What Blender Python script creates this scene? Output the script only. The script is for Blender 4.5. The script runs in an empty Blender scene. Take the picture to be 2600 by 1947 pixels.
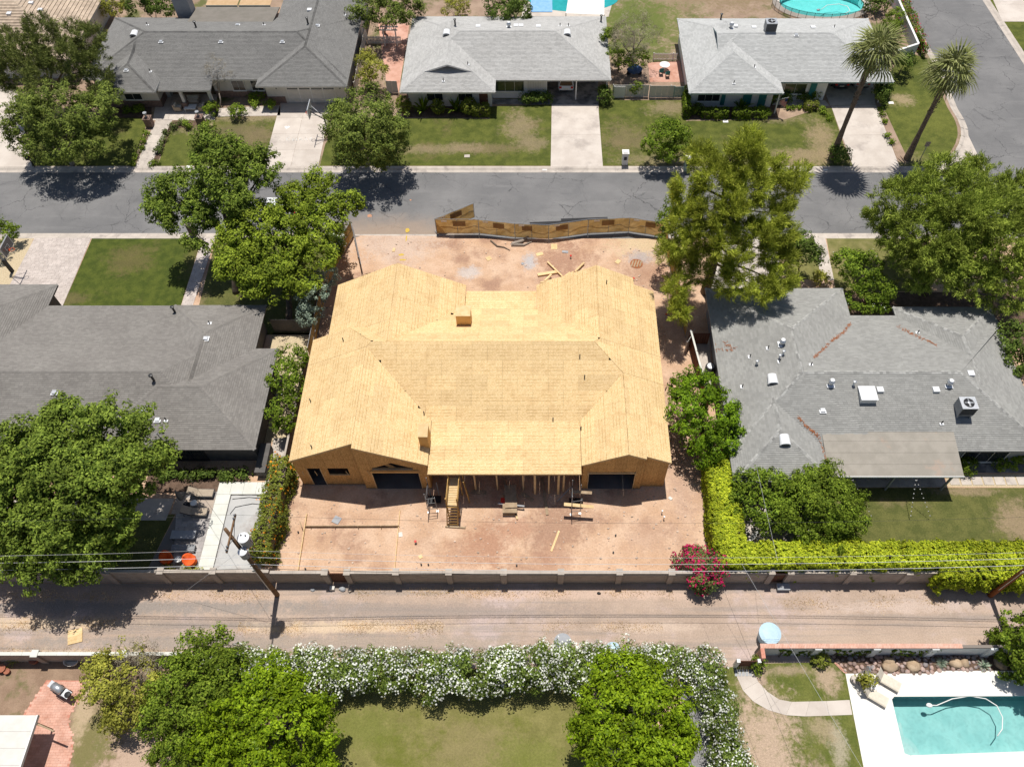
import bpy, bmesh, math, random
import numpy as np
from mathutils import Vector, Matrix, geometry

random.seed(7); RNG = np.random.default_rng(11)
SC = bpy.context.scene
COL = SC.collection
R = math.radians

# ------------------------------------------------------------------ camera, sky, sun, exposure
CAM_H, CAM_F, CAM_P, CAM_CX, CAM_CY = 58.0, 2022.0, R(55.7), 1370.0, 973.5
cam_d = bpy.data.cameras.new('camera')
cam_d.sensor_width = 36.0
cam_d.lens = CAM_F / 2600 * 36
cam_d.shift_x = -(CAM_CX - 1300) / 2600
cam_d.clip_end = 2000
cam = bpy.data.objects.new('camera', cam_d); COL.objects.link(cam)
cam.location = (0, 0, CAM_H); cam.rotation_euler = (R(90) - CAM_P, 0, 0)
SC.camera = cam

SUN_EL, SUN_AZ = 75.0, -2.5           # degrees; azimuth from +Y (ahead of the camera) towards +X
wd = bpy.data.worlds.new('World'); SC.world = wd; wd.use_nodes = True
wn = wd.node_tree.nodes; bg = wn['Background']
sky = wn.new('ShaderNodeTexSky'); sky.sky_type = 'NISHITA'; sky.sun_disc = False
sky.sun_elevation = R(SUN_EL); sky.sun_rotation = R(SUN_AZ); sky.altitude = 350; sky.dust_density = 1.5
wd.node_tree.links.new(sky.outputs[0], bg.inputs[0]); bg.inputs[1].default_value = 0.075
sun_d = bpy.data.lights.new('sun', 'SUN'); sun_d.energy = 4.9; sun_d.angle = R(0.53); sun_d.color = (1.0, 0.955, 0.89)
sun = bpy.data.objects.new('sun', sun_d); COL.objects.link(sun)
_sd = Vector((math.sin(R(SUN_AZ)) * math.cos(R(SUN_EL)), math.cos(R(SUN_AZ)) * math.cos(R(SUN_EL)), math.sin(R(SUN_EL))))
sun.rotation_euler = _sd.to_track_quat('Z', 'Y').to_euler(); sun.location = (0, 40, 90)
SC.view_settings.view_transform = 'Standard'; SC.view_settings.look = 'None'
SC.view_settings.exposure = 0.0; SC.view_settings.gamma = 1.0
try: SC.view_settings.use_curve_mapping = False
except Exception: pass
SC.cycles.use_denoising = True
SC.cycles.max_bounces = 8; SC.cycles.transparent_max_bounces = 8

# ------------------------------------------------------------------ helpers
def G(u, v, z=0.0):
    """survey: the spot at height z that is seen at picture position u, v of the 2600 px photograph"""
    x = (u - CAM_CX) / CAM_F; y = (v - CAM_CY) / CAM_F
    dx, dy, dz = x, math.cos(CAM_P) - y * math.sin(CAM_P), -math.sin(CAM_P) - y * math.cos(CAM_P)
    t = (z - CAM_H) / dz
    return Vector((dx * t, dy * t, z))
def GP(pts, z=0.0): return [(p.x, p.y) for p in (G(u, v, z) for u, v in pts)]

def tag(o, label=None, cat=None, group=None, kind=None):
    if label: o['label'] = label
    if cat: o['category'] = cat
    if group: o['group'] = group
    if kind: o['kind'] = kind
    return o
def thing(name, label, cat, loc=(0, 0, 0), group=None, rz=0):
    o = bpy.data.objects.new(name, None); COL.objects.link(o)
    o.empty_display_size = .2
    o.location = loc; o.rotation_euler = (0, 0, rz)
    return tag(o, label, cat, group)
def root_off(o):
    while o is not None and o.parent is not None: o = o.parent
    return Vector(o.location) if o is not None and o.type == 'EMPTY' else Vector((0, 0, 0))
def copytree(o, parent=None, loc=None, rz=None, label=None):
    c = o.copy(); COL.objects.link(c); c.parent = parent
    if loc is not None: c.location = loc
    if rz is not None: c.rotation_euler = (0, 0, rz)
    if label: c['label'] = label
    for ch in list(o.children): copytree(ch, c)
    return c
def link(name, me, m, parent=None, kind=None):
    if m is not None: me.materials.append(m)
    o = bpy.data.objects.new(name, me); COL.objects.link(o)
    if parent is not None: o.parent = parent
    if kind: o['kind'] = kind
    return o

class MB:
    """collects shapes in world coordinates; build() makes one mesh object of them"""
    def __init__(s): s.v = []; s.f = []; s.uv = None
    def add(s, vs, fs):
        n = len(s.v); s.v += [tuple(p) for p in vs]; s.f += [tuple(i + n for i in f) for f in fs]; return s
    def box(s, x0, x1, y0, y1, z0, z1):
        return s.add([(x0, y0, z0), (x1, y0, z0), (x1, y1, z0), (x0, y1, z0), (x0, y0, z1), (x1, y0, z1), (x1, y1, z1), (x0, y1, z1)],
                     [(3, 2, 1, 0), (4, 5, 6, 7), (0, 1, 5, 4), (1, 2, 6, 5), (2, 3, 7, 6), (3, 0, 4, 7)])
    def obox(s, c, size, rz=0, rx=0, ry=0):
        m = Matrix.Rotation(rz, 3, 'Z') @ Matrix.Rotation(ry, 3, 'Y') @ Matrix.Rotation(rx, 3, 'X')
        a, b, d = size[0] / 2, size[1] / 2, size[2] / 2
        vs = [Vector(c) + m @ Vector(p) for p in [(-a, -b, -d), (a, -b, -d), (a, b, -d), (-a, b, -d), (-a, -b, d), (a, -b, d), (a, b, d), (-a, b, d)]]
        return s.add(vs, [(3, 2, 1, 0), (4, 5, 6, 7), (0, 1, 5, 4), (1, 2, 6, 5), (2, 3, 7, 6), (3, 0, 4, 7)])
    def beam(s, p0, p1, w, h):
        p0, p1 = Vector(p0), Vector(p1); d = (p1 - p0).normalized()
        up = Vector((0, 0, 1)) if abs(d.z) < .95 else Vector((0, 1, 0))
        a = d.cross(up).normalized() * w / 2; b = a.cross(d).normalized() * h / 2
        vs = [p + i * a + j * b for p in (p0, p1) for i, j in ((-1, -1), (1, -1), (1, 1), (-1, 1))]
        return s.add(vs, [(3, 2, 1, 0), (4, 5, 6, 7), (0, 1, 5, 4), (1, 2, 6, 5), (2, 3, 7, 6), (3, 0, 4, 7)])
    def tube(s, pts, rad, n=8, cap=True):
        pts = [Vector(p) for p in pts]; rr = rad if hasattr(rad, '__len__') else [rad] * len(pts)
        base = len(s.v); prev = None
        for i, p in enumerate(pts):
            d = (pts[min(i + 1, len(pts) - 1)] - pts[max(i - 1, 0)]).normalized()
            if prev is None:
                a = d.cross(Vector((0, 0, 1)) if abs(d.z) < .9 else Vector((1, 0, 0))).normalized()
            else:
                a = (prev - d * prev.dot(d)).normalized()
            prev = a; b = d.cross(a)
            for k in range(n):
                t = 2 * math.pi * k / n
                s.v.append(tuple(p + (a * math.cos(t) + b * math.sin(t)) * rr[i]))
        for i in range(len(pts) - 1):
            for k in range(n):
                s.f.append((base + i * n + k, base + i * n + (k + 1) % n, base + (i + 1) * n + (k + 1) % n, base + (i + 1) * n + k))
        if cap:
            s.f.append(tuple(base + k for k in reversed(range(n)))); e = base + (len(pts) - 1) * n
            s.f.append(tuple(e + k for k in range(n)))
        return s
    def cyl(s, p0, p1, r0, r1=None, n=12): return s.tube([p0, p1], [r0, r0 if r1 is None else r1], n)
    def lathe(s, c, prof, n=16, sx=1, sy=1):
        base = len(s.v); c = Vector(c)
        for r, z in prof:
            for k in range(n):
                t = 2 * math.pi * k / n; s.v.append((c.x + r * sx * math.cos(t), c.y + r * sy * math.sin(t), c.z + z))
        for i in range(len(prof) - 1):
            for k in range(n):
                s.f.append((base + i * n + k, base + i * n + (k + 1) % n, base + (i + 1) * n + (k + 1) % n, base + (i + 1) * n + k))
        s.f.append(tuple(base + k for k in reversed(range(n)))); e = base + (len(prof) - 1) * n
        s.f.append(tuple(e + k for k in range(n))); return s
    def sheet(s, poly, z=0.0, holes=()):
        loops = [[Vector((x, y, 0)) for x, y in poly]] + [[Vector((x, y, 0)) for x, y in h] for h in holes]
        flat = [p for l in loops for p in l]
        tris = geometry.tessellate_polygon(loops); out = []
        for t in tris:
            a, b, c = (flat[i] for i in t)
            out.append(t if (b - a).cross(c - a).z > 0 else (t[0], t[2], t[1]))
        return s.add([(p.x, p.y, z) for p in flat], out)
    def prism(s, poly, z0, z1, holes=(), bottom=False):
        s.sheet(poly, z1, holes)
        for l in [poly] + list(holes):
            n = len(l); b = len(s.v)
            ar = sum(l[i][0] * l[(i + 1) % n][1] - l[(i + 1) % n][0] * l[i][1] for i in range(n))
            ccw = (ar > 0) == (l is poly)
            s.v += [(x, y, z0) for x, y in l] + [(x, y, z1) for x, y in l]
            for i in range(n):
                j = (i + 1) % n; f = (b + i, b + j, b + n + j, b + n + i)
                s.f.append(f if ccw else f[::-1])
        if bottom: s.sheet(poly, z0, holes)
        return s
    def blob(s, c, r, n=8, m=5, rough=.15, seed=0, flat=1.0):
        rg = random.Random(seed); base = len(s.v); c = Vector(c); r = r if hasattr(r, '__len__') else (r, r, r)
        s.v.append((c.x, c.y, c.z + r[2]))
        for i in range(1, m):
            ph = math.pi * i / m
            for k in range(n):
                t = 2 * math.pi * (k + .5 * (i % 2)) / n; q = 1 + rg.uniform(-rough, rough)
                s.v.append((c.x + r[0] * q * math.sin(ph) * math.cos(t), c.y + r[1] * q * math.sin(ph) * math.sin(t), c.z + r[2] * q * math.cos(ph)))
        s.v.append((c.x, c.y, c.z - r[2])); e = len(s.v) - 1
        for k in range(n): s.f.append((base, base + 1 + k, base + 1 + (k + 1) % n))
        for i in range(m - 2):
            a = base + 1 + i * n; b = a + n
            for k in range(n): s.f.append((a + k, b + k, b + (k + 1) % n, a + (k + 1) % n))
        a = base + 1 + (m - 2) * n
        for k in range(n): s.f.append((a + k, e, a + (k + 1) % n))
        return s
    def mesh(s, name, off=(0, 0, 0), smooth=False):
        me = bpy.data.meshes.new(name); ox, oy, oz = off
        me.from_pydata([(x - ox, y - oy, z - oz) for x, y, z in s.v], [], s.f); me.update()
        if s.uv:
            ul = me.uv_layers.new(name='uv')
            for l in me.loops: ul.data[l.index].uv = s.uv[l.vertex_index]
        if smooth:
            for p in me.polygons: p.use_smooth = True
        return me
    def build(s, name, m, parent=None, kind=None, smooth=False):
        return link(name, s.mesh(name, root_off(parent), smooth), m, parent, kind)
def part(name, m, parent, *ops, smooth=False, kind=None):
    b = MB()
    for op in ops: getattr(b, op[0])(*op[1:])
    return b.build(name, m, parent, kind, smooth)
def single(name, m, label, cat, *ops, group=None, kind=None, smooth=False):
    return tag(part(name, m, None, *ops, smooth=smooth), label, cat, group, kind)
def struct(name, m, *ops):
    return part(name, m, None, *ops, kind='structure')

# ------------------------------------------------------------------ materials
class N:
    def __init__(s, name):
        s.m = bpy.data.materials.new(name); s.m.use_nodes = True; s.t = s.m.node_tree; s.n = s.t.nodes
        s.p = s.n['Principled BSDF']; s.out = s.n['Material Output']; s._pos = None
    def new(s, t, **k):
        n = s.n.new(t)
        for a, b in k.items(): setattr(n, a, b)
        return n
    def ln(s, a, b): s.t.links.new(a, b)
    def setin(s, i, v):
        if hasattr(v, 'is_output'): s.ln(v, i)
        elif isinstance(v, tuple) and len(v) == 3 and i.type == 'RGBA': i.default_value = (*v, 1)
        else: i.default_value = v
    def pos(s):
        if s._pos is None: s._pos = s.new('ShaderNodeNewGeometry').outputs['Position']
        return s._pos
    def math(s, op, a, b=0.0, c=0.0, clamp=False):
        n = s.new('ShaderNodeMath', operation=op, use_clamp=clamp)
        for i, v in enumerate((a, b, c)): s.setin(n.inputs[i], v)
        return n.outputs[0]
    def vmath(s, op, a, b=(0, 0, 0)):
        n = s.new('ShaderNodeVectorMath', operation=op)
        s.setin(n.inputs[0], a); s.setin(n.inputs[1], b)
        return n
    def noise(s, scale, detail=4, rough=.55, co=None, dist=0.0, col=False):
        n = s.new('ShaderNodeTexNoise'); s.ln(co if co is not None else s.pos(), n.inputs['Vector'])
        n.inputs['Scale'].default_value = scale; n.inputs['Detail'].default_value = detail
        n.inputs['Roughness'].default_value = rough; n.inputs['Distortion'].default_value = dist
        return n.outputs['Color' if col else 'Fac']
    def smooth(s, v, a, b):
        n = s.new('ShaderNodeMapRange', interpolation_type='SMOOTHSTEP'); s.setin(n.inputs[0], v)
        n.inputs[1].default_value = a; n.inputs[2].default_value = b; return n.outputs[0]
    def rng(s, v, a, b, lo, hi):
        n = s.new('ShaderNodeMapRange'); s.setin(n.inputs[0], v)
        for i, x in enumerate((a, b, lo, hi)): n.inputs[i + 1].default_value = x
        return n.outputs[0]
    def mix(s, f, a, b, mode='MIX'):
        n = s.new('ShaderNodeMix', data_type='RGBA', blend_type=mode)
        s.setin(n.inputs[0], f); s.setin(n.inputs[6], a); s.setin(n.inputs[7], b); return n.outputs[2]
    def scale(s, col, f):
        n = s.vmath('SCALE', col); s.setin(n.inputs['Scale'], f); return n.outputs[0]
    def fin(s, col, rough=.85, spec=.25, metal=0.0, bump=0.0, bs=40, height=None):
        s.setin(s.p.inputs['Base Color'], col); s.setin(s.p.inputs['Roughness'], rough)
        s.p.inputs['Specular IOR Level'].default_value = spec; s.p.inputs['Metallic'].default_value = metal
        if bump:
            b = s.new('ShaderNodeBump'); b.inputs['Strength'].default_value = 1; b.inputs['Distance'].default_value = bump
            s.ln(height if height is not None else s.noise(bs, 3), b.inputs['Height']); s.ln(b.outputs[0], s.p.inputs['Normal'])
        return s.m
    def island(s, amt):
        return s.rng(s.new('ShaderNodeNewGeometry').outputs['Random Per Island'], 0, 1, 1 - amt, 1 + amt)
    def objrand(s, amt):
        return s.rng(s.new('ShaderNodeObjectInfo').outputs['Random'], 0, 1, 1 - amt, 1 + amt)

def surf(name, c1, c2=None, s=.6, c3=None, s3=.25, t3=(.52, .7), fine=.12, fs=18, rough=.88, spec=.2, metal=0.0,
         bump=0.0, bs=30, isl=0.0, obr=0.0, blobs=(), lohi=(.35, .65), bk=1.0, streak=None):
    k = N(name); col = k.mix(k.smooth(k.noise(s, 6, .6), *lohi), c1, c2) if c2 else c1
    if c3: col = k.mix(k.smooth(k.noise(s3, 5, .65, co=k.vmath('ADD', k.pos(), (31.3, 17.7, 5.1)).outputs[0]), *t3), col, c3)
    if blobs:
        nz = k.vmath('SCALE', k.vmath('SUBTRACT', k.noise(.55, 5, .65, col=True), (.5, .5, .5)).outputs[0]); nz.inputs['Scale'].default_value = 1.7
        nf = k.vmath('SCALE', k.vmath('SUBTRACT', k.noise(2.6, 5, .75, col=True), (.5, .5, .5)).outputs[0]); nf.inputs['Scale'].default_value = 2.4; nz = k.vmath('ADD', nz.outputs[0], nf.outputs[0])
        for (x, y, rx, ry, bc, amt) in blobs:
            d = k.vmath('SUBTRACT', k.pos(), (x, y, 0)).outputs[0]
            d = k.vmath('MULTIPLY', d, (1 / rx, 1 / ry, 0)).outputs[0]
            d = k.vmath('LENGTH', k.vmath('ADD', d, nz.outputs[0]).outputs[0]).outputs['Value']
            m = k.math('MULTIPLY', k.smooth(d, 1.25, .35), amt * bk)
            col = k.mix(m, col, bc)
    if streak:
        st = k.vmath('MULTIPLY', k.pos(), (.05, 1.5, 1)).outputs[0]
        col = k.mix(k.math('MULTIPLY', k.smooth(k.noise(1.0, 5, .65, co=st), .46, .66), streak[1]), col, streak[0])
    if fine: col = k.scale(col, k.rng(k.noise(fs, 6, .75), .3, .7, 1 - fine, 1 + fine))
    if isl: col = k.scale(col, k.island(isl))
    if obr: col = k.scale(col, k.objrand(obr))
    return k.fin(col, rough, spec, metal, bump, bs)

def leafmat(name, dark, light, tip=None, tipamt=.0, trans=.18, rough=.55):
    k = N(name); g = k.new('ShaderNodeNewGeometry')
    r = g.outputs['Random Per Island']
    col = k.mix(r, dark, light)
    big = k.smooth(k.noise(.55, 3, .5), .35, .65)
    col = k.scale(col, k.rng(big, 0, 1, .72, 1.25))
    if tip: col = k.mix(k.math('LESS_THAN', k.math('FRACT', k.math('MULTIPLY', r, 37.7)), tipamt), col, tip)
    k.fin(col, rough, .06)
    tr = k.new('ShaderNodeBsdfTranslucent'); k.ln(k.scale(col, 1.15), tr.inputs['Color'])
    mx = k.new('ShaderNodeMixShader'); mx.inputs[0].default_value = trans
    k.ln(k.p.outputs[0], mx.inputs[1]); k.ln(tr.outputs[0], mx.inputs[2]); k.ln(mx.outputs[0], k.out.inputs[0])
    return k.m

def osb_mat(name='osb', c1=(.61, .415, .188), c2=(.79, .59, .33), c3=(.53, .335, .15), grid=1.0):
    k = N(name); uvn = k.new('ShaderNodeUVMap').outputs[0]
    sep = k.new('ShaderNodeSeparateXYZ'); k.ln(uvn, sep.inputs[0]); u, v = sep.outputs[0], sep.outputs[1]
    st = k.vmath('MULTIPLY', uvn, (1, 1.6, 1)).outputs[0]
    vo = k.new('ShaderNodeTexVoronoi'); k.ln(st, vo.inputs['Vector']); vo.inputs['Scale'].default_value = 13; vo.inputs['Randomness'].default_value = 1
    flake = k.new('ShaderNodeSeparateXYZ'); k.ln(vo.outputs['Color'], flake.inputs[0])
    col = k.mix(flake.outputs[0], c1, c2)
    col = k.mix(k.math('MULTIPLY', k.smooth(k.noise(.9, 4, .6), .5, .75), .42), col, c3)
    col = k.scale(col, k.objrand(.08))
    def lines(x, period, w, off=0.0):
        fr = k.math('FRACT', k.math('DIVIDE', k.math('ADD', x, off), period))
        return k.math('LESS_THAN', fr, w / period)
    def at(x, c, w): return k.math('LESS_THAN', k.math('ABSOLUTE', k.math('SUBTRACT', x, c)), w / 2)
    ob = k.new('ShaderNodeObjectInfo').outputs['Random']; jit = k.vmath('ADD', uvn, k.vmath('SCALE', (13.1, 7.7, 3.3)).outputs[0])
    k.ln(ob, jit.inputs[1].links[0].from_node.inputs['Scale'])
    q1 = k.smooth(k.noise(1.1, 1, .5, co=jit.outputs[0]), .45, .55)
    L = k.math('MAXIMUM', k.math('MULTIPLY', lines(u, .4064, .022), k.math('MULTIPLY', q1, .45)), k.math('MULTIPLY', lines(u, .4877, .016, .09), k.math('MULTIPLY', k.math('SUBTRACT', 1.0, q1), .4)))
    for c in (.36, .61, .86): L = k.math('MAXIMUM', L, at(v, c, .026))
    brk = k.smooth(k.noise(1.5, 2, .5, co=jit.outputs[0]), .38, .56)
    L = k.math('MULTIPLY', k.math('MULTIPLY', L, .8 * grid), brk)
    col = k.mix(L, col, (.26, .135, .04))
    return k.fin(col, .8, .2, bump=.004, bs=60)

def shingle_mat(name, c1, c2, isl=.16):
    k = N(name); col = k.mix(k.smooth(k.noise(.35, 5, .6), .3, .7), c1, c2)
    col = k.scale(col, k.island(isl)); col = k.scale(col, k.rng(k.noise(1.7, 4, .7), .3, .7, .96, 1.04)); col = k.scale(col, k.rng(k.noise(35, 2, .8), .2, .8, .86, 1.14))
    return k.fin(col, .95, .1, bump=.003, bs=80)

def asphalt_mat():
    k = N('asphalt')
    col = k.mix(k.smooth(k.noise(.16, 6, .62), .35, .68), (.155, .153, .153), (.205, .201, .198))
    st = k.vmath('MULTIPLY', k.pos(), (.16, 1.2, 1)).outputs[0]
    col = k.mix(k.math('MULTIPLY', k.smooth(k.noise(.9, 6, .7, co=st), .5, .75), .45), col, (.245, .24, .235))
    col = k.mix(k.math('MULTIPLY', k.smooth(k.noise(.5, 4, .7, co=st), .58, .7), .35), col, (.105, .105, .109))
    # fine shrinkage cracks
    wob = k.vmath('ADD', k.pos(), k.vmath('MULTIPLY', k.noise(1.1, 3, .6, col=True), (1.3, 1.3, 0)).outputs[0]).outputs[0]
    for sc, w, a in ((.30, .012, .55), (.75, .010, .35)):
        vo = k.new('ShaderNodeTexVoronoi', feature='DISTANCE_TO_EDGE'); k.ln(wob, vo.inputs['Vector']); vo.inputs['Scale'].default_value = sc
        m = k.math('MULTIPLY', k.smooth(vo.outputs['Distance'], w, w * .35), a)
        m = k.math('MULTIPLY', m, k.smooth(k.noise(.23, 2, .5), .38, .58))
        col = k.mix(m, col, (.03, .03, .032))
    # tan dust tracked out of the building site
    d = k.vmath('MULTIPLY', k.vmath('SUBTRACT', k.pos(), (-12.5, 57.6, 0)).outputs[0], (1 / 7.5, 1 / 3.6, 0)).outputs[0]
    d = k.vmath('LENGTH', k.vmath('ADD', d, k.vmath('MULTIPLY', k.noise(.8, 5, .7, col=True), (.7, .7, 0)).outputs[0]).outputs[0]).outputs['Value']
    col = k.mix(k.math('MULTIPLY', k.smooth(d, 1.5, .5), .75), col, (.36, .27, .20))
    col = k.scale(col, k.rng(k.noise(16, 4, .8), .25, .75, .82, 1.18))
    return k.fin(col, .9, .2, bump=.006, bs=45)

def LM_(name):
    k = N(name); col = k.scale(k.mix(k.smooth(k.noise(1.1, 5, .6), .35, .65), (.50, .31, .11), (.62, .42, .18)), k.objrand(.1)); k.fin(col, .9, .1)
    tr = k.new('ShaderNodeBsdfTranslucent'); k.ln(col, tr.inputs['Color']); mx = k.new('ShaderNodeMixShader'); mx.inputs[0].default_value = .5
    k.ln(k.p.outputs[0], mx.inputs[1]); k.ln(tr.outputs[0], mx.inputs[2]); k.ln(mx.outputs[0], k.out.inputs[0]); return k.m
MAT = {}
def mats():
    m = MAT
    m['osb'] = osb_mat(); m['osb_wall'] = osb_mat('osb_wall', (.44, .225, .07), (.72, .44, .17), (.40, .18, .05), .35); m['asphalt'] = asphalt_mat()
    m['concrete'] = surf('concrete', (.50, .44, .385), (.58, .52, .46), .5, (.40, .35, .31), .35, fine=.07, fs=30, bump=.002, obr=.05)
    m['concrete_old'] = surf('concrete_old', (.46, .41, .36), (.54, .48, .42), 1.5, (.34, .30, .27), .8, fine=.09, fs=30, obr=.07)
    m['gutter'] = surf('gutter_concrete', (.44, .39, .34), (.52, .46, .40), 1.2, (.33, .29, .26), .7, fine=.08, obr=.07)
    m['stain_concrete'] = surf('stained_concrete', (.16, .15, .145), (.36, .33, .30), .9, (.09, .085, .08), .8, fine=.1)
    m['deck_white'] = surf('deck_white', (.74, .71, .645), (.79, .76, .70), .6, (.68, .645, .58), .35, (.52, .75), fine=.03)
    m['coping'] = surf('coping', (.60, .60, .54), (.67, .67, .61), 1, fine=.05)
    m['white'] = surf('white_paint', (.74, .73, .70), (.78, .77, .74), 2, fine=.03, rough=.6)
    m['offwhite'] = surf('offwhite_paint', (.60, .58, .53), (.66, .63, .58), 2, fine=.04, rough=.7)
    m['grey_paint'] = surf('grey_paint', (.30, .31, .33), (.34, .35, .36), 2, fine=.04, rough=.6)
    m['dark_wall'] = surf('dark_wall', (.10, .095, .09), (.13, .12, .115), 2, fine=.05)
    m['teal'] = surf('teal_paint', (.03, .17, .17), (.04, .20, .19), 3, fine=.05, rough=.5)
    m['teal_pale'] = surf('teal_pale', (.30, .42, .41), (.36, .47, .45), 3, fine=.05, rough=.5)
    m['glass'] = surf('window_glass', (.025, .03, .035), None, fine=0, rough=.06, spec=.6)
    m['glass_green'] = surf('window_glass_lawn', (.03, .045, .03), None, fine=0, rough=.03, spec=.8)
    m['black'] = surf('black_paint', (.02, .02, .022), None, fine=.1, rough=.5)
    m['black_metal'] = surf('black_metal', (.03, .03, .032), None, fine=.1, rough=.4, spec=.5)
    m['steel'] = surf('galvanised_steel', (.50, .52, .54), (.60, .61, .62), 5, fine=.06, rough=.4, metal=.7, spec=.5)
    m['steel_white'] = surf('white_steel', (.72, .73, .74), None, fine=.03, rough=.35, spec=.5)
    m['grey_metal'] = surf('grey_metal', (.22, .235, .25), (.27, .28, .29), 4, fine=.06, rough=.45, spec=.5)
    m['lumber'] = surf('lumber', (.62, .44, .22), (.70, .52, .29), 3, fine=.12, fs=30, isl=.12, obr=.1)
    m['lumber_old'] = surf('lumber_old', (.30, .22, .14), (.38, .29, .19), 3, fine=.15, fs=30, isl=.15)
    m['scaffold_wood'] = surf('scaffold_wood', (.46, .27, .08), (.56, .35, .13), 3, fine=.12, isl=.12)
    m['brown_gate'] = surf('brown_gate', (.13, .06, .04), (.17, .08, .05), 4, fine=.15, isl=.15)
    m['pole_wood'] = surf('pole_wood', (.13, .075, .04), (.20, .12, .065), 3, fine=.25, fs=25)
    m['red'] = surf('red_plastic', (.55, .03, .02), None, fine=.05, rough=.4)
    m['orange'] = surf('orange_fabric', (.68, .10, .025), (.75, .14, .03), 4, fine=.08)
    m['orange_rim'] = surf('orange_paint', (.75, .12, .03), None, fine=.03, rough=.4)
    m['tan_fabric'] = surf('tan_fabric', (.36, .29, .22), (.40, .33, .25), 6, fine=.05)
    m['cream_fabric'] = surf('cream_fabric', (.60, .54, .44), (.66, .60, .50), 6, fine=.05)
    m['screen'] = LM_('windscreen_mesh')
    m['screen_dark'] = surf('windscreen_patch', (.20, .12, .05), (.26, .16, .07), 2, fine=.1)
    m['blue_bin'] = surf('blue_plastic', (.40, .55, .64), (.44, .59, .68), 4, fine=.04, rough=.45)
    m['pool_plaster'] = surf('pool_plaster', (.18, .60, .58), (.23, .66, .64), 1.2, fine=.05)
    m['pool_blue'] = surf('pool_tile_blue', (.10, .30, .34), None, fine=.1)
    m['brick_red'] = surf('brick_red', (.46, .19, .13), (.56, .27, .20), 3, fine=.1, isl=.12, obr=.1)
    m['brick_pink'] = surf('brick_pink', (.60, .34, .25), (.66, .42, .33), 3, fine=.08, isl=.12, obr=.08)
    m['brick_brown'] = surf('brick_brown', (.17, .115, .095), (.25, .17, .14), 5, fine=.15, isl=.2)
    m['block'] = surf('concrete_block', (.36, .30, .25), (.42, .355, .30), 1.5, fine=.08, isl=.06)
    m['block_cap'] = surf('block_cap', (.38, .33, .28), (.44, .385, .33), 1.5, fine=.06, obr=.05)
    m['block_white'] = surf('painted_block', (.56, .58, .58), (.62, .64, .63), 1.5, fine=.05, isl=.04)
    m['mortar'] = surf('mortar', (.22, .19, .165), None, fine=.1)
    m['rust'] = surf('rust', (.25, .09, .04), (.35, .14, .06), 5, fine=.2)
    m['terracotta'] = surf('terracotta', (.30, .11, .07), (.36, .15, .09), 4, fine=.1)
    m['slab_grey'] = surf('slab_concrete', (.11, .105, .10), (.14, .135, .13), .8, fine=.08)
    m['cable'] = surf('cable', (.05, .05, .05), None, fine=0, rough=.5)
    m['cable_pale'] = surf('cable_pale', (.55, .55, .55), None, fine=0, rough=.4)
    m['bark'] = surf('bark', (.11, .085, .065), (.17, .135, .10), 4, fine=.2)
    m['bark_pale'] = surf('bark_pale', (.28, .24, .20), (.36, .31, .26), 4, fine=.2)
    m['palm_bark'] = surf('palm_bark', (.13, .10, .075), (.20, .155, .115), 3, fine=.3, fs=12)
    m['ring'] = surf('soil', (.27, .16, .10), (.34, .215, .145), 1.2, fine=.14)
mats()
# ------------------------------------------------------------------ the ground, street, yards, alley
SOIL = (.40, .265, .185)
m = MAT
m['ground'] = surf('far_ground', (.30, .22, .16), (.36, .27, .20), .3, fine=.1)
m['north_soil'] = surf('north_soil', (.27, .19, .135), (.36, .26, .19), .5, (.12, .125, .045), .22, (.5, .62), fine=.18, fs=14,
    blobs=[(G(1640, 60).x, G(1640, 60).y, 8, 7, (.13, .15, .035), .9), (26, 104, 14, 7, (.22, .165, .09), .9), (12, 96, 5, 8, (.11, .14, .03), .85),
           (G(2010, 270).x, G(2010, 270).y, 5, 1.6, (.42, .30, .21), .9)])
m['site_dirt'] = surf('site_dirt', (.50, .325, .21), (.59, .415, .29), .5, (.36, .22, .15), .28, (.5, .7), fine=.2, fs=7, bump=.06, bs=5,
    blobs=[(G(1240, 1385).x, G(1240, 1385).y, 2.0, 2.2, (.36, .19, .12), .8), (G(1410, 1340).x, G(1410, 1340).y, 2.7, 2.3, (.335, .20, .135), .85),
           (G(1310, 1345).x, G(1310, 1345).y, 1.3, 1.2, (.40, .22, .145), .7), (G(1400, 1420).x, G(1400, 1420).y, 1.6, 1.6, (.37, .21, .14), .6),
           (G(1180, 1410).x, G(1180, 1410).y, 2.5, 1.3, (.40, .23, .15), .6), (G(1640, 1360).x, G(1640, 1360).y, 2.2, 1.6, (.40, .255, .18), .5),
           (G(1430, 655).x, G(1430, 655).y, 3.2, 2.4, (.33, .185, .125), .8), (G(1640, 690).x, G(1640, 690).y, 3.0, 2.0, (.34, .20, .135), .7),
           (G(1650, 620).x, G(1650, 620).y, 4.2, 2.0, (.53, .42, .26), .8), (G(1345, 665).x, G(1345, 665).y, .8, 1.3, (.42, .42, .43), .8),
           (G(1190, 690).x, G(1190, 690).y, 1.2, 1.0, (.48, .45, .43), .7), (G(1625, 655).x, G(1625, 655).y, 1.4, 1.0, (.36, .34, .34), .7),
           (G(1000, 620).x, G(1000, 620).y, 5.0, 3.0, (.54, .415, .33), .8), (G(1720, 800).x, G(1720, 800).y, 1.5, 4.0, (.42, .28, .20), .6),
           (G(1730, 1200).x, G(1730, 1200).y, 1.6, 6.0, (.42, .28, .21), .6)])
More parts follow.
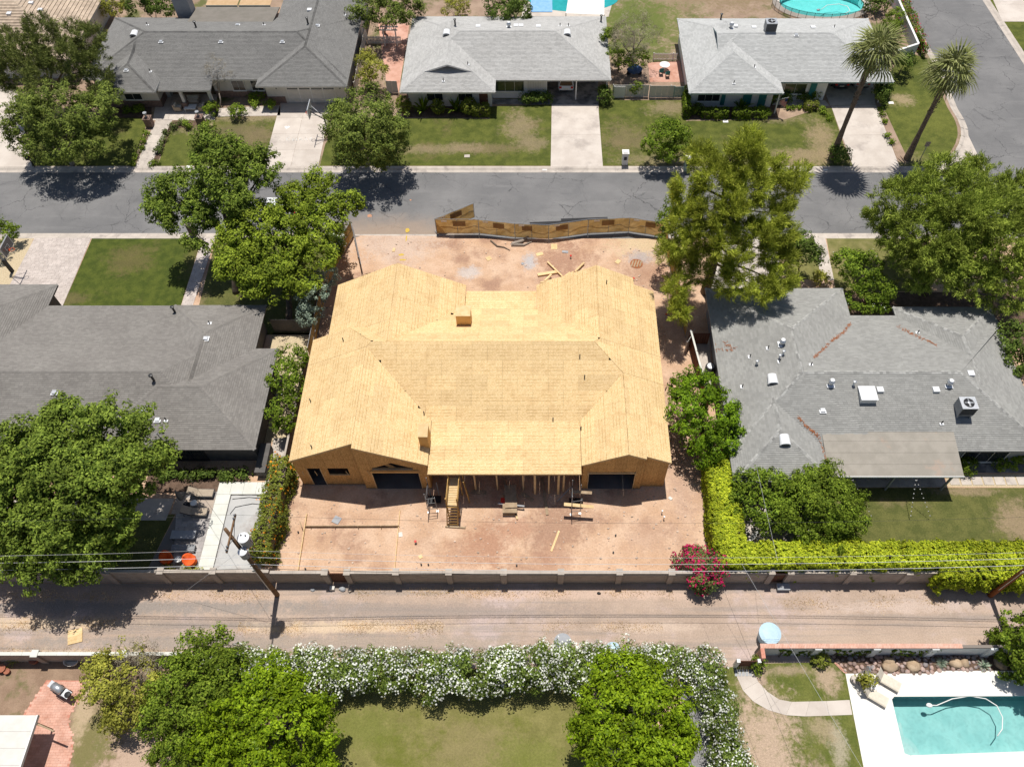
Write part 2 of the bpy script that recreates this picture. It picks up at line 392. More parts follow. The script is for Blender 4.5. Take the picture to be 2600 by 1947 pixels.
m['alley'] = surf('alley', (0.371, 0.281, 0.218), (0.446, 0.341, 0.270), .35, (0.484, 0.383, 0.350), .3, (.5, .68), fine=.2, fs=9, bump=.03, bs=9, streak=((0.260, 0.225, 0.200), .65),
    blobs=[(-30, 19.6, 18, .7, (0.250, 0.225, 0.205), .8), (-20, 16.9, 20, .55, (0.270, 0.240, 0.215), .75), (-28, 18.3, 14, .55, (0.297, 0.239, 0.200), .75), (-6, 19.2, 13, .7, (0.309, 0.245, 0.207), .75), (-12, 16.9, 14, .5, (0.371, 0.293, 0.229), .7),
           (-14, 18.05, 8.5, .5, (0.599, 0.464, 0.324), .85), (-36, 18.3, 7, .55, (0.599, 0.464, 0.324), .8), (8, 18.0, 5, .4, (0.530, 0.417, 0.330), .7),
           (-30, 20.3, 16, .45, (0.484, 0.360, 0.282), .8), (-32, 16.0, 10, .5, (0.645, 0.510, 0.371), .85), (27, 19.6, 6, .6, (0.507, 0.406, 0.344), .7),
           (4, 20.5, 14, .4, (0.541, 0.400, 0.317), .8), (22, 17.2, 12, .8, (0.409, 0.316, 0.246), .6)])
GRS, GRL, DEAD, DEAD2 = (.066, .082, .014), (.112, .125, .024), (.21, .155, .09), (.30, .225, .145)
m['lawn_n'] = surf('lawn_north', GRS, GRL, .9, (.15, .125, .05), .22, (.56, .74), fine=.3, fs=7, bump=.04, bs=14, bk=.72,
    blobs=[(G(1320, 320).x, G(1320, 320).y, 2.2, 2.8, DEAD2, .85), (G(1350, 365).x, G(1350, 365).y, 2.0, 1.6, DEAD2, .8), (G(1240, 377).x, G(1240, 377).y, 4.0, 1.0, DEAD, .85),
           (G(1180, 375).x, G(1180, 375).y, 2.2, 1.0, DEAD2, .7), (G(1090, 380).x, G(1090, 380).y, 4, .9, DEAD2, .75),
           (G(1590, 350).x, G(1590, 350).y, 3.5, 2.8, DEAD, .75), (G(1700, 275).x, G(1700, 275).y, 3.0, 1.6, DEAD2, .8), (G(1720, 410).x, G(1720, 410).y, 8, 1.3, DEAD2, .75),
           (G(2040, 400).x, G(2040, 400).y, 5, 1.8, (.36, .26, .165), .85), (G(2085, 350).x, G(2085, 350).y, 1.8, 3.4, (.36, .26, .165), .85), (G(1980, 300).x, G(1980, 300).y, 3.6, 1.2, DEAD2, .7),
           (G(600, 340).x, G(600, 340).y, 4.5, 2.6, (.17, .13, .075), .8), (G(660, 350).x, G(660, 350).y, 2, 2, DEAD, .75), (G(630, 300).x, G(630, 300).y, 5, .7, (.38, .28, .19), .7),
           (G(490, 330).x, G(490, 330).y, 3, 1, DEAD2, .7), (G(480, 370).x, G(480, 370).y, 4, 2, (.10, .115, .025), .6),
           (G(2290, 255).x, G(2290, 255).y, 1.6, 1.3, (.42, .31, .20), .85), (G(2300, 400).x, G(2300, 400).y, 2, 1.6, (.30, .24, .13), .6), (G(2380, 300).x, G(2380, 300).y, 5, 4, (.17, .175, .035), .5)])
m['lawn_d'] = surf('lawn_dense', (.050, .070, .010), (.085, .105, .016), 1.2, (.12, .11, .035), .35, (.56, .75), fine=.28, fs=8, bump=.04, bs=16,
    blobs=[(G(330, 660).x, G(330, 660).y, 2.6, 2.0, (.15, .115, .05), .55), (G(500, 650).x, G(500, 650).y, 1.2, 3, (.15, .12, .05), .5), (G(180, 760).x, G(180, 760).y, 2, 1, (.17, .125, .065), .5)])
m['lawn_dry'] = surf('lawn_dry', (.135, .135, .040), (.20, .185, .065), .8, (.27, .225, .11), .3, (.5, .72), fine=.18, fs=12, bump=.03, bs=16)
m['lawn_e'] = surf('lawn_shade', (.085, .095, .025), (.13, .13, .038), 1.0, (.22, .17, .09), .3, (.55, .75), fine=.28, fs=8, bump=.04, bs=16,
    blobs=[(G(2590, 1330).x, G(2590, 1330).y, 2.0, 2.0, (.30, .22, .14), .8), (G(2450, 1245).x, G(2450, 1245).y, 3, .5, (.30, .22, .14), .7)])
m['lawn_s'] = surf('lawn_south', (.165, .155, .048), (.22, .20, .07), .8, (.13, .14, .025), .35, (.5, .7), fine=.22, fs=7, bump=.03, bs=14,
    blobs=[(G(1200, 1900).x, G(1200, 1900).y, 4, 2.0, (.235, .19, .09), .6), (G(920, 1850).x, G(920, 1850).y, 3, 1.6, (.14, .16, .03), .6), (G(1330, 1920).x, G(1330, 1920).y, 3, 1.5, (.145, .165, .03), .6)])
m['lawn_p'] = surf('lawn_pool', (.095, .115, .022), (.14, .15, .035), 1.1, (.36, .27, .19), .32, (.53, .68), fine=.28, fs=8, bump=.04, bs=16,
    blobs=[(G(1950, 1870).x, G(1950, 1870).y, 2.4, 4.2, (.45, .335, .245), .95), (G(2100, 1720).x, G(2100, 1720).y, 1.0, 1.2, (.40, .30, .21), .9), (G(2000, 1700).x, G(2000, 1700).y, 2, .4, (.36, .27, .19), .7),
           (G(2130, 1900).x, G(2130, 1900).y, .7, 2.2, (.42, .36, .27), .7), (G(2090, 1850).x, G(2090, 1850).y, 1.2, 1, (.36, .28, .18), .7)])
m['brown_yard'] = surf('brown_yard', (.23, .155, .105), (.30, .21, .145), .9, (.14, .13, .055), .5, (.54, .7), fine=.2, fs=12,
    blobs=[(G(230, 1880).x, G(230, 1880).y, 2.0, 3.0, (.16, .155, .05), .8), (G(345, 1930).x, G(345, 1930).y, 2.2, 2.0, (.46, .335, .25), .9), (G(215, 1800).x, G(215, 1800).y, .8, 2.2, (.44, .34, .22), .8)])
m['gravel_tan'] = surf('gravel_tan', (.46, .37, .235), (.56, .46, .31), 8, fine=.22, fs=14, bump=.02, bs=25)
m['gravel_grey'] = surf('gravel_grey', (.19, .185, .185), (.27, .265, .265), 8, fine=.25, fs=14, bump=.02, bs=25)
m['mulch'] = surf('mulch', (.10, .065, .045), (.16, .105, .075), 2, fine=.25, fs=14, bump=.03, bs=12)
m['roof_gravel'] = surf('rolled_roofing', (.29, .265, .225), (.34, .31, .265), .9, (.36, .29, .235), .6, (.58, .7), fine=.06)
m['paver_joint'] = surf('paver_joint', (.20, .18, .165), None, fine=.1)
m['paver_d'] = surf('paver_drive', (.46, .40, .36), (.54, .475, .43), 1.0, fine=.06, isl=.10)
m['paver_p'] = surf('paver_patio', (.34, .315, .30), (.42, .39, .37), 1.0, fine=.06, isl=.14, obr=.12)
m['paver_t'] = surf('paver_tan', (.40, .33, .27), (.46, .385, .32), 1.0, fine=.06, isl=.10, obr=.08)
m['stain_brick'] = surf('stamped_brick', (.52, .29, .215), (.60, .365, .285), .8, (.44, .22, .155), .6, fine=.08, isl=.10, obr=.08)

# pools (holes in the ground)
POOL = GP([(2264, 1775), (2270, 1768), (2700, 1766), (2710, 1903), (2310, 1917), (2296, 1912)])
OV = G(2086, 8); OVX, OVY = 5.5, 3.3
def ell(cx, cy, rx, ry, n=40): return [(cx + rx * math.cos(2 * math.pi * i / n), cy + ry * math.sin(2 * math.pi * i / n)) for i in range(n)]
OVAL = ell(OV.x, OV.y, OVX, OVY)
struct('ground', m['ground'], ('sheet', [(-400, -120), (400, -120), (400, 600), (-400, 600)], -3.2))
struct('street', m['asphalt'], ('sheet', [(-160, 56.9), (160, 56.9), (160, 220), (-160, 220)], -.12, [OVAL]))
KC = GP([(2354, 424), (2380, 414), (2406, 399), (2424, 383), (2434, 366), (2440, 345), (2439, 325), (2431, 303), (2414, 275), (2367, 159), (2337, 107), (2303, 43), (2286, 0)])
dxy = (KC[-1][0] - KC[-3][0], KC[-1][1] - KC[-3][1]); q = (220 - KC[-1][1]) / dxy[1]
NB = [(-160, 68.0), (KC[0][0], 68.0)] + KC[1:] + [(KC[-1][0] + dxy[0] * q, 220), (-160, 220)]
struct('north_block', m['north_soil'], ('prism', NB, -.3, 0, [OVAL]))
E1, E2 = G(2513, 0), G(2600, 133)
ex = (E2 - E1) / (E2.y - E1.y)
struct('east_block', m['lawn_n'], ('prism', [(E1.x + ex.x * (60 - E1.y), 60), (160, 60), (160, 220), (E1.x + ex.x * (220 - E1.y), 220)], -.3, 0))
struct('south_block', m['site_dirt'], ('prism', [(-160, -60), (160, -60), (160, 57.2), (-160, 57.2)], -.3, 0, [POOL]))

# kerbs: rolled concrete sections with open joints
def kerb_run(name, pts, flip, seg=3.0):
    """pts: back-of-kerb line on the yard side; flip: street lies on the right-hand side of the run"""
    par = bpy.data.objects.new(name, None); COL.objects.link(par); par['kind'] = 'structure'
    prof = [(.86, -.114), (.84, -.112), (.48, -.10), (.30, -.01), (.22, .012), (0, .014), (0, -.2)]
    for (ax, ay), (bx, by) in zip(pts[:-1], pts[1:]):
        L = math.hypot(bx - ax, by - ay); n = max(1, round(L / seg)); dx, dy = (bx - ax) / L, (by - ay) / L
        nx, ny = (dy, -dx) if not flip else (-dy, dx)
        for i in range(n):
            a, b = L * i / n + .006, L * (i + 1) / n - .006
            vs = [(ax + dx * t + nx * o, ay + dy * t + ny * o, z) for t in (a, b) for o, z in prof]
            k = len(prof); fs = [(j, j + 1, k + j + 1, k + j) if flip else (j + 1, j, k + j, k + j + 1) for j in range(k - 1)]
            fs += [tuple(range(k)) if not flip else tuple(reversed(range(k))), tuple(range(2 * k - 1, k - 1, -1)) if not flip else tuple(range(k, 2 * k))]
            MB().add(vs, fs).build('kerb_section', m['gutter'], par)
kerb_run('kerb_north', [(-75, 68.0), (-22.5, 68.0), (KC[0][0], 68.0)], False)
kerb_run('kerb_corner', KC, False, 2.5)
kerb_run('kerb_south', [(-75, 57.2), (-22.0, 57.2)], True)
kerb_run('kerb_south_east', [(12.2, 57.2), (60, 57.2)], True)
kerb_run('kerb_east', [(E1.x + ex.x * (84 - E1.y), 84), (E1.x + ex.x * (125 - E1.y), 125)], True)
struct('gutter_apron', m['gutter'], ('sheet', GP([(2340, 440), (2380, 424), (2412, 405), (2438, 380), (2450, 345), (2446, 318), (2505, 440)], -.11), -.108))
struct('apron_site', m['gutter'], ('sheet', [(-22.0, 56.6), (-8.6, 56.6), (-8.6, 57.9), (-22.0, 57.9)], -.100))
struct('site_dirt_spill', m['site_dirt'], ('sheet', [(-21.2, 57.1), (-9, 57.1), (-9.6, 57.5), (-13, 57.62), (-17, 57.5), (-20, 57.7)], .006),
       ('add', [(-21.2, 57.19, .006), (-9, 57.19, .006), (-9.6, 57.62, -.096), (-20, 57.75, -.096)], [(0, 1, 2, 3)]))

# yards: thin sheets over the blocks
def sh(name, mat_, pts, z, world=False): return struct(name, m[mat_], ('sheet', pts if world else GP(pts), z))
sh('lawn_north_west', 'lawn_n', [(85, 300), (378, 300), (335, 421.5), (60, 421.5)], .006)
sh('lawn_walk_side', 'lawn_n', [(434, 326), (540, 322), (545, 298), (704, 296), (672, 421.5), (400, 421.5)], .006)
sh('lawn_drive_side', 'lawn_n', [(826, 366), (870, 300), (1022, 301), (1243, 303), (1243, 271), (1400, 266), (1400, 421.5), (812, 421.5)], .006)
sh('lawn_between_drives', 'lawn_n', [(1520, 255), (1738, 255), (1742, 308), (1992, 304), (2086, 275), (2112, 275), (2160, 421.5), (1520, 421.5)], .006)
KL = [(x - .35 if i > 2 else x, y + .05) for i, (x, y) in enumerate(KC[:9])]
sh('lawn_corner', 'lawn_n', GP([(2235, 275), (2238, 212), (2300, 130), (2352, 150)]) + KL[8:0:-1] + [KL[0]] + GP([(2290, 421.5)]), .006, True)
sh('bed_house_front', 'mulch', [(1005, 238), (1240, 238), (1240, 300), (1022, 299)], .009)
sh('bed_hedge_front', 'mulch', [(1735, 240), (1990, 240), (1975, 300), (1745, 303)], .010)
sh('bed_drive_edge', 'north_soil', [(2228, 268), (2238, 262), (2312, 420), (2284, 421)], .012)
sh('bed_walk', 'mulch', [(418, 322), (445, 305), (530, 300), (530, 322), (436, 326), (398, 420), (382, 420)], .008)
sh('bed_entry', 'mulch', [(262, 270), (385, 262), (385, 300), (262, 300)], .008)
def slabs(name, mat_, quads, z=.02, th=.12):
    par = bpy.data.objects.new(name, None); COL.objects.link(par); par['kind'] = 'structure'
    for qd in quads: MB().prism(qd, z - th, z).build('slab', m[mat_], par)
    return par
def grid(a, b, c, d, nx, ny, gap=.012):
    """world quad a,b,c,d (near-left, near-right, far-right, far-left) cut into nx*ny slabs"""
    out = []; a, b, c, d = (Vector(p) for p in (a, b, c, d))
    def P(s, t): return (a * (1 - s) + b * s) * (1 - t) + (d * (1 - s) + c * s) * t
    for i in range(nx):
        for j in range(ny):
            s0, s1, t0, t1 = i / nx, (i + 1) / nx, j / ny, (j + 1) / ny
            p = [P(s0, t0), P(s1, t0), P(s1, t1), P(s0, t1)]; cc = (p[0] + p[2]) / 2
            out.append([tuple(q - (q - cc).normalized() * gap) for q in p])
    return out
def gq(*pts): return GP(pts)
slabs('driveway_west', 'concrete', grid(*gq((-90, 424), (82, 424), (40, 215), (-60, 215)), 2, 3))
slabs('driveway_garage', 'concrete', grid(*gq((668, 424), (808, 424), (842, 262), (712, 262)), 2, 4))
slabs('front_walk_west', 'concrete_old', grid(*gq((343, 424), (381, 424), (438, 305), (396, 305)), 1, 6))
slabs('entry_patio', 'concrete_old', grid(*gq((388, 306), (545, 306), (552, 240), (400, 240)), 4, 2))
slabs('entry_path', 'concrete_old', grid(*gq((552, 297), (712, 294), (712, 268), (556, 276)), 4, 1))
slabs('driveway_carport', 'concrete', grid(*gq((1398, 424), (1531, 424), (1519, 266), (1401, 266)), 1, 2))
slabs('carport_floor', 'stain_concrete', grid(*gq((1390, 266), (1520, 266), (1518, 195), (1389, 195)), 1, 1))
slabs('carport_walk', 'stain_concrete', grid(*gq((1245, 265), (1389, 265), (1388, 252), (1245, 252)), 2, 1))
slabs('driveway_palm', 'concrete', grid(*gq((2166, 424), (2284, 424), (2224, 267), (2110, 270)), 1, 2))
slabs('palm_carport_floor', 'concrete_old', grid(*gq((2108, 269), (2223, 266), (2215, 200), (2080, 200)), 1, 1))
slabs('palm_entry_walk', 'concrete_old', grid(*gq((1960, 267), (2106, 270), (2095, 256), (1975, 254)), 4, 1))
slabs('east_drive', 'concrete', grid(*gq((2545, 56), (2700, 56), (2700, -30), (2508, -30)), 2, 2))
sh('red_side_yard', 'stain_brick', [(1650, 209), (1738, 209), (1725, 155), (1645, 160)], .008)
sh('arbour_yard', 'stain_brick', [(985, 236), (1012, 236), (1040, 60), (960, 60)], .008)

# yard of the dark grey house, lower left
sh('gravel_bed', 'gravel_tan', [(-90, 604), (86, 604), (18, 760), (-90, 760)], .006)
sh('lawn_west', 'lawn_d', [(234, 604.5), (513, 604.5), (455, 790), (154, 790)], .006)
sh('lawn_under_trees', 'lawn_e', [(549, 604.5), (835, 604.5), (790, 850), (486, 850)], .006)
sh('side_yard_west', 'gravel_tan', [(-24.6, 33.6), (-20.9, 33.6), (-20.9, 45.2), (-24.6, 45.2)], .006, True)
sh('side_path_west', 'concrete_old', [(-22.3, 28.6), (-20.8, 28.6), (-20.9, 34), (-22.4, 34)], .010, True)
sh('lawn_patio', 'lawn_e', [(-46, 21.6), (-30.0, 21.6), (-28.9, 27.0), (-46, 27.0)], .006, True)
sh('bed_patio', 'mulch', [(-32, 28.9), (-24, 28.9), (-24, 30.9), (-32, 30.9)], .008, True)
sh('patio_path', 'concrete_old', [(-45, 26.5), (-29.5, 26.5), (-29.3, 28.4), (-45, 28.4)], .010, True)

def pavers(name, mat_, quad, L, W, jm='paver_joint', z=.03, th=.03, gap=.006, each=300, herring=False, rows_along_x=True, piece='paver'):
    """bed sheet + laid pavers; the first `each` are objects, the rest one joined part"""
    par = struct(name, m[jm], ('sheet', quad, z - .018))
    xs = [p[0] for p in quad]; ys = [p[1] for p in quad]; rg = random.Random(len(name))
    cc = ((min(xs) + max(xs)) / 2, (min(ys) + max(ys)) / 2)
    hp = []
    n = len(quad); ar = sum(quad[i][0] * quad[(i + 1) % n][1] - quad[(i + 1) % n][0] * quad[i][1] for i in range(n))
    qd = quad if ar > 0 else quad[::-1]
    for i in range(n):
        (ax, ay), (bx, by) = qd[i], qd[(i + 1) % n]; hp.append((-(by - ay), bx - ax, -(-(by - ay) * ax + (bx - ax) * ay)))
    cells = []
    if rows_along_x: nr = int((max(ys) - min(ys)) / W) + 1; nc = int((max(xs) - min(xs)) / L) + 2
    else: nr = int((max(xs) - min(xs)) / W) + 1; nc = int((max(ys) - min(ys)) / L) + 2
    for r_ in range(nr):
        t = -rg.random() * L if rg.random() < .5 else -L / 2 * (r_ % 2)
        for c_ in range(nc):
            l = L
            a0, a1, b0, b1 = t, t + l, r_ * W, (r_ + 1) * W; t += l
            if rows_along_x: rc = [(min(xs) + a0, min(ys) + b0), (min(xs) + a1, min(ys) + b0), (min(xs) + a1, min(ys) + b1), (min(xs) + a0, min(ys) + b1)]
            else: rc = [(min(xs) + b0, min(ys) + a0), (min(xs) + b1, min(ys) + a0), (min(xs) + b1, min(ys) + a1), (min(xs) + b0, min(ys) + a1)]
            rc = clip2(rc, hp)
            if len(rc) >= 3:
                k_ = len(rc)
                if abs(sum(rc[i][0] * rc[(i + 1) % k_][1] - rc[(i + 1) % k_][0] * rc[i][1] for i in range(k_))) < .004: continue
                mx = sum(p[0] for p in rc) / k_; my = sum(p[1] for p in rc) / k_
                cells.append((my, [(px + (mx - px) / max(.01, math.hypot(mx - px, my - py)) * gap, py + (my - py) / max(.01, math.hypot(mx - px, my - py)) * gap) for px, py in rc]))
    cells.sort(key=lambda c: c[0])
    rest = MB()
    for i, (_, rc) in enumerate(cells):
        zz = z + rg.uniform(-.003, .003)
        if i < each: MB().prism(rc, z - .03, zz).build(piece, m[mat_], par)
        else: rest.prism(rc, z - .03, zz)
    if rest.v: rest.build(piece + '_field', m[mat_], par, 'stuff')
    return par
def clip2(poly, hps):
    for a, b, c in hps:
        out = []
        for i in range(len(poly)):
            p, q_ = poly[i], poly[(i + 1) % len(poly)]
            dp, dq = a * p[0] + b * p[1] + c, a * q_[0] + b * q_[1] + c
            if dp >= 0: out.append(p)
            if (dp >= 0) != (dq >= 0):
                t = dp / (dp - dq); out.append((p[0] + (q_[0] - p[0]) * t, p[1] + (q_[1] - p[1]) * t))
        poly = out
        if len(poly) < 3: return []
    return poly
pavers('paver_driveway', 'paver_d', GP([(-10, 790), (154, 790), (232, 604.5), (88, 604.5)]), .42, .22, each=0)
pavers('paver_walk', 'paver_d', GP([(456, 790), (485, 790), (548, 604.5), (514, 604.5)]), .42, .24, each=0)
pavers('patio_pavers', 'paver_p', [(-30.0, 21.75), (-26.0, 21.75), (-26.0, 29.0), (-29.2, 29.0), (-28.8, 27.0)], .46, .30, each=300)
pavers('tan_patio_pavers', 'paver_t', [(-29.2, 27.05), (-26.02, 27.05), (-26.02, 28.45), (-29.2, 28.45)], .60, .40, each=60, z=.036)
# covered pool: coping slabs round a taut pale cover
cp = bpy.data.objects.new('pool_coping', None); COL.objects.link(cp); cp['kind'] = 'structure'
for i in range(8): MB().box(-25.95, -24.82, 21.75 + i * .87 + .006, 21.75 + (i + 1) * .87 - .006, -.02, .13).build('coping_slab', m['coping'], cp)
for i in range(5): MB().box(-25.95 + i * 1.03 + .006, -25.95 + (i + 1) * 1.03 - .006, 28.72, 29.8, -.02, .135).build('coping_slab', m['coping'], cp)
for i in range(4): MB().box(-24.8 + i * .95 + .006, -24.8 + (i + 1) * .95 - .006, 21.72, 22.2, -.02, .13).build('coping_slab', m['coping'], cp)

# yard of the grey house, right
sh('lawn_ne', 'lawn_dry', [(2098, 603), (2330, 603), (2330, 740), (2122, 740)], .006)
sh('lawn_ne_small', 'lawn_dry', [(1990, 603), (2066, 603), (2085, 710), (2010, 710)], .006)
slabs('driveway_pine', 'concrete', grid(*gq((1795, 742), (1985, 742), (1975, 604), (1812, 604)), 2, 3))
slabs('front_walk_east', 'concrete_old', grid(*gq((2085, 712), (2118, 712), (2095, 603), (2066, 603)), 1, 5))
sh('bed_ne', 'mulch', [(2122, 742), (2600, 742), (2700, 900), (2150, 830)], .008)
sh('lawn_east_yard', 'lawn_e', [(2080, 1238), (2750, 1238), (2750, 1410), (2060, 1410)], .006)
slabs('rear_patio', 'concrete_old', grid(*gq((2100, 1237), (2405, 1237), (2380, 1165), (2090, 1165)), 4, 1), z=.05)
slabs('rear_court', 'stain_concrete', grid(*gq((2405, 1200), (2700, 1200), (2690, 1140), (2400, 1140)), 6, 2), z=.03)
slabs('stepping_slabs', 'concrete_old', grid(*gq((2412, 1233), (2700, 1233), (2690, 1208), (2405, 1208)), 10, 1, .09), z=.045)
sh('stepping_bed', 'gravel_tan', [(2406, 1236), (2710, 1236), (2700, 1204), (2400, 1204)], .012)
slabs('side_patio_east', 'concrete_old', grid(*gq((1885, 1398), (2075, 1398), (2050, 1250), (1868, 1250)), 3, 2), z=.03)
sh('side_yard_east', 'concrete_old', [(1770, 985), (1810, 985), (1800, 850), (1755, 850)], .010)

# alley
sh('alley', 'alley', [(-100, 15.2), (100, 15.2), (100, 21.35), (-100, 21.35)], .004, True)
# south yards
sh('lawn_south', 'lawn_s', [(-17, 15.1), (3.6, 15.1), (3.6, -5), (-17, -5)], .006, True)
sh('brown_yard', 'brown_yard', [(-60, 16.0), (-17.1, 16.0), (-17.1, -5), (-60, -5)], .006, True)
sh('gravel_path', 'gravel_grey', [(1725, 1680), (1800, 1680), (1805, 2050), (1745, 2050)], .010)
sh('lawn_pool_yard', 'lawn_p', GP([(1800, 1700), (1925, 1684), (2120, 1680), (2152, 1712)]) + GP([(2215, 2050), (1800, 2050)]), .008, True)
# ------------------------------------------------------------------ the house under construction
HS = thing('house_under_construction', 'unfinished timber house sheathed all over in bare tan board panels, middle lot', 'house', (-4.5, 38.5, 0))
OFF = root_off(HS)
def poly3(pts, fz): return [Vector((x, y, fz(x, y))) for x, y in pts]
def sheath(planes, name, parent, mat_, PL=2.44, PW=1.22, th=.018, gap=.0035, each=300, stagger=True):
    """cut convex roof planes into boards laid along the eave"""
    cells = []
    for pts, fz, along in planes:
        P = poly3(pts, fz); e1 = Vector((along[0], along[1], 0)).normalized()
        e1 = Vector((e1.x, e1.y, fz(e1.x, e1.y) - fz(0, 0))).normalized()
        nrm = (P[1] - P[0]).cross(P[2] - P[0]).normalized()
        if nrm.z < 0: nrm = -nrm
        e2 = nrm.cross(e1).normalized()
        if e2.z < 0: e2 = -e2
        o = min(P, key=lambda p: p.z)
        q = [((p - o).dot(e1), (p - o).dot(e2)) for p in P]
        n = len(q); ar = sum(q[i][0] * q[(i + 1) % n][1] - q[(i + 1) % n][0] * q[i][1] for i in range(n))
        if ar < 0: q = q[::-1]
        hp = []
        for i in range(n):
            (ax, ay), (bx, by) = q[i], q[(i + 1) % n]; hp.append((-(by - ay), bx - ax, (by - ay) * ax - (bx - ax) * ay - .009 * math.hypot(bx - ax, by - ay)))
        x0 = min(p[0] for p in q); x1 = max(p[0] for p in q); y0 = min(p[1] for p in q); y1 = max(p[1] for p in q)
        for r_ in range(int((y1 - y0) / PW) + 1):
            s = x0 - (PL / 2 if (r_ % 2 and stagger) else 0)
            while s < x1:
                rc = [(s + gap, y0 + r_ * PW + gap), (s + PL - gap, y0 + r_ * PW + gap), (s + PL - gap, y0 + (r_ + 1) * PW - gap), (s + gap, y0 + (r_ + 1) * PW - gap)]
                c = clip2(rc, hp); k = len(c)
                if k >= 3:
                    a = abs(sum(c[i][0] * c[(i + 1) % k][1] - c[(i + 1) % k][0] * c[i][1] for i in range(k))) / 2
                    if a > .03: cells.append((a, c, o, e1, e2, nrm, s, y0 + r_ * PW))
                s += PL
    cells.sort(key=lambda c: -c[0])
    rest = MB(); rest.uv = []
    for i, (a, c, o, e1, e2, nrm, s, t) in enumerate(cells):
        b = MB() if i < each else rest
        if i < each: b.uv = []
        k = len(c); top = [o + e1 * p[0] + e2 * p[1] + nrm * th for p in c]; bot = [p - nrm * th * 1.6 for p in top]
        if (top[1] - top[0]).cross(top[2] - top[0]).dot(nrm) < 0: top.reverse(); bot.reverse(); c = c[::-1]
        b.add(top + bot, [tuple(range(k)), tuple(reversed(range(k, 2 * k)))] + [(j, k + j, k + (j + 1) % k, (j + 1) % k) for j in range(k)])
        b.uv += [(p[0] - s, p[1] - t) for p in c] * 2
        if i < each: b.build(name, mat_, parent)
    if rest.v: rest.build(name + '_offcuts', mat_, parent, 'stuff')
zE = lambda x, y: 4 + .5 * (10.15 - x)
zNRW = lambda x, y: 4 + .5 * (x + .28)
zSRW = lambda x, y: 4 + .5 * (x - 3.23)
zNLW = lambda x, y: 4 + .5 * (x + 18.06)
zNLE = lambda x, y: 4 + .5 * (-6.58 - x)
zSLW = lambda x, y: 4 + .5 * (x + 19.3)
zSLE = lambda x, y: 4 + .5 * (-8.6 - x)
zCS = lambda x, y: 6.87 - .5 * (38.98 - y)
zCN = lambda x, y: 6.87 - .5 * (y - 38.98)
zPS = lambda x, y: 3.8 + .0449 * (y - 28.57)
zPN = lambda x, y: 4.0 - .15 * (y - 44.72)
YA, XA = (0, 1), (1, 0)
roof = bpy.data.objects.new('roof', None); COL.objects.link(roof); roof.parent = HS
sheath([([(4.93, 39.5), (8.3, 39.5), (8.3, 47.5), (4.93, 47.5)], zE, YA), ([(8.3, 39.5), (10.15, 39.5), (10.15, 46.75), (8.3, 46.75)], zE, YA),
        ([(4.41, 38.98), (6.69, 36.7), (10.15, 36.7), (10.15, 39.5), (4.93, 39.5)], zE, YA),
        ([(6.69, 29.2), (8.12, 29.2), (8.12, 36.7), (6.69, 36.7)], zE, YA), ([(8.12, 29.42), (10.15, 29.42), (10.15, 36.7), (8.12, 36.7)], zE, YA),
        ([(-.28, 44.72), (4.93, 39.51), (4.93, 47.5), (-.28, 47.5)], zNRW, YA), ([(3.23, 29.2), (6.69, 29.2), (6.69, 36.7), (3.23, 33.25)], zSRW, YA),
        ([(-18.06, 41.3), (-12.32, 41.3), (-12.32, 47.5), (-18.06, 47.5)], zNLW, YA), ([(-14.64, 41.3), (-12.32, 38.98), (-12.32, 41.3)], zNLW, YA),
        ([(-12.32, 38.98), (-6.58, 44.72), (-6.58, 47.5), (-12.32, 47.5)], zNLE, YA),
        ([(-19.3, 29.58), (-13.95, 29.58), (-13.95, 38.6), (-19.3, 38.6)], zSLW, YA), ([(-19.3, 38.6), (-13.95, 38.6), (-13.56, 38.98), (-15.88, 41.3), (-19.3, 41.3)], zSLW, YA),
        ([(-13.95, 29.22), (-8.6, 29.22), (-8.6, 33.25), (-13.95, 38.6)], zSLE, YA),
        ([(-13.56, 38.98), (4.41, 38.98), (6.69, 36.7), (3.23, 33.25), (-8.6, 33.25), (-13.95, 38.6)], zCS, XA),
        ([(-12.32, 38.98), (4.41, 38.98), (4.93, 39.5), (-.28, 44.72), (-6.58, 44.72)], zCN, XA), ([(-13.56, 38.98), (-12.32, 38.98), (-14.64, 41.3), (-15.88, 41.3)], zCN, XA),
        ([(-8.58, 28.57), (3.21, 28.57), (3.21, 33.25), (-8.58, 33.25)], zPS, XA), ([(-6.56, 44.72), (-.3, 44.72), (-.3, 47.1), (-6.56, 47.1)], zPN, XA)],
       'osb_panel', roof, m['osb'])
# rafters' edge boards
fb = [((-8.6, 28.6, 3.70), (3.23, 28.6, 3.70)), ((-6.56, 47.08, 3.56), (-.3, 47.08, 3.56)), ((10.12, 29.45, 3.9), (10.12, 46.7, 3.9)), ((-19.27, 29.6, 3.9), (-19.27, 41.25, 3.9)),
      ((-18.03, 41.3, 3.9), (-18.03, 47.45, 3.9)), ((-8.62, 29.24, 3.9), (-8.62, 33.2, 3.86)), ((3.25, 29.22, 3.9), (3.25, 33.2, 3.86)), ((-6.6, 44.8, 3.88), (-6.6, 47.45, 3.9)), ((-.26, 44.8, 3.88), (-.26, 47.45, 3.9))]
for a, b in fb: part('fascia_board', m['lumber'], HS, ('beam', a, b, .04, .19))
for x0, x1, y, fz in ((-19.28, -13.97, 29.61, zSLW), (-13.93, -8.62, 29.25, zSLE), (3.25, 6.67, 29.23, zSRW), (6.71, 8.1, 29.23, zE), (8.14, 10.13, 29.45, zE),
                      (-18.04, -12.34, 47.46, zNLW), (-12.3, -6.6, 47.46, zNLE), (-.26, 4.91, 47.46, zNRW), (4.95, 8.28, 47.46, zE)):
    part('rake_board', m['lumber'], HS, ('beam', (x0, y, fz(x0, y) - .09), (x1, y, fz(x1, y) - .09), .04, .16))
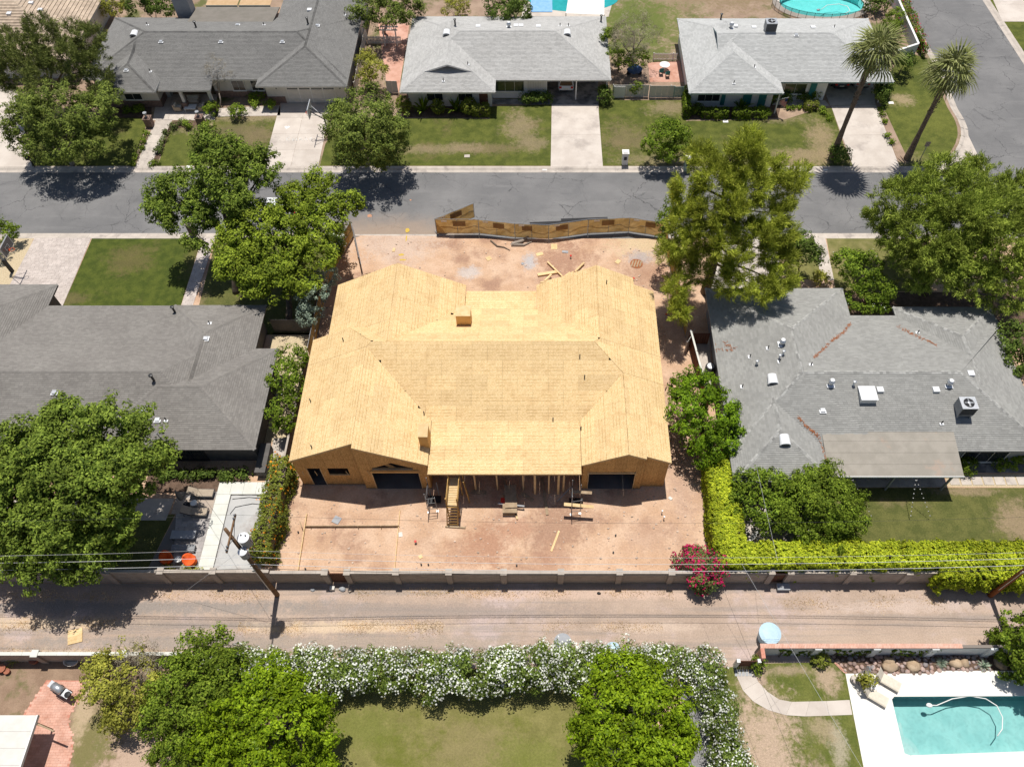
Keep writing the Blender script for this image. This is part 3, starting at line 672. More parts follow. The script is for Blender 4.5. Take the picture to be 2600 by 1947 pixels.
part('roof_step', m['osb'], HS, ('add', [(-19.28, 41.28, 3.8), (-15.88, 41.28, 4.9), (-15.88, 41.28, 5.69), (-19.28, 41.28, 3.98)], [(3, 2, 1, 0)]),
     ('add', [(-13.95, 29.24, zSLW(-13.95, 0) - .4), (-13.95, 29.62, zSLW(-13.95, 0) - .4), (-13.95, 29.62, zSLW(-13.95, 0)), (-13.95, 29.24, zSLW(-13.95, 0))], [(0, 1, 2, 3)]))

def wall(x0, x1, y, ztop, holes=(), pw=1.22, th=.05, axis='x', parent=HS, mat_=None):
    """wall of upright board strips with real openings; holes (a0,a1,z0,z1) or (a0,a1,z0,z1,zpeak)"""
    cuts = {x0, x1}; t = x0
    while t < x1: cuts.add(round(t, 3)); t += pw
    for h in holes:
        cuts |= {h[0], h[1]}
        if len(h) > 4: cuts.add((h[0] + h[1]) / 2)
    cuts = sorted(c for c in cuts if x0 <= c <= x1)
    def htop(h, x): return h[3] if len(h) < 5 else h[3] + (h[4] - h[3]) * (1 - abs(2 * (x - h[0]) / (h[1] - h[0]) - 1))
    for a, b in zip(cuts[:-1], cuts[1:]):
        if b - a < .02: continue
        mid = (a + b) / 2; hs = sorted([h for h in holes if h[0] <= mid <= h[1]], key=lambda h: h[2])
        lo = (0.0, 0.0); segs = []
        for h in hs:
            segs.append((lo, (h[2], h[2]))); lo = (htop(h, a), htop(h, b))
        segs.append((lo, (ztop(a), ztop(b))))
        for (l0, l1), (h0, h1) in segs:
            if max(h0 - l0, h1 - l1) < .03: continue
            bb = MB(); g = .004
            pl = [(a + g, l0), (b - g, l1), (b - g, h1), (a + g, h0)]
            if axis == 'x': vs = [(p, y, z) for p, z in pl] + [(p, y + th, z) for p, z in pl]
            else: vs = [(y, p, z) for p, z in pl] + [(y + th, p, z) for p, z in pl]
            bb.add(vs, [(0, 1, 2, 3), (7, 6, 5, 4), (0, 4, 5, 1), (1, 5, 6, 2), (2, 6, 7, 3), (3, 7, 4, 0)])
            bb.uv = [(z + .2, (p - a)) for p, z in pl] * 2
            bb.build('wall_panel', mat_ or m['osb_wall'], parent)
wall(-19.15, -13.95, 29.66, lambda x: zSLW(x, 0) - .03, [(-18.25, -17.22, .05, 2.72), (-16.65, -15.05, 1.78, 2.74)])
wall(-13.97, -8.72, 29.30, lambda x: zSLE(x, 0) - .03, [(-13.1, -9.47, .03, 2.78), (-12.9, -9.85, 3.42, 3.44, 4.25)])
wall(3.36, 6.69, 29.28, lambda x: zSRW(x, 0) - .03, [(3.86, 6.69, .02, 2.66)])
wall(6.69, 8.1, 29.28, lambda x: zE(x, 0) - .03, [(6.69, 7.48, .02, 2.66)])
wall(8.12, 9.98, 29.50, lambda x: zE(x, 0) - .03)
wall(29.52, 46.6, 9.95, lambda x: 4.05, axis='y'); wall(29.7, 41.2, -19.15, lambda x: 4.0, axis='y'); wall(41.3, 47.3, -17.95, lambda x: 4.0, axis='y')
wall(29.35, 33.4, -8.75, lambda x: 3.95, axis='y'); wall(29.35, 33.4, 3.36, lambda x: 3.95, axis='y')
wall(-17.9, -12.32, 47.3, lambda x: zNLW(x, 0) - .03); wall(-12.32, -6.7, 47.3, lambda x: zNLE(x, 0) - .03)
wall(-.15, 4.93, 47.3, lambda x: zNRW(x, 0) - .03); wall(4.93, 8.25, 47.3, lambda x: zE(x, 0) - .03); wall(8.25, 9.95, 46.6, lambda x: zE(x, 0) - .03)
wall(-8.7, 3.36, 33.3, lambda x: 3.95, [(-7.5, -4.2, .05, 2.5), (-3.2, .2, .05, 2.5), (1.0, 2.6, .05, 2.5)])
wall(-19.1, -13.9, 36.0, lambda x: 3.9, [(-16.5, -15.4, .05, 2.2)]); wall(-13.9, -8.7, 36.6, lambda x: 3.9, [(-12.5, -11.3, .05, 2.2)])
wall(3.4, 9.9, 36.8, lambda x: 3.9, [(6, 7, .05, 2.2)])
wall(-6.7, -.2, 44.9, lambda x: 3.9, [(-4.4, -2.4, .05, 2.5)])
part('floor_slab', m['slab_grey'], HS, ('box', -19.2, -8.7, 29.62, 46.9, -.1, .05), ('box', -13.93, -8.7, 29.27, 29.62, -.1, .052), ('box', 3.33, 8.1, 29.26, 46.9, -.1, .048), ('box', 8.11, 9.94, 29.56, 46.5, -.1, .047), ('box', -8.69, 3.32, 33.35, 45, -.1, .046))
for x in (-18.27, -17.2): part('door_jamb', m['lumber'], HS, ('beam', (x, 29.64, .05), (x, 29.64, 2.75), .05, .06))
for x, y, z0, z1 in ((-13.13, 29.27, .03, 2.8), (-9.44, 29.27, .03, 2.8), (3.84, 29.25, .02, 2.68), (7.5, 29.25, .02, 2.68)):
    part('opening_stud', m['lumber'], HS, ('beam', (x, y, z0), (x, y, z1), .05, .05))
part('header_beam', m['osb_wall'], HS, ('box', -13.15, -9.42, 29.2, 29.29, 2.8, 3.1)); part('header_beam', m['lumber'], HS, ('box', 3.85, 7.5, 29.2, 29.27, 2.67, 2.78))
part('sill_board', m['lumber_old'], HS, ('box', -16.66, -15.04, 29.6, 29.66, 1.70, 1.77)); part('gable_sill', m['lumber_old'], HS, ('box', -12.95, -9.8, 29.18, 29.29, 3.33, 3.42))
for x in (-12.2, -11.95, -10.5, -10.25): part('brace_stud', m['lumber'], HS, ('beam', (x, 29.9, 3.0), (x + .35, 31.0, .1), .05, .1))
for x, z in ((-18.4, 2.95), (-17.35, 3.0), (-16.75, 3.0), (-14.9, 3.0), (3.75, 3.0), (7.55, 3.0), (-13.2, 3.05), (-9.4, 3.1)):
    part('brace_stick', m['lumber'], HS, ('beam', (x, 29.15, z - .45), (x + random.uniform(-.2, .25), 29.24, z + .05), .025, .05))
# porch posts and rim beam
part('porch_beam', m['lumber'], HS, ('box', -8.5, 3.15, 28.66, 28.80, 3.45, 3.68))
for x, y, w in ((-7.21, 29.3, .12), (-5.14, 29.2, .12), (-3.38, 29.2, .12), (-1.31, 29.2, .12), (-.37, 28.84, .17), (.73, 28.86, .11), (1.49, 28.83, .17), (1.91, 29.1, .15)):
    part('porch_post', m['lumber'], HS, ('beam', (x, y, 0), (x, y, zPS(x, y) - .05), w, w))
for i in range(18):
    x = -8.3 + i * .66; part('rafter', m['lumber_old'], HS, ('beam', (x, 28.65, 3.72), (x, 33.2, 3.9), .045, .12))
# boxed flues
for nm, (x0, x1, y0, y1, z0, z1), back in (('chimney', (-6.95, -5.76, 41.72, 42.8, 4.9, 6.72), 42.8), ('chimney', (-9.25, -8.55, 30.75, 31.9, 3.6, 5.72), 31.9)):
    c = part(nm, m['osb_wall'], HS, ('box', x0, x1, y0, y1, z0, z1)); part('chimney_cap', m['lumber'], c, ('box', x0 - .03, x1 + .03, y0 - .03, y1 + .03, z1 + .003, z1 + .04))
# vent pipes through the sheathing
for u, v, fz in ((872, 866, zSLW), (789, 1020, zSLW), (792, 1137, zSLW), (1472, 908, zCS), (1484, 960, zCS), (1404, 1068, zPS), (1475, 1090, zSRW), (1077, 1052, zSLE), (1690, 990, zE), (1540, 720, zE)):
    z = 5
    for _ in range(30): p = G(u, v, z); z += .5 * (fz(p.x, p.y) - z)
    p = G(u, v, z); part('vent_pipe', m['black'], HS, ('cyl', (p.x, p.y, z - .1), (p.x, p.y, z + .42), .045, None, 8))
# ------------------------------------------------------------------ neighbouring houses
m['shA'] = shingle_mat('shingle_grey', (.180, .177, .170), (.205, .202, .193), .10)
m['shB'] = shingle_mat('shingle_pale', (.395, .39, .375), (.43, .425, .41), .10)
m['shC'] = shingle_mat('shingle_silver', (.415, .42, .41), (.455, .46, .45), .10)
m['shD'] = shingle_mat('shingle_charcoal', (.20, .187, .172), (.228, .215, .197), .10)
m['shE'] = shingle_mat('shingle_mid', (.265, .263, .248), (.295, .293, .276), .10)
m['capA'] = shingle_mat('ridge_cap_dark', (.115, .113, .108), (.15, .148, .142), .2)
m['capE'] = shingle_mat('ridge_cap_pale', (.285, .283, .268), (.335, .333, .315), .3)
m['tileF'] = shingle_mat('tile_tan', (0.396, 0.314, 0.237), (0.495, 0.396, 0.303), .12)

def hip(x0, x1, y0, y1, z0, p, axis='x', ends=('hip', 'hip')):
    """four planes of a hipped or gabled roof over a rectangle: (corner list, height function, eave direction)"""
    out = []
    if axis == 'x':
        yc, h = (y0 + y1) / 2, (y1 - y0) / 2
        a = x0 + (h if ends[0] == 'hip' else 0); b = x1 - (h if ends[1] == 'hip' else 0)
        out.append(([(x0, y0), (x1, y0), (b, yc), (a, yc)], lambda x, y: z0 + p * (y - y0), (1, 0)))
        out.append(([(x1, y1), (x0, y1), (a, yc), (b, yc)], lambda x, y: z0 + p * (y1 - y), (1, 0)))
        if ends[0] == 'hip': out.append(([(x0, y1), (x0, y0), (a, yc)], lambda x, y: z0 + p * (x - x0), (0, 1)))
        if ends[1] == 'hip': out.append(([(x1, y0), (x1, y1), (b, yc)], lambda x, y: z0 + p * (x1 - x), (0, 1)))
        caps = [((a, yc), (b, yc))] + ([((x0, y0), (a, yc)), ((x0, y1), (a, yc))] if ends[0] == 'hip' else []) + ([((x1, y0), (b, yc)), ((x1, y1), (b, yc))] if ends[1] == 'hip' else [])
    else:
        xc, h = (x0 + x1) / 2, (x1 - x0) / 2
        a = y0 + (h if ends[0] == 'hip' else 0); b = y1 - (h if ends[1] == 'hip' else 0)
        out.append(([(x0, y1), (x0, y0), (xc, a), (xc, b)], lambda x, y: z0 + p * (x - x0), (0, 1)))
        out.append(([(x1, y0), (x1, y1), (xc, b), (xc, a)], lambda x, y: z0 + p * (x1 - x), (0, 1)))
        if ends[0] == 'hip': out.append(([(x0, y0), (x1, y0), (xc, a)], lambda x, y: z0 + p * (y - y0), (1, 0)))
        if ends[1] == 'hip': out.append(([(x1, y1), (x0, y1), (xc, b)], lambda x, y: z0 + p * (y1 - y), (1, 0)))
        caps = [((xc, a), (xc, b))] + ([((x0, y0), (xc, a)), ((x1, y0), (xc, a))] if ends[0] == 'hip' else []) + ([((x0, y1), (xc, b)), ((x1, y1), (xc, b))] if ends[1] == 'hip' else [])
    return out, caps
def inside(p, poly):
    s = 0
    for i in range(len(poly)):
        (ax, ay), (bx, by) = poly[i], poly[(i + 1) % len(poly)]; c = (bx - ax) * (p[1] - ay) - (by - ay) * (p[0] - ax)
        if abs(c) < 1e-6: continue
        if s == 0: s = 1 if c > 0 else -1
        elif (c > 0) != (s > 0): return False
    return True
def roofz(planes, x, y):
    z = [fz(x, y) for pts, fz, _ in planes if inside((x, y), pts)]
    return max(z) if z else None
def onroof(planes, u, v):
    best = None
    for k in range(60, 20, -1):
        z = k * .1; p = G(u, v, z); r_ = roofz(planes, p.x, p.y)
        if r_ is not None and r_ >= z - .06: return Vector((p.x, p.y, r_))
    p = G(u, v, 4); return p
def shingles(planes, name, mat_, parent, EX=.175, TW=.36, th=.026):
    V, F = [], []; rg = random.Random(3)
    for pts, fz, along in planes:
        P = poly3(pts, fz); nrm = (P[1] - P[0]).cross(P[2] - P[0]).normalized()
        if nrm.z < 0: nrm = -nrm
        e1 = Vector((along[0], along[1], fz(*along) - fz(0, 0))).normalized(); e2 = nrm.cross(e1).normalized()
        if e2.z < 0: e2 = -e2
        o = min(P, key=lambda p: p.z); q = [((p - o).dot(e1), (p - o).dot(e2)) for p in P]; n = len(q)
        if sum(q[i][0] * q[(i + 1) % n][1] - q[(i + 1) % n][0] * q[i][1] for i in range(n)) < 0: q = q[::-1]
        hp = [(-(q[(i + 1) % n][1] - q[i][1]), q[(i + 1) % n][0] - q[i][0], (q[(i + 1) % n][1] - q[i][1]) * q[i][0] - (q[(i + 1) % n][0] - q[i][0]) * q[i][1]) for i in range(n)]
        y1 = max(p[1] for p in q)
        for r_ in range(int(y1 / EX) + 1):
            ya, yb = r_ * EX, min(y1, (r_ + 1) * EX); band = clip2(q, [(0, 1, -ya), (0, -1, yb)])
            if len(band) < 3: continue
            x0 = min(p[0] for p in band); x1 = max(p[0] for p in band)
            s = x0 - rg.random() * TW
            while s < x1:
                w = TW * rg.uniform(.9, 1.1); rc = [(s + .003, ya), (s + w - .003, ya), (s + w - .003, yb), (s + .003, yb)]; s += w
                if not all(a * x + b * y + c >= 0 for x, y in rc for a, b, c in hp):
                    rc = clip2(rc, hp)
                    if len(rc) < 3: continue
                t = th * rg.uniform(.85, 1.2); k = len(rc); b0 = len(V)
                for x, y in rc:
                    f = (yb - y) / EX; V.append(o + e1 * x + e2 * y + nrm * (.004 + t * f))
                F.append(tuple(range(b0, b0 + k)))
                if k == 4:
                    V.append(o + e1 * rc[1][0] + e2 * rc[1][1]); V.append(o + e1 * rc[0][0] + e2 * rc[0][1]); F.append((b0, b0 + k + 1, b0 + k, b0 + 1))
    b = MB(); b.v = [tuple(p) for p in V]; b.f = F
    return b.build(name, mat_, parent, 'stuff')
def caps_mesh(planes, caps, name, mat_, parent):
    b = MB()
    for (ax, ay), (bx, by) in caps:
        L = math.hypot(bx - ax, by - ay)
        if L < .3: continue
        n = int(L / .26); d = Vector((bx - ax, by - ay)) / L; nr = Vector((-d.y, d.x))
        za, zb = roofz(planes, ax + d.x * .01, ay + d.y * .01), roofz(planes, bx - d.x * .01, by - d.y * .01)
        if za is None or zb is None: continue
        for i in range(n):
            t0, t1 = i / n, min(1, (i + 1.15) / n); lift = .055
            for sgn in (-1, 1):
                c0 = Vector((ax, ay)) + d * L * t0; c1 = Vector((ax, ay)) + d * L * t1; z0 = za + (zb - za) * t0 + lift + .012 * (i % 2) * .5; z1 = za + (zb - za) * t1 + lift - .012
                o0 = c0 + nr * sgn * .15; o1 = c1 + nr * sgn * .15
                r0 = roofz(planes, *o0) or z0 - .06; r1 = roofz(planes, *o1) or z1 - .06
                vs = [(c0.x, c0.y, z0), (c1.x, c1.y, z1), (o1.x, o1.y, min(r1 + .024, z1)), (o0.x, o0.y, min(r0 + .03, z0))]
                b.add(vs, [(0, 1, 2, 3) if sgn < 0 else (3, 2, 1, 0)])
    return b.build(name, mat_, parent, 'stuff')
def roof_body(planes, mat_, parent, th=.16):
    b = MB()
    for pts, fz, _ in planes:
        P = poly3(pts, fz); nrm = (P[1] - P[0]).cross(P[2] - P[0])
        if nrm.z < 0: P.reverse()
        k = len(P); Q = [p - Vector((0, 0, th)) for p in P]
        b.add(P + Q, [tuple(range(k)), tuple(reversed(range(k, 2 * k)))] + [(j, k + j, k + (j + 1) % k, (j + 1) % k) for j in range(k)])
    return b.build('roof', mat_, parent)
def window(parent, x0, x1, z0, z1, y, nx=2, fr=None, gl=None, sill=True, fw=.06):
    fr = fr or m['white']; gl = gl or m['glass']
    w = part('window', fr, parent, ('box', x0, x1, y - .05, y + .02, z1 - fw, z1), ('box', x0, x1, y - .05, y + .02, z0, z0 + fw), ('box', x0, x0 + fw, y - .05, y + .02, z0 + fw, z1 - fw), ('box', x1 - fw, x1, y - .05, y + .02, z0 + fw, z1 - fw))
    pw = (x1 - x0 - 2 * fw) / nx
    for i in range(nx):
        a = x0 + fw + i * pw; part('pane', gl, w, ('box', a + .012, a + pw - .012, y - .025, y - .012, z0 + fw, z1 - fw))
        if i: part('mullion', fr, w, ('box', a - .012, a + .012, y - .045, y, z0 + fw, z1 - fw))
    if sill: part('sill', fr, w, ('box', x0 - .05, x1 + .05, y - .1, y + .01, z0 - .06, z0 - .003))
    return w
def door(parent, x0, x1, z1, y, dm, fr=None):
    d = part('door', dm, parent, ('box', x0, x1, y - .03, y + .01, .04, z1)); part('door_frame', fr or m['white'], d, ('box', x0 - .07, x0, y - .05, y + .01, .04, z1 + .07), ('box', x1, x1 + .07, y - .05, y + .01, .04, z1 + .07), ('box', x0, x1, y - .05, y + .01, z1, z1 + .07))
    part('handle', m['steel'], d, ('box', x1 - .12, x1 - .08, y - .08, y - .03, 1.0, 1.12)); return d
def garage_door(parent, x0, x1, z1, y):
    n = 4; w = (x1 - x0) / n; d = part('garage_door', m['white'], parent, ('box', x0, x1, y + .01, y + .05, .03, z1))
    for i in range(n):
        for k in range(3):
            part('door_panel', m['offwhite'], d, ('box', x0 + i * w + .05, x0 + (i + 1) * w - .05, y - .015, y + .009, .06 + k * .58, .06 + (k + 1) * .58 - .05))
        part('pane', m['glass'], d, ('box', x0 + i * w + .08, x0 + (i + 1) * w - .08, y - .012, y + .009, 1.82, z1 - .08))
def fitting(kind, p, parent):
    x, y, z = p
    if kind == 'pipe': q = part('vent_pipe', m['black'], parent, ('cyl', (x, y, z - .1), (x, y, z + .38), .05, None, 8)); part('flashing', m['steel_white'], q, ('obox', (x, y, z + .03), (.34, .34, .02)))
    elif kind == 'wpipe': q = part('vent_pipe', m['steel_white'], parent, ('cyl', (x, y, z - .1), (x, y, z + .45), .08, None, 10)); part('pipe_cap', m['steel'], q, ('lathe', (x, y, z + .45), [(.14, 0), (.14, .1), (.02, .15)], 10))
    elif kind == 'flue': q = part('flue', m['black_metal'], parent, ('cyl', (x, y, z - .1), (x, y, z + .7), .1, None, 10)); part('pipe_cap', m['black_metal'], q, ('lathe', (x, y, z + .7), [(.17, 0), (.17, .08), (.02, .14)], 10))
    elif kind == 'box': part('roof_vent', m['steel_white'], parent, ('box', x - .26, x + .26, y - .24, y + .24, z - .1, z + .17))
    elif kind == 'bigbox':
        q = part('skylight', m['white'], parent, ('box', x - .62, x + .62, y - .62, y + .62, z - .25, z + .36)); part('skylight_lid', m['steel_white'], q, ('box', x - .68, x + .68, y - .68, y + .68, z + .363, z + .40))
    elif kind == 'sbox': q = part('roof_vent', m['steel'], parent, ('box', x - .18, x + .18, y - .16, y + .16, z - .1, z + .16)); part('flashing', m['steel_white'], q, ('obox', (x, y, z + .03), (.55, .5, .02)))
    elif kind == 'hood':
        b = MB(); n = 8; pts = [(.45 * math.cos(math.pi * i / n), .38 * math.sin(math.pi * i / n)) for i in range(n + 1)]
        vs = [(x + a, y - .35, z + h) for a, h in pts] + [(x + a * .8, y + .55, z + .2 + h * .45) for a, h in pts]
        b.add(vs, [(i, i + 1, n + 2 + i, n + 1 + i) for i in range(n)]); b.add([(x + a, y - .34, z + h) for a, h in pts], [tuple(range(n + 1))])
        q = b.build('hood_vent', m['steel_white'], parent); part('hood_louvre', m['dark_wall'], q, ('box', x - .3, x + .3, y - .37, y - .35, z + .02, z + .2))
    elif kind == 'turbine':
        q = part('turbine_vent', m['steel'], parent, ('cyl', (x, y, z - .15), (x, y, z + .3), .17, None, 14), ('lathe', (x, y, z + .3), [(.19, 0), (.27, .12), (.27, .22), (.18, .33), (.03, .38)], 16))
        part('turbine_cap', m['steel_white'], q, ('lathe', (x, y, z + .66), [(.19, 0), (.17, .04), (.03, .07)], 14)); part('flashing', m['steel_white'], q, ('obox', (x, y, z + .02), (.62, .62, .02)))
    elif kind == 'ac':
        q = part('air_conditioner', m['grey_metal'], parent, ('box', x - .62, x + .62, y - .55, y + .55, z + .22, z + 1.25))
        part('ac_top', m['steel'], q, ('box', x - .64, x + .64, y - .57, y + .57, z + 1.253, z + 1.30)); part('fan_ring', m['black'], q, ('lathe', (x, y, z + 1.30), [(.42, 0), (.42, .02), (.36, .02)], 20))
        part('fan_hub', m['steel'], q, ('lathe', (x, y, z + 1.325), [(.13, 0), (.12, .03), (.02, .04)], 12))
        for k in range(4):
            t = k * math.pi / 2; part('fan_blade', m['grey_metal'], q, ('obox', (x + .24 * math.cos(t), y + .24 * math.sin(t), z + 1.335), (.24, .12, .01), t, .3))
        for i in range(9): part('louvre', m['black'], q, ('box', x - .58, x + .58, y - .565, y - .551, z + .35 + i * .095, z + .40 + i * .095))
        for sx in (-.5, .5): part('stand_leg', m['grey_metal'], q, ('box', x + sx - .04, x + sx + .04, y - .55, y + .55, z - .45, z + .219))
def house(name, label, loc, roofs, sm, fm, fits=(), extra=(), tile=(.175, .36, .026), cm=None):
    h = thing(name, label, 'house', loc); planes, caps = [], []
    for r_ in roofs:
        a, c = hip(*r_) if not isinstance(r_[0], list) else r_
        planes += a; caps += [k_ for k_ in c if k_[0] != (27.6, 31.05)]
    planes += list(extra)
    roof_body(planes, fm, h)
    rf = [o for o in h.children if o.name.startswith('roof')][0]
    shingles(planes, 'shingles', sm, rf, *tile); caps_mesh(planes, caps, 'ridge_caps', cm or sm, rf)
    for k, u, v in fits: fitting(k, onroof(planes, u, v), h)
    return h, planes
def wx(u, v, z=0): return G(u, v, z).x
EZ, PT = 2.9, .33
# --- A: grey house with garage, upper left
HA, PA = house('grey_shingle_house', 'grey shingle house with white garage door and covered entry, upper left', (-37, 84, 0),
    [(-51.75, -21.9, 79.2, 91.5, EZ, PT, 'x', ('hip', 'hip')), (-31.9, -21.65, 77.86, 99.5, EZ + .012, PT, 'y', ('hip', 'hip')), (-50.1, -42.9, 76.8, 86, EZ + .008, PT, 'y', ('hip', 'gable'))],
    m['shA'], m['offwhite'], cm=m['capA'], fits=
    [('hood', 341, 90), ('sbox', 409, 107), ('sbox', 561, 107), ('sbox', 717, 107), ('flue', 498, 70), ('sbox', 603, 64), ('pipe', 670, 64), ('flue', 782, 60), ('sbox', 806, 66), ('box', 786, 26), ('sbox', 321, 180), ('pipe', 382, 183), ('pipe', 374, 64), ('pipe', 875, 38)],
    extra=[([(-42.9, 77.54), (-37.0, 77.54), (-37.0, 79.4), (-42.9, 79.4)], lambda x, y: 2.62 + .19 * (y - 77.54), (1, 0))])
part('patio_roof', surf('rolled_dark', (.18, .165, .14), (.21, .19, .165), 1, fine=.06), HA, ('add', [(-42.2, 89.6, 3.55), (-32.0, 89.6, 3.55), (-32.0, 93.5, 3.1), (-42.2, 93.5, 3.1), (-42.2, 89.6, 3.43), (-32.0, 89.6, 3.43), (-32.0, 93.5, 2.98), (-42.2, 93.5, 2.98)], [(0, 1, 2, 3), (7, 6, 5, 4), (2, 6, 7, 3), (1, 5, 6, 2), (3, 7, 4, 0)]))
part('wall', m['offwhite'], HA, ('box', -51.1, -43.0, 80.0, 91.0, 0, 2.88), ('box', -37.6, -22.3, 80.0, 91.0, 0, 2.88), ('box', -43.0, -37.6, 82.0, 91.0, 0, 2.88), ('box', -31.3, -22.25, 78.95, 99, 0, 2.9), ('box', -49.5, -43.5, 78.2, 80.0, 0, 2.9))
part('brick_base', m['brick_brown'], HA, ('box', -49.56, -43.44, 78.14, 78.19, 0, .85), ('box', -43.49, -43.44, 78.2, 80, 0, .85), ('box', -37.6, -31.4, 79.94, 79.99, 0, .85), ('box', -31.36, -29.3, 78.89, 78.94, 0, .85), ('box', -42.9, -37.7, 81.94, 81.99, 0, .85))
garage_door(HA, -28.9, -23.4, 2.25, 78.91)
window(HA, -47.3, -45.3, 1.0, 2.2, 78.14, 2); window(HA, -35.4, -33.9, .95, 2.3, 79.93, 2); window(HA, -33.2, -31.8, .95, 2.3, 79.93, 2); window(HA, -40.4, -38.2, .7, 2.2, 81.93, 2)
door(HA, -42.6, -41.6, 2.1, 81.95, m['black'])
for x in (-40.6, -37.4):
    part('porch_column', m['offwhite'], HA, ('box', x - .16, x + .16, 77.75, 78.07, .9, 2.66)); part('column_base', m['brick_brown'], HA, ('box', x - .3, x + .3, 77.6, 78.2, 0, .9))
for x in (-30.0, -22.75): part('wall_lamp', m['black_metal'], HA, ('box', x - .07, x + .07, 78.8, 78.92, 1.95, 2.2))
chA = part('chimney', m['grey_paint'], HA, ('box', -44.2, -42.3, 91.8, 93.2, 0, 5.7)); part('chimney_cap', m['steel_white'], chA, ('box', -44.3, -42.2, 91.7, 93.3, 5.703, 5.85))
# --- B: pale house with carport, upper middle
HB, PB = house('pale_grey_carport_house', 'pale grey shingle house with small dark gable and white car in its carport', (-4, 84, 0),
    [(-15.5, 8.1, 79.1, 91.74, EZ, PT, 'x', ('hip', 'hip')), (-15.6, -4.95, 76.83, 88, EZ + .01, PT, 'y', ('hip', 'gable'))],
    m['shB'], m['white'],
    [('hood', 1134, 88), ('hood', 1440, 88), ('box', 1214, 68), ('box', 1367, 68), ('turbine', 1292, 70), ('box', 1310, 66), ('box', 1323, 66), ('flue', 1156, 66), ('pipe', 1443, 67), ('pipe', 1422, 66), ('pipe', 1126, 208), ('pipe', 1188, 164), ('flue', 1526, 55)],
    extra=[([(-13.08, 79.35), (-10.275, 79.35), (-10.275, 82.16)], lambda x, y: EZ + .014 + PT * (x + 15.6), (0, 1)), ([(-7.47, 79.35), (-10.275, 82.16), (-10.275, 79.35)], lambda x, y: EZ + .014 + PT * (-4.95 - x), (0, 1))])
gz = EZ + PT * (79.75 - 76.83)                                # small gablet vent on the front hip
part('gable_vent', m['dark_wall'], HB, ('add', [(-12.7, 79.75, gz), (-7.85, 79.75, gz), (-10.275, 79.75, 4.6)], [(0, 1, 2)]))
for k in range(4): part('louvre', m['grey_paint'], HB, ('box', -12.2 + k * .5, -8.35 - k * .5, 79.71, 79.745, gz + .05 + k * .17, gz + .11 + k * .17))
xc = wx(1389, 262)
part('wall', m['white'], HB, ('box', -15.0, -5.5, 78.3, 91.2, 0, 2.88), ('box', -5.5, xc, 79.9, 91.2, 0, 2.88), ('box', xc, 7.6, 86.5, 91.2, 0, 2.88))
part('dado', m['white'], HB, ('box', -5.4, xc, 79.84, 79.89, 0, .8)); part('siding', m['offwhite'], HB, *[('box', -1.4 + i * .28, -1.4 + i * .28 + .24, 79.82, 79.885, .85, 2.75) for i in range(8)])
window(HB, -5.1, -1.75, .9, 2.35, 79.83, 3, gl=m['glass_green']); window(HB, -12.9, -11.0, .8, 2.3, 78.24, 2); window(HB, -9.3, -7.6, .8, 2.3, 78.24, 2)
door(HB, -6.9, -5.9, 2.1, 78.26, m['brown_gate'])
for x in (4.2, 7.7): part('carport_post', m['white'], HB, ('box', x - .06, x + .06, 79.5, 79.62, 0, 2.75))
part('carport_ceiling', m['offwhite'], HB, ('box', xc + .02, 7.9, 79.4, 86.5, 2.70, 2.73))
# --- C: silver house with flag, upper right
HC, PC = house('silver_shingle_house', 'silver shingle house with teal trim and rooftop cooler, beside the palm trees', (28, 84, 0),
    [(16.75, 40.0, 78.72, 91.3, EZ, PT, 'x', ('hip', 'hip')), (16.65, 27.2, 76.65, 88, EZ + .01, PT, 'y', ('hip', 'gable'))],
    m['shC'], m['teal_pale'],
    [('ac', 1953, 80), ('box', 1867, 68), ('box', 1914, 71), ('box', 2064, 71), ('sbox', 2021, 92), ('turbine', 1856, 72), ('pipe', 1915, 172), ('pipe', 1863, 213), ('pipe', 2118, 70), ('flue', 1830, 50)],
    extra=[([(20.4, 82.37), (23.05, 85.01), (20.4, 85.01)], lambda x, y: EZ + .008 + PT * (y - 78.72), (1, 0)), ([(20.4, 87.65), (20.4, 85.01), (23.05, 85.01)], lambda x, y: EZ + .008 + PT * (91.3 - y), (1, 0))])
part('gablet_board', m['teal'], HC, ('add', [(20.55, 82.5, 4.12), (20.55, 87.5, 4.12), (20.55, 85.01, 4.93)], [(0, 1, 2), (2, 1, 0)]))
xc2 = wx(2090, 260)
part('wall', m['white'], HC, ('box', 17.2, 26.6, 78.2, 90.8, 0, 2.88), ('box', 26.6, xc2, 79.4, 90.8, 0, 2.88), ('box', xc2, 39.5, 85.8, 90.8, 0, 2.88))
window(HC, 18.0, 20.6, .8, 2.2, 78.14, 3); window(HC, 28.0, 30.6, .9, 2.3, 79.34, 2, gl=m['glass_green'])
for x0, x1, y in ((20.75, 21.2, 78.14), (23.2, 24.2, 78.14), (31.0, 31.7, 79.34)): part('shutter', m['teal'], HC, ('box', x0, x1, y - .04, y + .05, .3, 2.4))
door(HC, 25.0, 25.9, 2.1, 78.17, m['teal'])
part('porch_post', m['white'], HC, ('box', 26.85, 26.97, 76.95, 77.07, 0, 2.75)); part('carport_post', m['white'], HC, ('box', 39.2, 39.32, 79.0, 79.12, 0, 2.75))
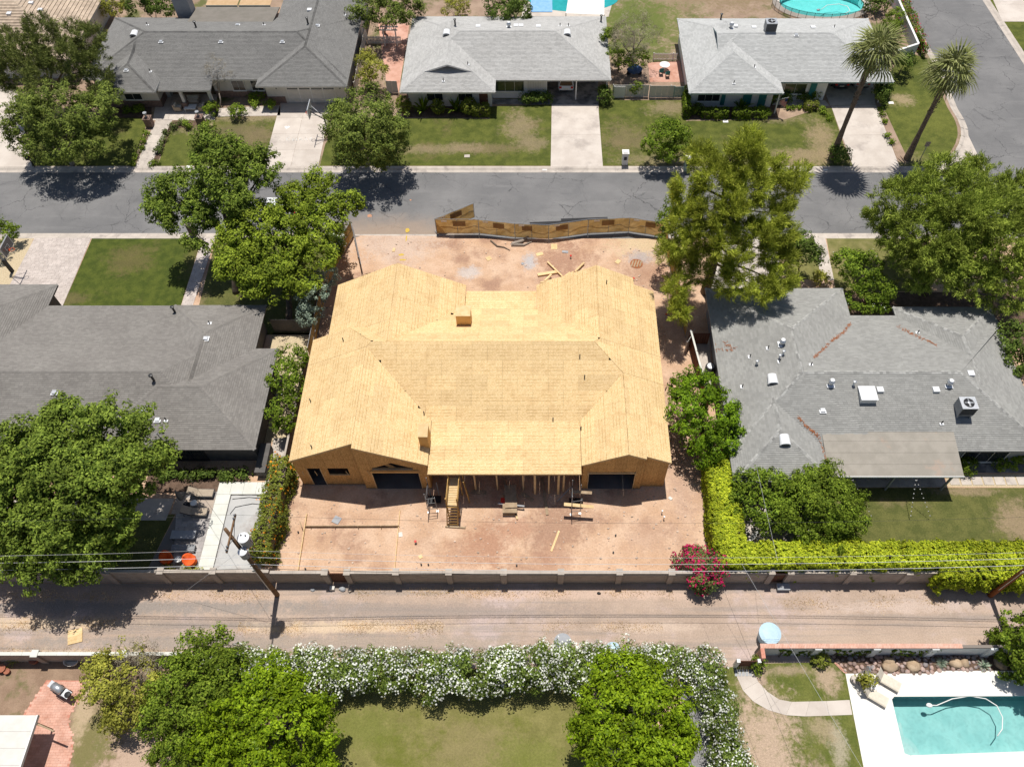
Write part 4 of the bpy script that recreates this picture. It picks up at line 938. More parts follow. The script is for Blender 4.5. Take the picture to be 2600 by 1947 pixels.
# --- D: charcoal house, left
def lowN(y): return 4.945 - .33 * (y - 37.4) if y < 41 else 3.757 - .165 * (y - 41)
HD, PD = house('charcoal_shingle_house', 'long charcoal shingle house beside the building lot, left edge', (-38, 38, 0),
    [(-32.75, -24.5, 36, 46.06, EZ, PT, 'y', ('gable', 'hip')), (-36, -22.55, 31.22, 41.2, EZ + .006, PT, 'x', ('hip', 'hip')), (-58, -44.05, 36, 48.5, EZ + .02, PT, 'y', ('gable', 'hip'))],
    m['shD'], m['dark_wall'],
    [('pipe', 532, 821), ('sbox', 523, 860), ('flue', 391, 966), ('sbox', 140, 998), ('sbox', 363, 1042), ('sbox', 400, 1066), ('pipe', 423, 1068), ('flue', 444, 792)],
    extra=[([(-60, 31.25), (-24.75, 31.25), (-30.9, 37.4), (-60, 37.4)], lambda x, y: EZ - .004 + .33 * (y - 31.25), (1, 0)),
           ([(-30.9, 37.4), (-24.75, 31.25), (-24.75, 43.55)], lambda x, y: 4.925 - .33 * (x + 30.9), (0, 1)),
           ([(-60, 37.4), (-30.9, 37.4), (-27.3, 41.0), (-60, 41.0)], lambda x, y: 4.925 - .33 * (y - 37.4), (1, 0)),
           ([(-60, 41.0), (-29.0, 41.0), (-29.0, 46.0), (-60, 46.0)], lambda x, y: 3.737 - .165 * (y - 41), (1, 0))])
caps_mesh(PD, [((-60, 37.4), (-30.9, 37.4))], 'ridge_caps', m['shD'], [o for o in HD.children if o.name.startswith('roof')][0])
part('wall', m['dark_wall'], HD, ('box', -58, -23.1, 31.85, 40.6, 0, 2.85), ('box', -58, -25.1, 40.6, 45.4, 0, 2.85), ('box', -58, -44.6, 45.4, 47.9, 0, 2.85))
window(HD, -30.5, -27.2, .3, 2.2, 31.78, 3, fr=m['black_metal']); window(HD, -38, -34, .3, 2.2, 31.78, 3, fr=m['black_metal'])
part('planter_box', m['dark_wall'], HD, ('box', -22.95, -22.2, 30.3, 32.9, 0, .9), ('box', -23.0, -22.15, 30.25, 32.95, .9, .96))
ant = onroof(PD, 412, 1118)
part('service_mast', m['grey_metal'], HD, ('cyl', (ant.x, ant.y, ant.z - .2), (ant.x, ant.y, ant.z + 1.1), .04, None, 8), ('cyl', (ant.x - .4, ant.y, ant.z + .8), (ant.x + .4, ant.y, ant.z + 1.0), .03, None, 8))
# --- E: mid grey house, right
HE, PE = house('mid_grey_shingle_house', 'mid grey shingle house with many roof vents and rolled flat patio roof, right', (27, 38, 0),
    [(15.1, 27.6, 31.05, 48.06, EZ, PT, 'y', ('hip', 'hip')), (15.0, 22.85, 28.37, 35.3, EZ + .002, PT, 'y', ('hip', 'gable')), (31.62, 40.38, 36.5, 45.85, EZ + .006, PT, 'y', ('gable', 'hip'))],
    m['shE'], m['grey_paint'], cm=m['capE'], fits=
    [('turbine', 1984, 875), ('turbine', 2108, 977), ('turbine', 2408, 978), ('wpipe', 2166, 978), ('pipe', 1950, 884), ('pipe', 1904, 906), ('wpipe', 1920, 925), ('wpipe', 1987, 900), ('wpipe', 1978, 910), ('pipe', 1979, 918),
     ('pipe', 2059, 927), ('pipe', 1884, 983), ('sbox', 2089, 1042), ('hood', 1961, 968), ('hood', 1992, 1122), ('bigbox', 2200, 1005), ('box', 2234, 990), ('box', 2376, 990), ('box', 2464, 949), ('ac', 2442, 1045), ('pipe', 2330, 845), ('pipe', 2390, 1075)],
    extra=[([(21.4, 31.1), (40.4, 31.1), (34.3, 37.3), (21.4, 37.3)], lambda x, y: EZ + .33 * (y - 31.1), (1, 0)),
           ([(21.4, 37.3), (34.3, 37.3), (40.4, 43.5), (40.4, 44.86), (21.4, 44.86)], lambda x, y: 4.946 - .27 * (y - 37.3), (1, 0)),
           ([(40.4, 31.1), (40.4, 43.5), (34.3, 37.3)], lambda x, y: EZ + .33 * (40.4 - x), (0, 1))])
caps_mesh(PE, [((21.3, 37.3), (34.3, 37.3)), ((40.4, 31.1), (34.3, 37.3))], 'ridge_caps', m['capE'], [o for o in HE.children if o.name.startswith('roof')][0])
for i in range(4):
    y0, y1 = 28.95 + i * .95, 28.95 + (i + 1) * .95; zz = lambda y: 2.78 + .165 * (y - 28.95) + .02
    part('roofing_strip', m['roof_gravel'], HE, ('add', [(22.5, y0, zz(y0) + .012), (33.0, y0, zz(y0) + .012), (33.0, y1 + .02, zz(y1)), (22.5, y1 + .02, zz(y1)), (22.5, y0, zz(y0) - .10), (33.0, y0, zz(y0) - .10), (33.0, y1, zz(y1) - .12), (22.5, y1, zz(y1) - .12)],
         [(0, 1, 2, 3), (7, 6, 5, 4), (0, 4, 5, 1), (1, 5, 6, 2), (2, 6, 7, 3), (3, 7, 4, 0)]))
part('patio_fascia', m['white'], HE, ('box', 22.5, 33.05, 28.88, 28.94, 2.62, 2.80))
for x in (24.2, 27.9, 32.4): part('patio_post', m['grey_paint'], HE, ('box', x - .07, x + .07, 29.1, 29.24, 0, 2.7))
part('wall', m['grey_paint'], HE, ('box', 15.6, 22.3, 29.0, 47.4, 0, 2.85), ('box', 22.3, 27.0, 34.5, 47.4, 0, 2.85), ('box', 27.0, 39.9, 31.7, 44.2, 0, 2.85), ('box', 32.1, 39.9, 44.2, 45.3, 0, 2.85))
window(HE, 34.3, 38.0, .2, 2.2, 31.64, 3); window(HE, 28.2, 31.6, .2, 2.2, 31.64, 3)
# --- F: tan tile roof, top left corner
c1, c2 = G(150, 0, 3.2), G(245, 45, 3.0)
HF, PF = house('tan_tile_roof_house', 'tan ribbed tile roof house in the top left corner', (-70, 92, 0), [(-80, -54.6, 83.0, 98.5, 2.9, .33, 'x', ('hip', 'hip'))], m['tileF'], m['offwhite'],
    tile=(.42, .32, .07), fits=[('box', 80, 10), ('box', 103, 28), ('box', 25, 38)])
part('wall', m['offwhite'], HF, ('box', -79.4, -55.2, 83.6, 98, 0, 2.85))
# house whose patio cover shows in the bottom left corner
HG = thing('patio_cover', 'flat white patio cover on timber posts, bottom left corner', 'patio cover', (-34, 8, 0))
ca = G(95, 1815, 2.6)
for i in range(6): part('roof_panel', m['offwhite'], HG, ('box', ca.x - 8, ca.x, ca.y - 1.0 * (i + 1) + .012, ca.y - 1.0 * i, 2.5, 2.62))
part('edge_beam', m['white'], HG, ('box', ca.x - .02, ca.x + .06, ca.y - 6, ca.y + .02, 2.42, 2.66))
for dy in (.4, 5.6): part('post', m['lumber_old'], HG, ('box', ca.x - .25, ca.x - .12, ca.y - dy - .06, ca.y - dy + .06, 0, 2.5))
part('bracket_beam', m['lumber_old'], HG, ('beam', (ca.x - .2, ca.y - .4, 2.3), (ca.x + 1.2, ca.y - .9, 2.2), .1, .14))
# ------------------------------------------------------------------ trees, hedges, shrubs, palms
def raw_mesh(name, V, k):
    """V: (n*k,3) points, k corners a face"""
    n = len(V) // k; me = bpy.data.meshes.new(name)
    me.vertices.add(n * k); me.vertices.foreach_set('co', np.ascontiguousarray(V, dtype=np.float32).ravel())
    me.loops.add(n * k); me.loops.foreach_set('vertex_index', np.arange(n * k, dtype=np.int32))
    me.polygons.add(n); me.polygons.foreach_set('loop_start', np.arange(0, n * k, k, dtype=np.int32))
    try: me.polygons.foreach_set('loop_total', np.full(n, k, dtype=np.int32))
    except Exception: pass
    me.update(calc_edges=True); return me
def unit(a): return a / np.maximum(1e-6, np.linalg.norm(a, axis=1, keepdims=True))
def leaf_quads(C, Nn, L, W, rg, vary=.35, axis=None):
    n = len(C); t = unit(np.cross(Nn, rg.normal(size=(n, 3)))) if axis is None else axis; b = unit(np.cross(Nn, t))
    l = L * (1 + rg.uniform(-vary, vary, (n, 1))); w = W * (1 + rg.uniform(-vary, vary, (n, 1)))
    V = np.stack([C - t * l / 2, C + b * w / 2 + Nn * l * .06, C + t * l / 2, C - b * w / 2 + Nn * l * .06], 1)
    return V.reshape(-1, 3)
def lobes_clumps(lobes, cd, rg, low=-.45, fill=.25):
    C, D = [], []
    for c, r in lobes:
        c = np.array(c); r = np.array(r); a, b, d = r
        area = 4 * math.pi * (((a * b) ** 1.6 + (a * d) ** 1.6 + (b * d) ** 1.6) / 3) ** (1 / 1.6)
        n = max(6, int(area * cd)); d_ = unit(rg.normal(size=(int(n * 1.5), 3))); d_ = d_[d_[:, 2] > low][:n]
        nb = max(5, int(area / 1.7)); bd = unit(rg.normal(size=(nb * 2, 3))); bd = bd[bd[:, 2] > low][:nb]; bs = rg.uniform(.82, 1.16, len(bd))
        pk = rg.integers(0, len(bd), len(d_)); w = .52 / max(.9, min(r)); loose = rg.random((len(d_), 1)) < .14
        if min(r) < 1.25: loose[:] = True
        d_ = np.where(loose, d_, unit(bd[pk] + rg.normal(size=d_.shape) * w * .62))
        ang = np.linalg.norm(d_ - bd[pk], axis=1) / w
        rad = np.where(loose[:, 0], .95 if min(r) < 1.25 else .82, bs[pk] * (1.04 - .13 * np.minimum(ang, 1.6) ** 2))[:, None] * rg.uniform(.93, 1.04, (len(d_), 1))
        ins = rg.random(len(d_)) < fill; rad[ins] *= rg.uniform(.45, .85, (ins.sum(), 1))
        p = c + d_ * r * rad; keep = np.ones(len(p), bool)
        for c2, r2 in lobes:
            if c2 is not None and not np.allclose(c2, c): keep &= np.linalg.norm((p - np.array(c2)) / np.array(r2), axis=1) > .62
        C.append(p[keep]); D.append(d_[keep])
    return np.concatenate(C), np.concatenate(D)
SP = {}
def species(name, mat_, L, W, cd, k, cr, up=.5, bark='bark', brush=0, out=.8): SP[name] = dict(mat=mat_, L=L, W=W, cd=cd, k=k, cr=cr, up=up, bark=bark, brush=brush, out=out)
def foliage(lobes, sp, parent, seed, name='crown', low=-.45, dens=1.0, flowers=None, fill=.25, floor=.05):
    s = SP[sp]; rg = np.random.default_rng(seed)
    C, D = lobes_clumps(lobes, s['cd'] * dens, rg, low, fill)
    n, k = len(C), s['k']
    cs = rg.uniform(.65, 1.35, (n, 1, 1)) * s['cr']
    o = unit(rg.normal(size=(n * k, 3))).reshape(n, k, 3); o[:, :, 2] *= .75
    rr = rg.uniform(.35, 1.0, (n, k, 1)) ** .6
    P = C[:, None, :] + o * rr * cs; P = P.reshape(-1, 3)
    P = P[P[:, 2] > floor]; nn = len(P)
    o2 = (o * 1.0 + D[:, None, :] * s['out'] + np.array([0, 0, s['up']])).reshape(-1, 3)
    o2 = o2[(C[:, None, :] + o * rr * cs).reshape(-1, 3)[:, 2] > floor] + rg.normal(size=(nn, 3)) * .45
    off = np.array(root_off(parent)); ax = None
    if s['brush']:
        dc = unit(D * s['out'] + np.array([0, 0, s['up']]) + rg.normal(size=D.shape) * .35)
        ax = unit((dc[:, None, :] + rg.normal(size=(n, k, 3)) * s['brush']).reshape(-1, 3)); B0 = (C[:, None, :] + dc[:, None, :] * rg.uniform(-.3, .35, (n, k, 1)) + rg.normal(size=(n, k, 3)) * .10).reshape(-1, 3)
        P = B0 + ax * s['L'] * .4; kp = P[:, 2] > floor; P, ax = P[kp], ax[kp]; o2 = rg.normal(size=P.shape) + np.array([0, 0, .8])
    V = leaf_quads(P, unit(o2), s['L'], s['W'], rg, axis=ax) - off
    ob = link(name, raw_mesh(name, V, 4), MAT[s['mat']], parent)
    if flowers:
        fm, share, fl, nf = flowers; top = D[:, 2] > -.12
        ct = C[top]; pick = ct[rg.random(top.sum()) < share * np.clip(.75 + .6 * np.sin(ct[:, 0] * 1.9) + .6 * np.sin(ct[:, 1] * 2.3 + ct[:, 0] * .7), .42, 1.5)]
        F = (pick[:, None, :] + unit(rg.normal(size=(len(pick) * nf, 3))).reshape(-1, nf, 3) * s['cr'] * .9).reshape(-1, 3)
        dirs = F - pick.repeat(nf, 0); keep = dirs[:, 2] > -s['cr'] * .25
        F = F[keep]; q = unit(dirs[keep] + np.array([0, 0, .35]) + rg.normal(size=(len(F), 3)) * .2)
        link('flowers', raw_mesh('flowers', leaf_quads(F + q * .05, q, fl, fl * .85, rg) - off, 4), MAT[fm], parent, 'stuff')
    return ob
def wood(base, tops, r0, mat_, parent, seed=0, fork=.35, leader=False):
    rg = random.Random(seed); base = Vector(base)
    if leader:
        top = Vector(max(tops, key=lambda t: t[2])); pts = [base - Vector((0, 0, .1))] + [base.lerp(top, f) + Vector((.25 * math.sin(f * 5), .2 * math.cos(f * 6) - .2, 0)) for f in (.2, .4, .6, .8, 1)]
        MB().tube(pts, [r0 * 1.2, r0 * .95, r0 * .8, r0 * .6, r0 * .4, r0 * .12], 9).build('trunk', mat_, parent, None, True)
        for t in tops:
            t = Vector(t); f = max(.22, min(.95, (t.z - .35 * math.hypot(t.x - base.x, t.y - base.y)) / top.z)); st = base.lerp(top, f) + Vector((.25 * math.sin(f * 5), .2 * math.cos(f * 6) - .2, 0))
            MB().tube([st, st.lerp(t, .5) + Vector((0, 0, .25)), t], [r0 * .32, r0 * .2, r0 * .06], 6).build('branch', mat_, parent, None, True)
        return
    cz = sum(t[2] for t in tops) / len(tops); cx = sum(t[0] for t in tops) / len(tops); cy = sum(t[1] for t in tops) / len(tops)
    f = base + (Vector((cx, cy, cz)) - base) * fork; f.z = max(.6, base.z + (cz - base.z) * max(.3, fork))
    b = MB(); mid = base.lerp(f, .5) + Vector((rg.uniform(-.12, .12), rg.uniform(-.12, .12), 0))
    b.tube([base - Vector((0, 0, .1)), base + Vector((0, 0, .25)), mid, f], [r0 * 1.35, r0 * 1.05, r0 * .85, r0 * .7], 9)
    tr = b.build('trunk', mat_, parent, None, True)
    for t in tops:
        t = Vector(t); b = MB(); e = f.lerp(t, .95); mm = f.lerp(t, .5) + Vector((rg.uniform(-.3, .3), rg.uniform(-.3, .3), rg.uniform(.1, .5)))
        b.tube([f.lerp(base, .06), mm, e], [r0 * .5, r0 * .3, r0 * .10], 6)
        for k in range(2):
            st = mm.lerp(e, rg.uniform(.1, .6)); b.tube([st, st + Vector((rg.uniform(-1.2, 1.2), rg.uniform(-1.2, 1.2), rg.uniform(.3, 1.1)))], [r0 * .18, r0 * .06], 5)
        b.build('branch', mat_, parent, None, True)
TREE_N = [0]
def tree(name, label, sp, lob, base=None, r0=.22, dens=1.0, group=None, flowers=None, low=-.45, cat='tree', fork=.35, limbs=7, fill=.25):
    """lob: (u, v, height, radius[, height radius]) of each leafy mass"""
    TREE_N[0] += 1; seed = TREE_N[0] * 13
    L = [(tuple(G(l[0], l[1], l[2])), (l[3], l[3], l[4] if len(l) > 4 else l[3] * .8)) for l in lob]
    if base is None:
        bx = sum(c[0] for c, _ in L) / len(L); by = sum(c[1] for c, _ in L) / len(L)
    else: bx, by = base
    t = thing(name, label, cat, (bx, by, 0), group)
    big = sorted(L, key=lambda l: -l[1][0])[:limbs]
    wood((bx, by, 0), [c for c, _ in big], r0, MAT[SP[sp]['bark']], t, seed, fork, sp == 'pine')
    foliage(L, sp, t, seed, dens=dens, flowers=flowers, low=low, fill=fill)
    return t
def shrub(name, label, sp, lob, cat='shrub', group=None, dens=1.0, flowers=None, low=-.2):
    """lob: world (x, y, z, rx, ry, rz)"""
    TREE_N[0] += 1; L = [((l[0], l[1], l[2]), (l[3], l[4], l[5])) for l in lob]
    t = thing(name, label, cat, (lob[0][0], lob[0][1], 0), group)
    b = MB()
    for l in lob[:4]:
        for k in range(3): b.tube([(l[0] + random.uniform(-.1, .1), l[1] + random.uniform(-.1, .1), -.05), (l[0] + random.uniform(-.5, .5) * l[3], l[1] + random.uniform(-.5, .5) * l[4], l[2] + .3 * l[5])], [.035, .012], 5)
    b.build('stems', m['bark'], t)
    foliage(L, sp, t, TREE_N[0] * 13, 'foliage', dens=dens * (1.5 if max(l[3] for l in lob) < 1.2 else 1), flowers=flowers, low=low, floor=.02)
    return t
def gs(u, v, r, h, z=0):       # round shrub standing at picture spot u, v (its middle), radius r, height h
    p = G(u, v, h * .6); return (p.x, p.y, h * .5, r, r, h * .55)
def boxhedge(name, label, sp, quad, z0, z1, dens=9, cat='hedge', group=None, flowers=None, wob=.12, seed=5, loc=None):
    """clipped hedge: leaves over the faces of a block with corner points quad (world, counter-clockwise)"""
    rg = np.random.default_rng(seed); s = SP[sp]; q = [np.array((*p, 0.0)) for p in quad]
    c = sum(q) / len(q); t = thing(name, label, cat, (c[0], c[1], 0), group); pts, nr = [], []
    def fill(a, b, d, e, nv):
        ar = (np.linalg.norm(np.cross(b - a, e - a)) + np.linalg.norm(np.cross(d - b, d - e))) / 2; n = int(ar * dens)
        u, v = rg.random((n, 1)), rg.random((n, 1)); pts.append((a * (1 - u) + b * u) * (1 - v) + (e * (1 - u) + d * u) * v); nr.append(np.tile(nv, (n, 1)))
    Z0, Z1 = np.array((0, 0, z0)), np.array((0, 0, z1)); k = len(q)
    if k == 4: fill(q[0] + Z1, q[1] + Z1, q[2] + Z1, q[3] + Z1, np.array((0, 0, 1.)))
    for i in range(k):
        a, b = q[i], q[(i + 1) % k]; d = b - a; fill(a + Z0, b + Z0, b + Z1, a + Z1, np.array((d[1], -d[0], 0)) / np.linalg.norm(d))
    C, D = np.concatenate(pts), np.concatenate(nr)
    w = np.sin(C[:, 0] * 2.1) * np.cos(C[:, 1] * 1.7) + .6 * np.sin(C[:, 0] * 5.3 + C[:, 2] * 3) + rg.normal(size=len(C)) * .6
    C = C + D * (w * wob)[:, None]
    kk = s['k']; o = unit(rg.normal(size=(len(C) * kk, 3))).reshape(-1, kk, 3)
    P = (C[:, None, :] + o * s['cr'] * rg.uniform(.3, 1, (len(C), kk, 1))).reshape(-1, 3)
    nn = unit((o * .7 + D[:, None, :] * 1.0 + np.array((0, 0, s['up']))).reshape(-1, 3) + rg.normal(size=(len(P), 3)) * .4)
    keep = P[:, 2] > .03; off = np.array(root_off(t))
    link('foliage', raw_mesh('foliage', leaf_quads(P[keep], nn[keep], s['L'], s['W'], rg) - off, 4), MAT[s['mat']], t)
    cx, cy = c[0], c[1]
    part('woody_core', m['bark'], t, ('prism', [(cx + (x - cx) * .8, cy + (y - cy) * .8) for x, y in quad], 0.0, z1 * .82))
    if flowers:
        fm, share, fl, nf = flowers; pk = C[rg.random(len(C)) < share]; dd = D[:1].repeat(len(pk) * nf, 0)
        F = (pk[:, None, :] + rg.normal(size=(len(pk), nf, 3)) * .13 + np.array((0, 0, .1))).reshape(-1, 3); q_ = unit(rg.normal(size=(len(F), 3)) * .6 + np.array((0, 0, 1.)))
        link('flowers', raw_mesh('flowers', leaf_quads(F + q_ * .06, q_, fl, fl * .8, rg) - off, 4), MAT[fm], t, 'stuff')
    return t
LM = leafmat
m['lf_ash'] = LM('leaf_ash', (.045, .080, .010), (.255, .335, .050)); m['lf_ash_l'] = LM('leaf_ash_light', (.070, .115, .010), (.335, .415, .042))
m['lf_oak'] = LM('leaf_oak', (.060, .092, .018), (.255, .310, .060)); m['lf_dark'] = LM('leaf_dark', (.040, .072, .012), (.175, .240, .045))
m['lf_juniper'] = LM('leaf_juniper', (.080, .105, .030), (.280, .315, .085), trans=.15); m['lf_pine'] = LM('leaf_pine', (.150, .195, .018), (.600, .650, .100), trans=.35)
m['lf_mesq'] = LM('leaf_mesquite', (.110, .160, .020), (.420, .500, .085)); m['lf_citrus'] = LM('leaf_citrus', (.055, .105, .010), (.245, .335, .034))
m['lf_ficus'] = LM('leaf_ficus', (0.060, 0.121, 0.010), (0.231, 0.362, 0.019), rough=.4); m['lf_ficusy'] = LM('leaf_ficus_bright', (.068, .125, .006), (.285, .395, .018), rough=.4)
m['lf_hedge'] = LM('leaf_hedge_lime', (.15, .215, .013), (.52, .565, .035), rough=.45); m['lf_green'] = LM('leaf_green', (.062, .110, .010), (.250, .330, .036))
m['lf_olive'] = LM('leaf_oleander', (.055, .095, .016), (.235, .310, .060)); m['lf_yel'] = LM('leaf_yellowish', (0.161, 0.176, 0.029), (0.443, 0.430, 0.072))
m['lf_grey'] = LM('leaf_grey', (0.193, 0.167, 0.119), (0.420, 0.365, 0.261), trans=.1); m['lf_silver'] = LM('leaf_silver', (0.175, 0.230, 0.167), (0.438, 0.527, 0.392), trans=.15)
m['lf_box'] = LM('leaf_boxwood', (0.105, 0.136, 0.020), (0.289, 0.315, 0.052)); m['lf_boug'] = LM('leaf_boug', (0.070, 0.102, 0.029), (0.210, 0.255, 0.072))
m['fl_white'] = LM('petal_white', (.62, .64, .56), (.82, .82, .76), trans=.2); m['fl_mag'] = LM('petal_magenta', (.45, .01, .08), (.68, .03, .16), trans=.3)
m['fl_or'] = LM('petal_orange', (.70, .22, .015), (.82, .38, .03), trans=.3); m['straw'] = LM('dry_grass', (.60, .45, .24), (.85, .70, .45), trans=.3)
m['lf_palm'] = LM('palm_frond', (.20, .225, .07), (.46, .47, .22), trans=.25); m['lf_palm_dead'] = LM('palm_dead', (.16, .11, .06), (.28, .21, .13), trans=.1)
species('ash', 'lf_ash', .25, .12, 2.2, 42, .46, up=1.1, out=.6); species('ashl', 'lf_ash_l', .25, .12, 2.2, 42, .46, up=1.1, out=.6); species('oak', 'lf_oak', .22, .12, 2.2, 34, .42, up=.8, bark='bark_pale')
species('olv', 'lf_green', .17, .10, 3.4, 34, .32); species('dark', 'lf_dark', .24, .13, 2.2, 32, .42); species('juniper', 'lf_juniper', .34, .055, 3.4, 38, .48, up=.7, brush=.5); species('pine', 'lf_pine', .42, .042, 5.2, 44, .42, up=.45, out=.8, brush=.5)
species('mesq', 'lf_mesq', .34, .055, 3.6, 42, .50, up=.15, out=.9, brush=.6); species('citrus', 'lf_citrus', .20, .12, 2.8, 28, .34); species('ficus', 'lf_ficus', .22, .12, 2.6, 36, .36)
species('ficusy', 'lf_ficusy', .22, .12, 3.3, 36, .34); species('hedge', 'lf_hedge', .17, .10, 1, 8, .13); species('green', 'lf_green', .20, .10, 3.0, 26, .30)
species('olea', 'lf_olive', .26, .07, 3.0, 30, .38); species('yel', 'lf_yel', .19, .11, 2.8, 26, .34); species('grey', 'lf_grey', .26, .025, 2.2, 22, .36, bark='bark_pale')
species('silver', 'lf_silver', .16, .10, 3.2, 26, .28); species('box', 'lf_box', .15, .10, 9, 16, .14); species('boxl', 'lf_green', .20, .13, 7, 26, .24); species('vine', 'lf_green', .15, .10, 7, 9, .10); species('boug', 'lf_boug', .18, .10, 3.2, 24, .28); species('clip', 'lf_box', .12, .07, 1, 7, .10); species('clipd', 'lf_green', .13, .08, 1, 7, .11)

ORD = ['first', 'second', 'third', 'fourth', 'fifth']
# --- upper left
tree('juniper_tree', 'tall feathery dark tree by the tan tiled roof, top left', 'juniper', [(108, 85, 9, 1.7, 2), (55, 135, 7, 2.4), (150, 140, 7.5, 2.3), (228, 100, 7.5, 1.8), (38, 185, 5, 2.4), (130, 190, 6, 2.6), (235, 165, 6, 2.0), (185, 70, 7, 1.0), (15, 100, 6, 1.3), (250, 210, 4.8, 1.6)], base=tuple(G(125, 285)[:2]), r0=.28, low=-.7)
tree('oak_tree', 'round dark oak tree at the kerb, left of the brick front walk', 'oak', [(150, 285, 6.6, 3.2), (70, 305, 5.2, 2.5), (230, 290, 5.6, 2.6), (120, 370, 4.0, 2.5), (205, 365, 4.2, 2.4), (60, 260, 5.4, 1.7), (265, 245, 5.8, 1.6), (170, 335, 5.4, 2.6), (50, 355, 3.6, 1.4), (255, 345, 3.8, 1.4)], base=tuple(G(185, 418)[:2]))
tree('oak_tree', 'round dark oak tree at the kerb beside the basketball driveway', 'oak', [(930, 285, 6.4, 2.9), (880, 325, 5.5, 2.3), (985, 325, 5.5, 2.3), (900, 385, 3.8, 2.0), (970, 385, 3.6, 2.0), (930, 345, 6, 2.8), (865, 285, 5, 1.6), (1000, 365, 4, 1.5)], base=tuple(G(935, 418)[:2]))
tree('sparse_tree', 'thin half-bare tree with pale twigs before the covered entry', 'grey', [(545, 165, 4.2, 1.1, 1.2), (575, 180, 3.6, .9), (530, 185, 3.6, .8), (555, 205, 2.8, .7)], base=tuple(G(560, 272)[:2]), r0=.09, dens=.55, fork=.4)
tree('citrus_tree', 'small round citrus tree at the kerb by the white letterbox pillar', 'citrus', [(1690, 340, 3.6, 1.9), (1662, 368, 2.8, 1.4), (1722, 366, 2.8, 1.4), (1692, 388, 2.2, 1.3), (1735, 340, 3, 1.0)], base=tuple(G(1695, 414)[:2]), r0=.12)
tree('grey_tree', 'large half-bare greyish tree between the pale and silver houses', 'grey', [(1605, 65, 5.2, 2.2), (1575, 105, 4.2, 1.7), (1640, 88, 4.6, 1.8), (1610, 125, 3.6, 1.7)], base=tuple(G(1605, 168)[:2]), dens=1.3)
tree('leafy_tree', 'green leafy tree tangled with the greyish tree by the carport', 'green', [(1548, 95, 3.6, 1.3), (1560, 140, 2.6, 1.2), (1620, 150, 2.4, 1.4), (1585, 160, 2, 1.1)], base=tuple(G(1570, 178)[:2]), r0=.1)
tree('backyard_tree', 'dark tree with reddish twigs behind the side fence, left of the pale house', 'oak', [(930, 20, 4.6, 2.2), (985, 35, 4.2, 2.1), (1040, 28, 4, 1.8), (1000, 5, 5, 2)], base=tuple(G(975, 85)[:2]))
tree('garden_tree', 'small grey-green tree in the narrow side garden by the arbour', 'yel', [(930, 150, 3.4, 1.3), (955, 180, 2.8, 1.4), (925, 195, 2.3, 1.1)], base=tuple(G(945, 228)[:2]), r0=.1)
tree('backyard_tree', 'dark round tree touching the top edge above the pale house', 'dark', [(1275, 18, 4, 2.0), (1320, 22, 3.8, 1.6)], r0=.14)
shrub('lime_shrub', 'round lime green shrub behind the pale house', 'yel', [(*G(1160, 20, 1.6)[:2], 1.3, 1.9, 1.6, 1.5)])
shrub('lime_shrub', 'bright yellow-green shrub behind the grey house, top left', 'yel', [(*G(290, 18, 1.8)[:2], 1.5, 1.7, 1.4, 1.6)])
tree('backyard_tree', 'dark green bushy tree beside the chimney of the grey house', 'dark', [(350, 15, 3, 1.8), (410, 15, 3.2, 1.8)], r0=.12)
for i, (u, v, r, h) in enumerate([(602, 282, 1.0, 1.5), (535, 275, .95, 1.4)]):
    shrub('entry_shrub', ['largest round leafy shrub right of the thin entry tree', 'round flowering shrub left of the thin entry tree'][i], 'green', [gs(u, v, r, h)])
for i, (u, v, r, h) in enumerate([(645, 262, .6, .8), (685, 265, .7, .9), (650, 240, .9, .9), (475, 315, .6, .8), (527, 317, .65, .8), (350, 275, .6, .7), (320, 280, .5, .6), (392, 413, .5, .5)]):
    shrub('low_shrub', ['bright low shrub before the brick base near the garage', 'dark low shrub against the garage brick pier', 'dark shrub in the shade under the front window', 'low shrub by the brick pedestal, left one', 'low shrub right of the brick pedestal', 'low shrub under the left wing window', 'small dark shrub in the shade left of the entry', 'small shrub at the street end of the walk'][i], 'green', [gs(u, v, r, h)])
shrub('walk_border', 'long low flowering border along the right side of the front walk', 'boug', [(*G(u, v, .3)[:2], .25, .45, .5, .35) for u, v in ((440, 320), (425, 335), (412, 355), (405, 370), (460, 312), (400, 385))], cat='plant')
shrub('walk_border', 'thin low border along the left side of the front walk', 'green', [(*G(u, v, .3)[:2], .22, .35, .5, .3) for u, v in ((372, 335), (365, 355), (355, 375), (345, 395), (338, 412))], cat='plant')
# --- pale house front: clipped balls, bird of paradise
for i, (u, v, r, h) in enumerate([(1024, 262, .85, 2.0), (1112, 268, .75, 1.7), (1190, 266, .95, 1.9)]):
    shrub('clipped_ball_shrub', ['leftmost clipped ball shrub before the pale house', 'middle clipped ball shrub between two spiky plants', 'rightmost clipped ball shrub before the pale house'][i], 'box', [gs(u, v, r, h)], low=-.8)
boxhedge('box_hedge', 'clipped square hedge at the right end of the pale house bed', 'clip', [*GP([(1200, 298), (1242, 298), (1242, 283), (1200, 283)])], 0, 1.2, dens=60)
shrub('window_shrub', 'wide dark shrub under the green window of the pale house', 'dark', [(*G(u, 247, .6)[:2], .5, .9, .7, .6) for u in (1340, 1360, 1380)])
shrub('carport_shrub', 'dark shrub at the right end of the pale house carport', 'dark', [(*G(1535, 240, 1)[:2], .9, .8, 1.2, 1.0)])
shrub('gate_shrub', 'small leafy bush growing before the white side gate', 'green', [(*G(1615, 222, 1.2)[:2], 1.0, .8, .5, .9)])
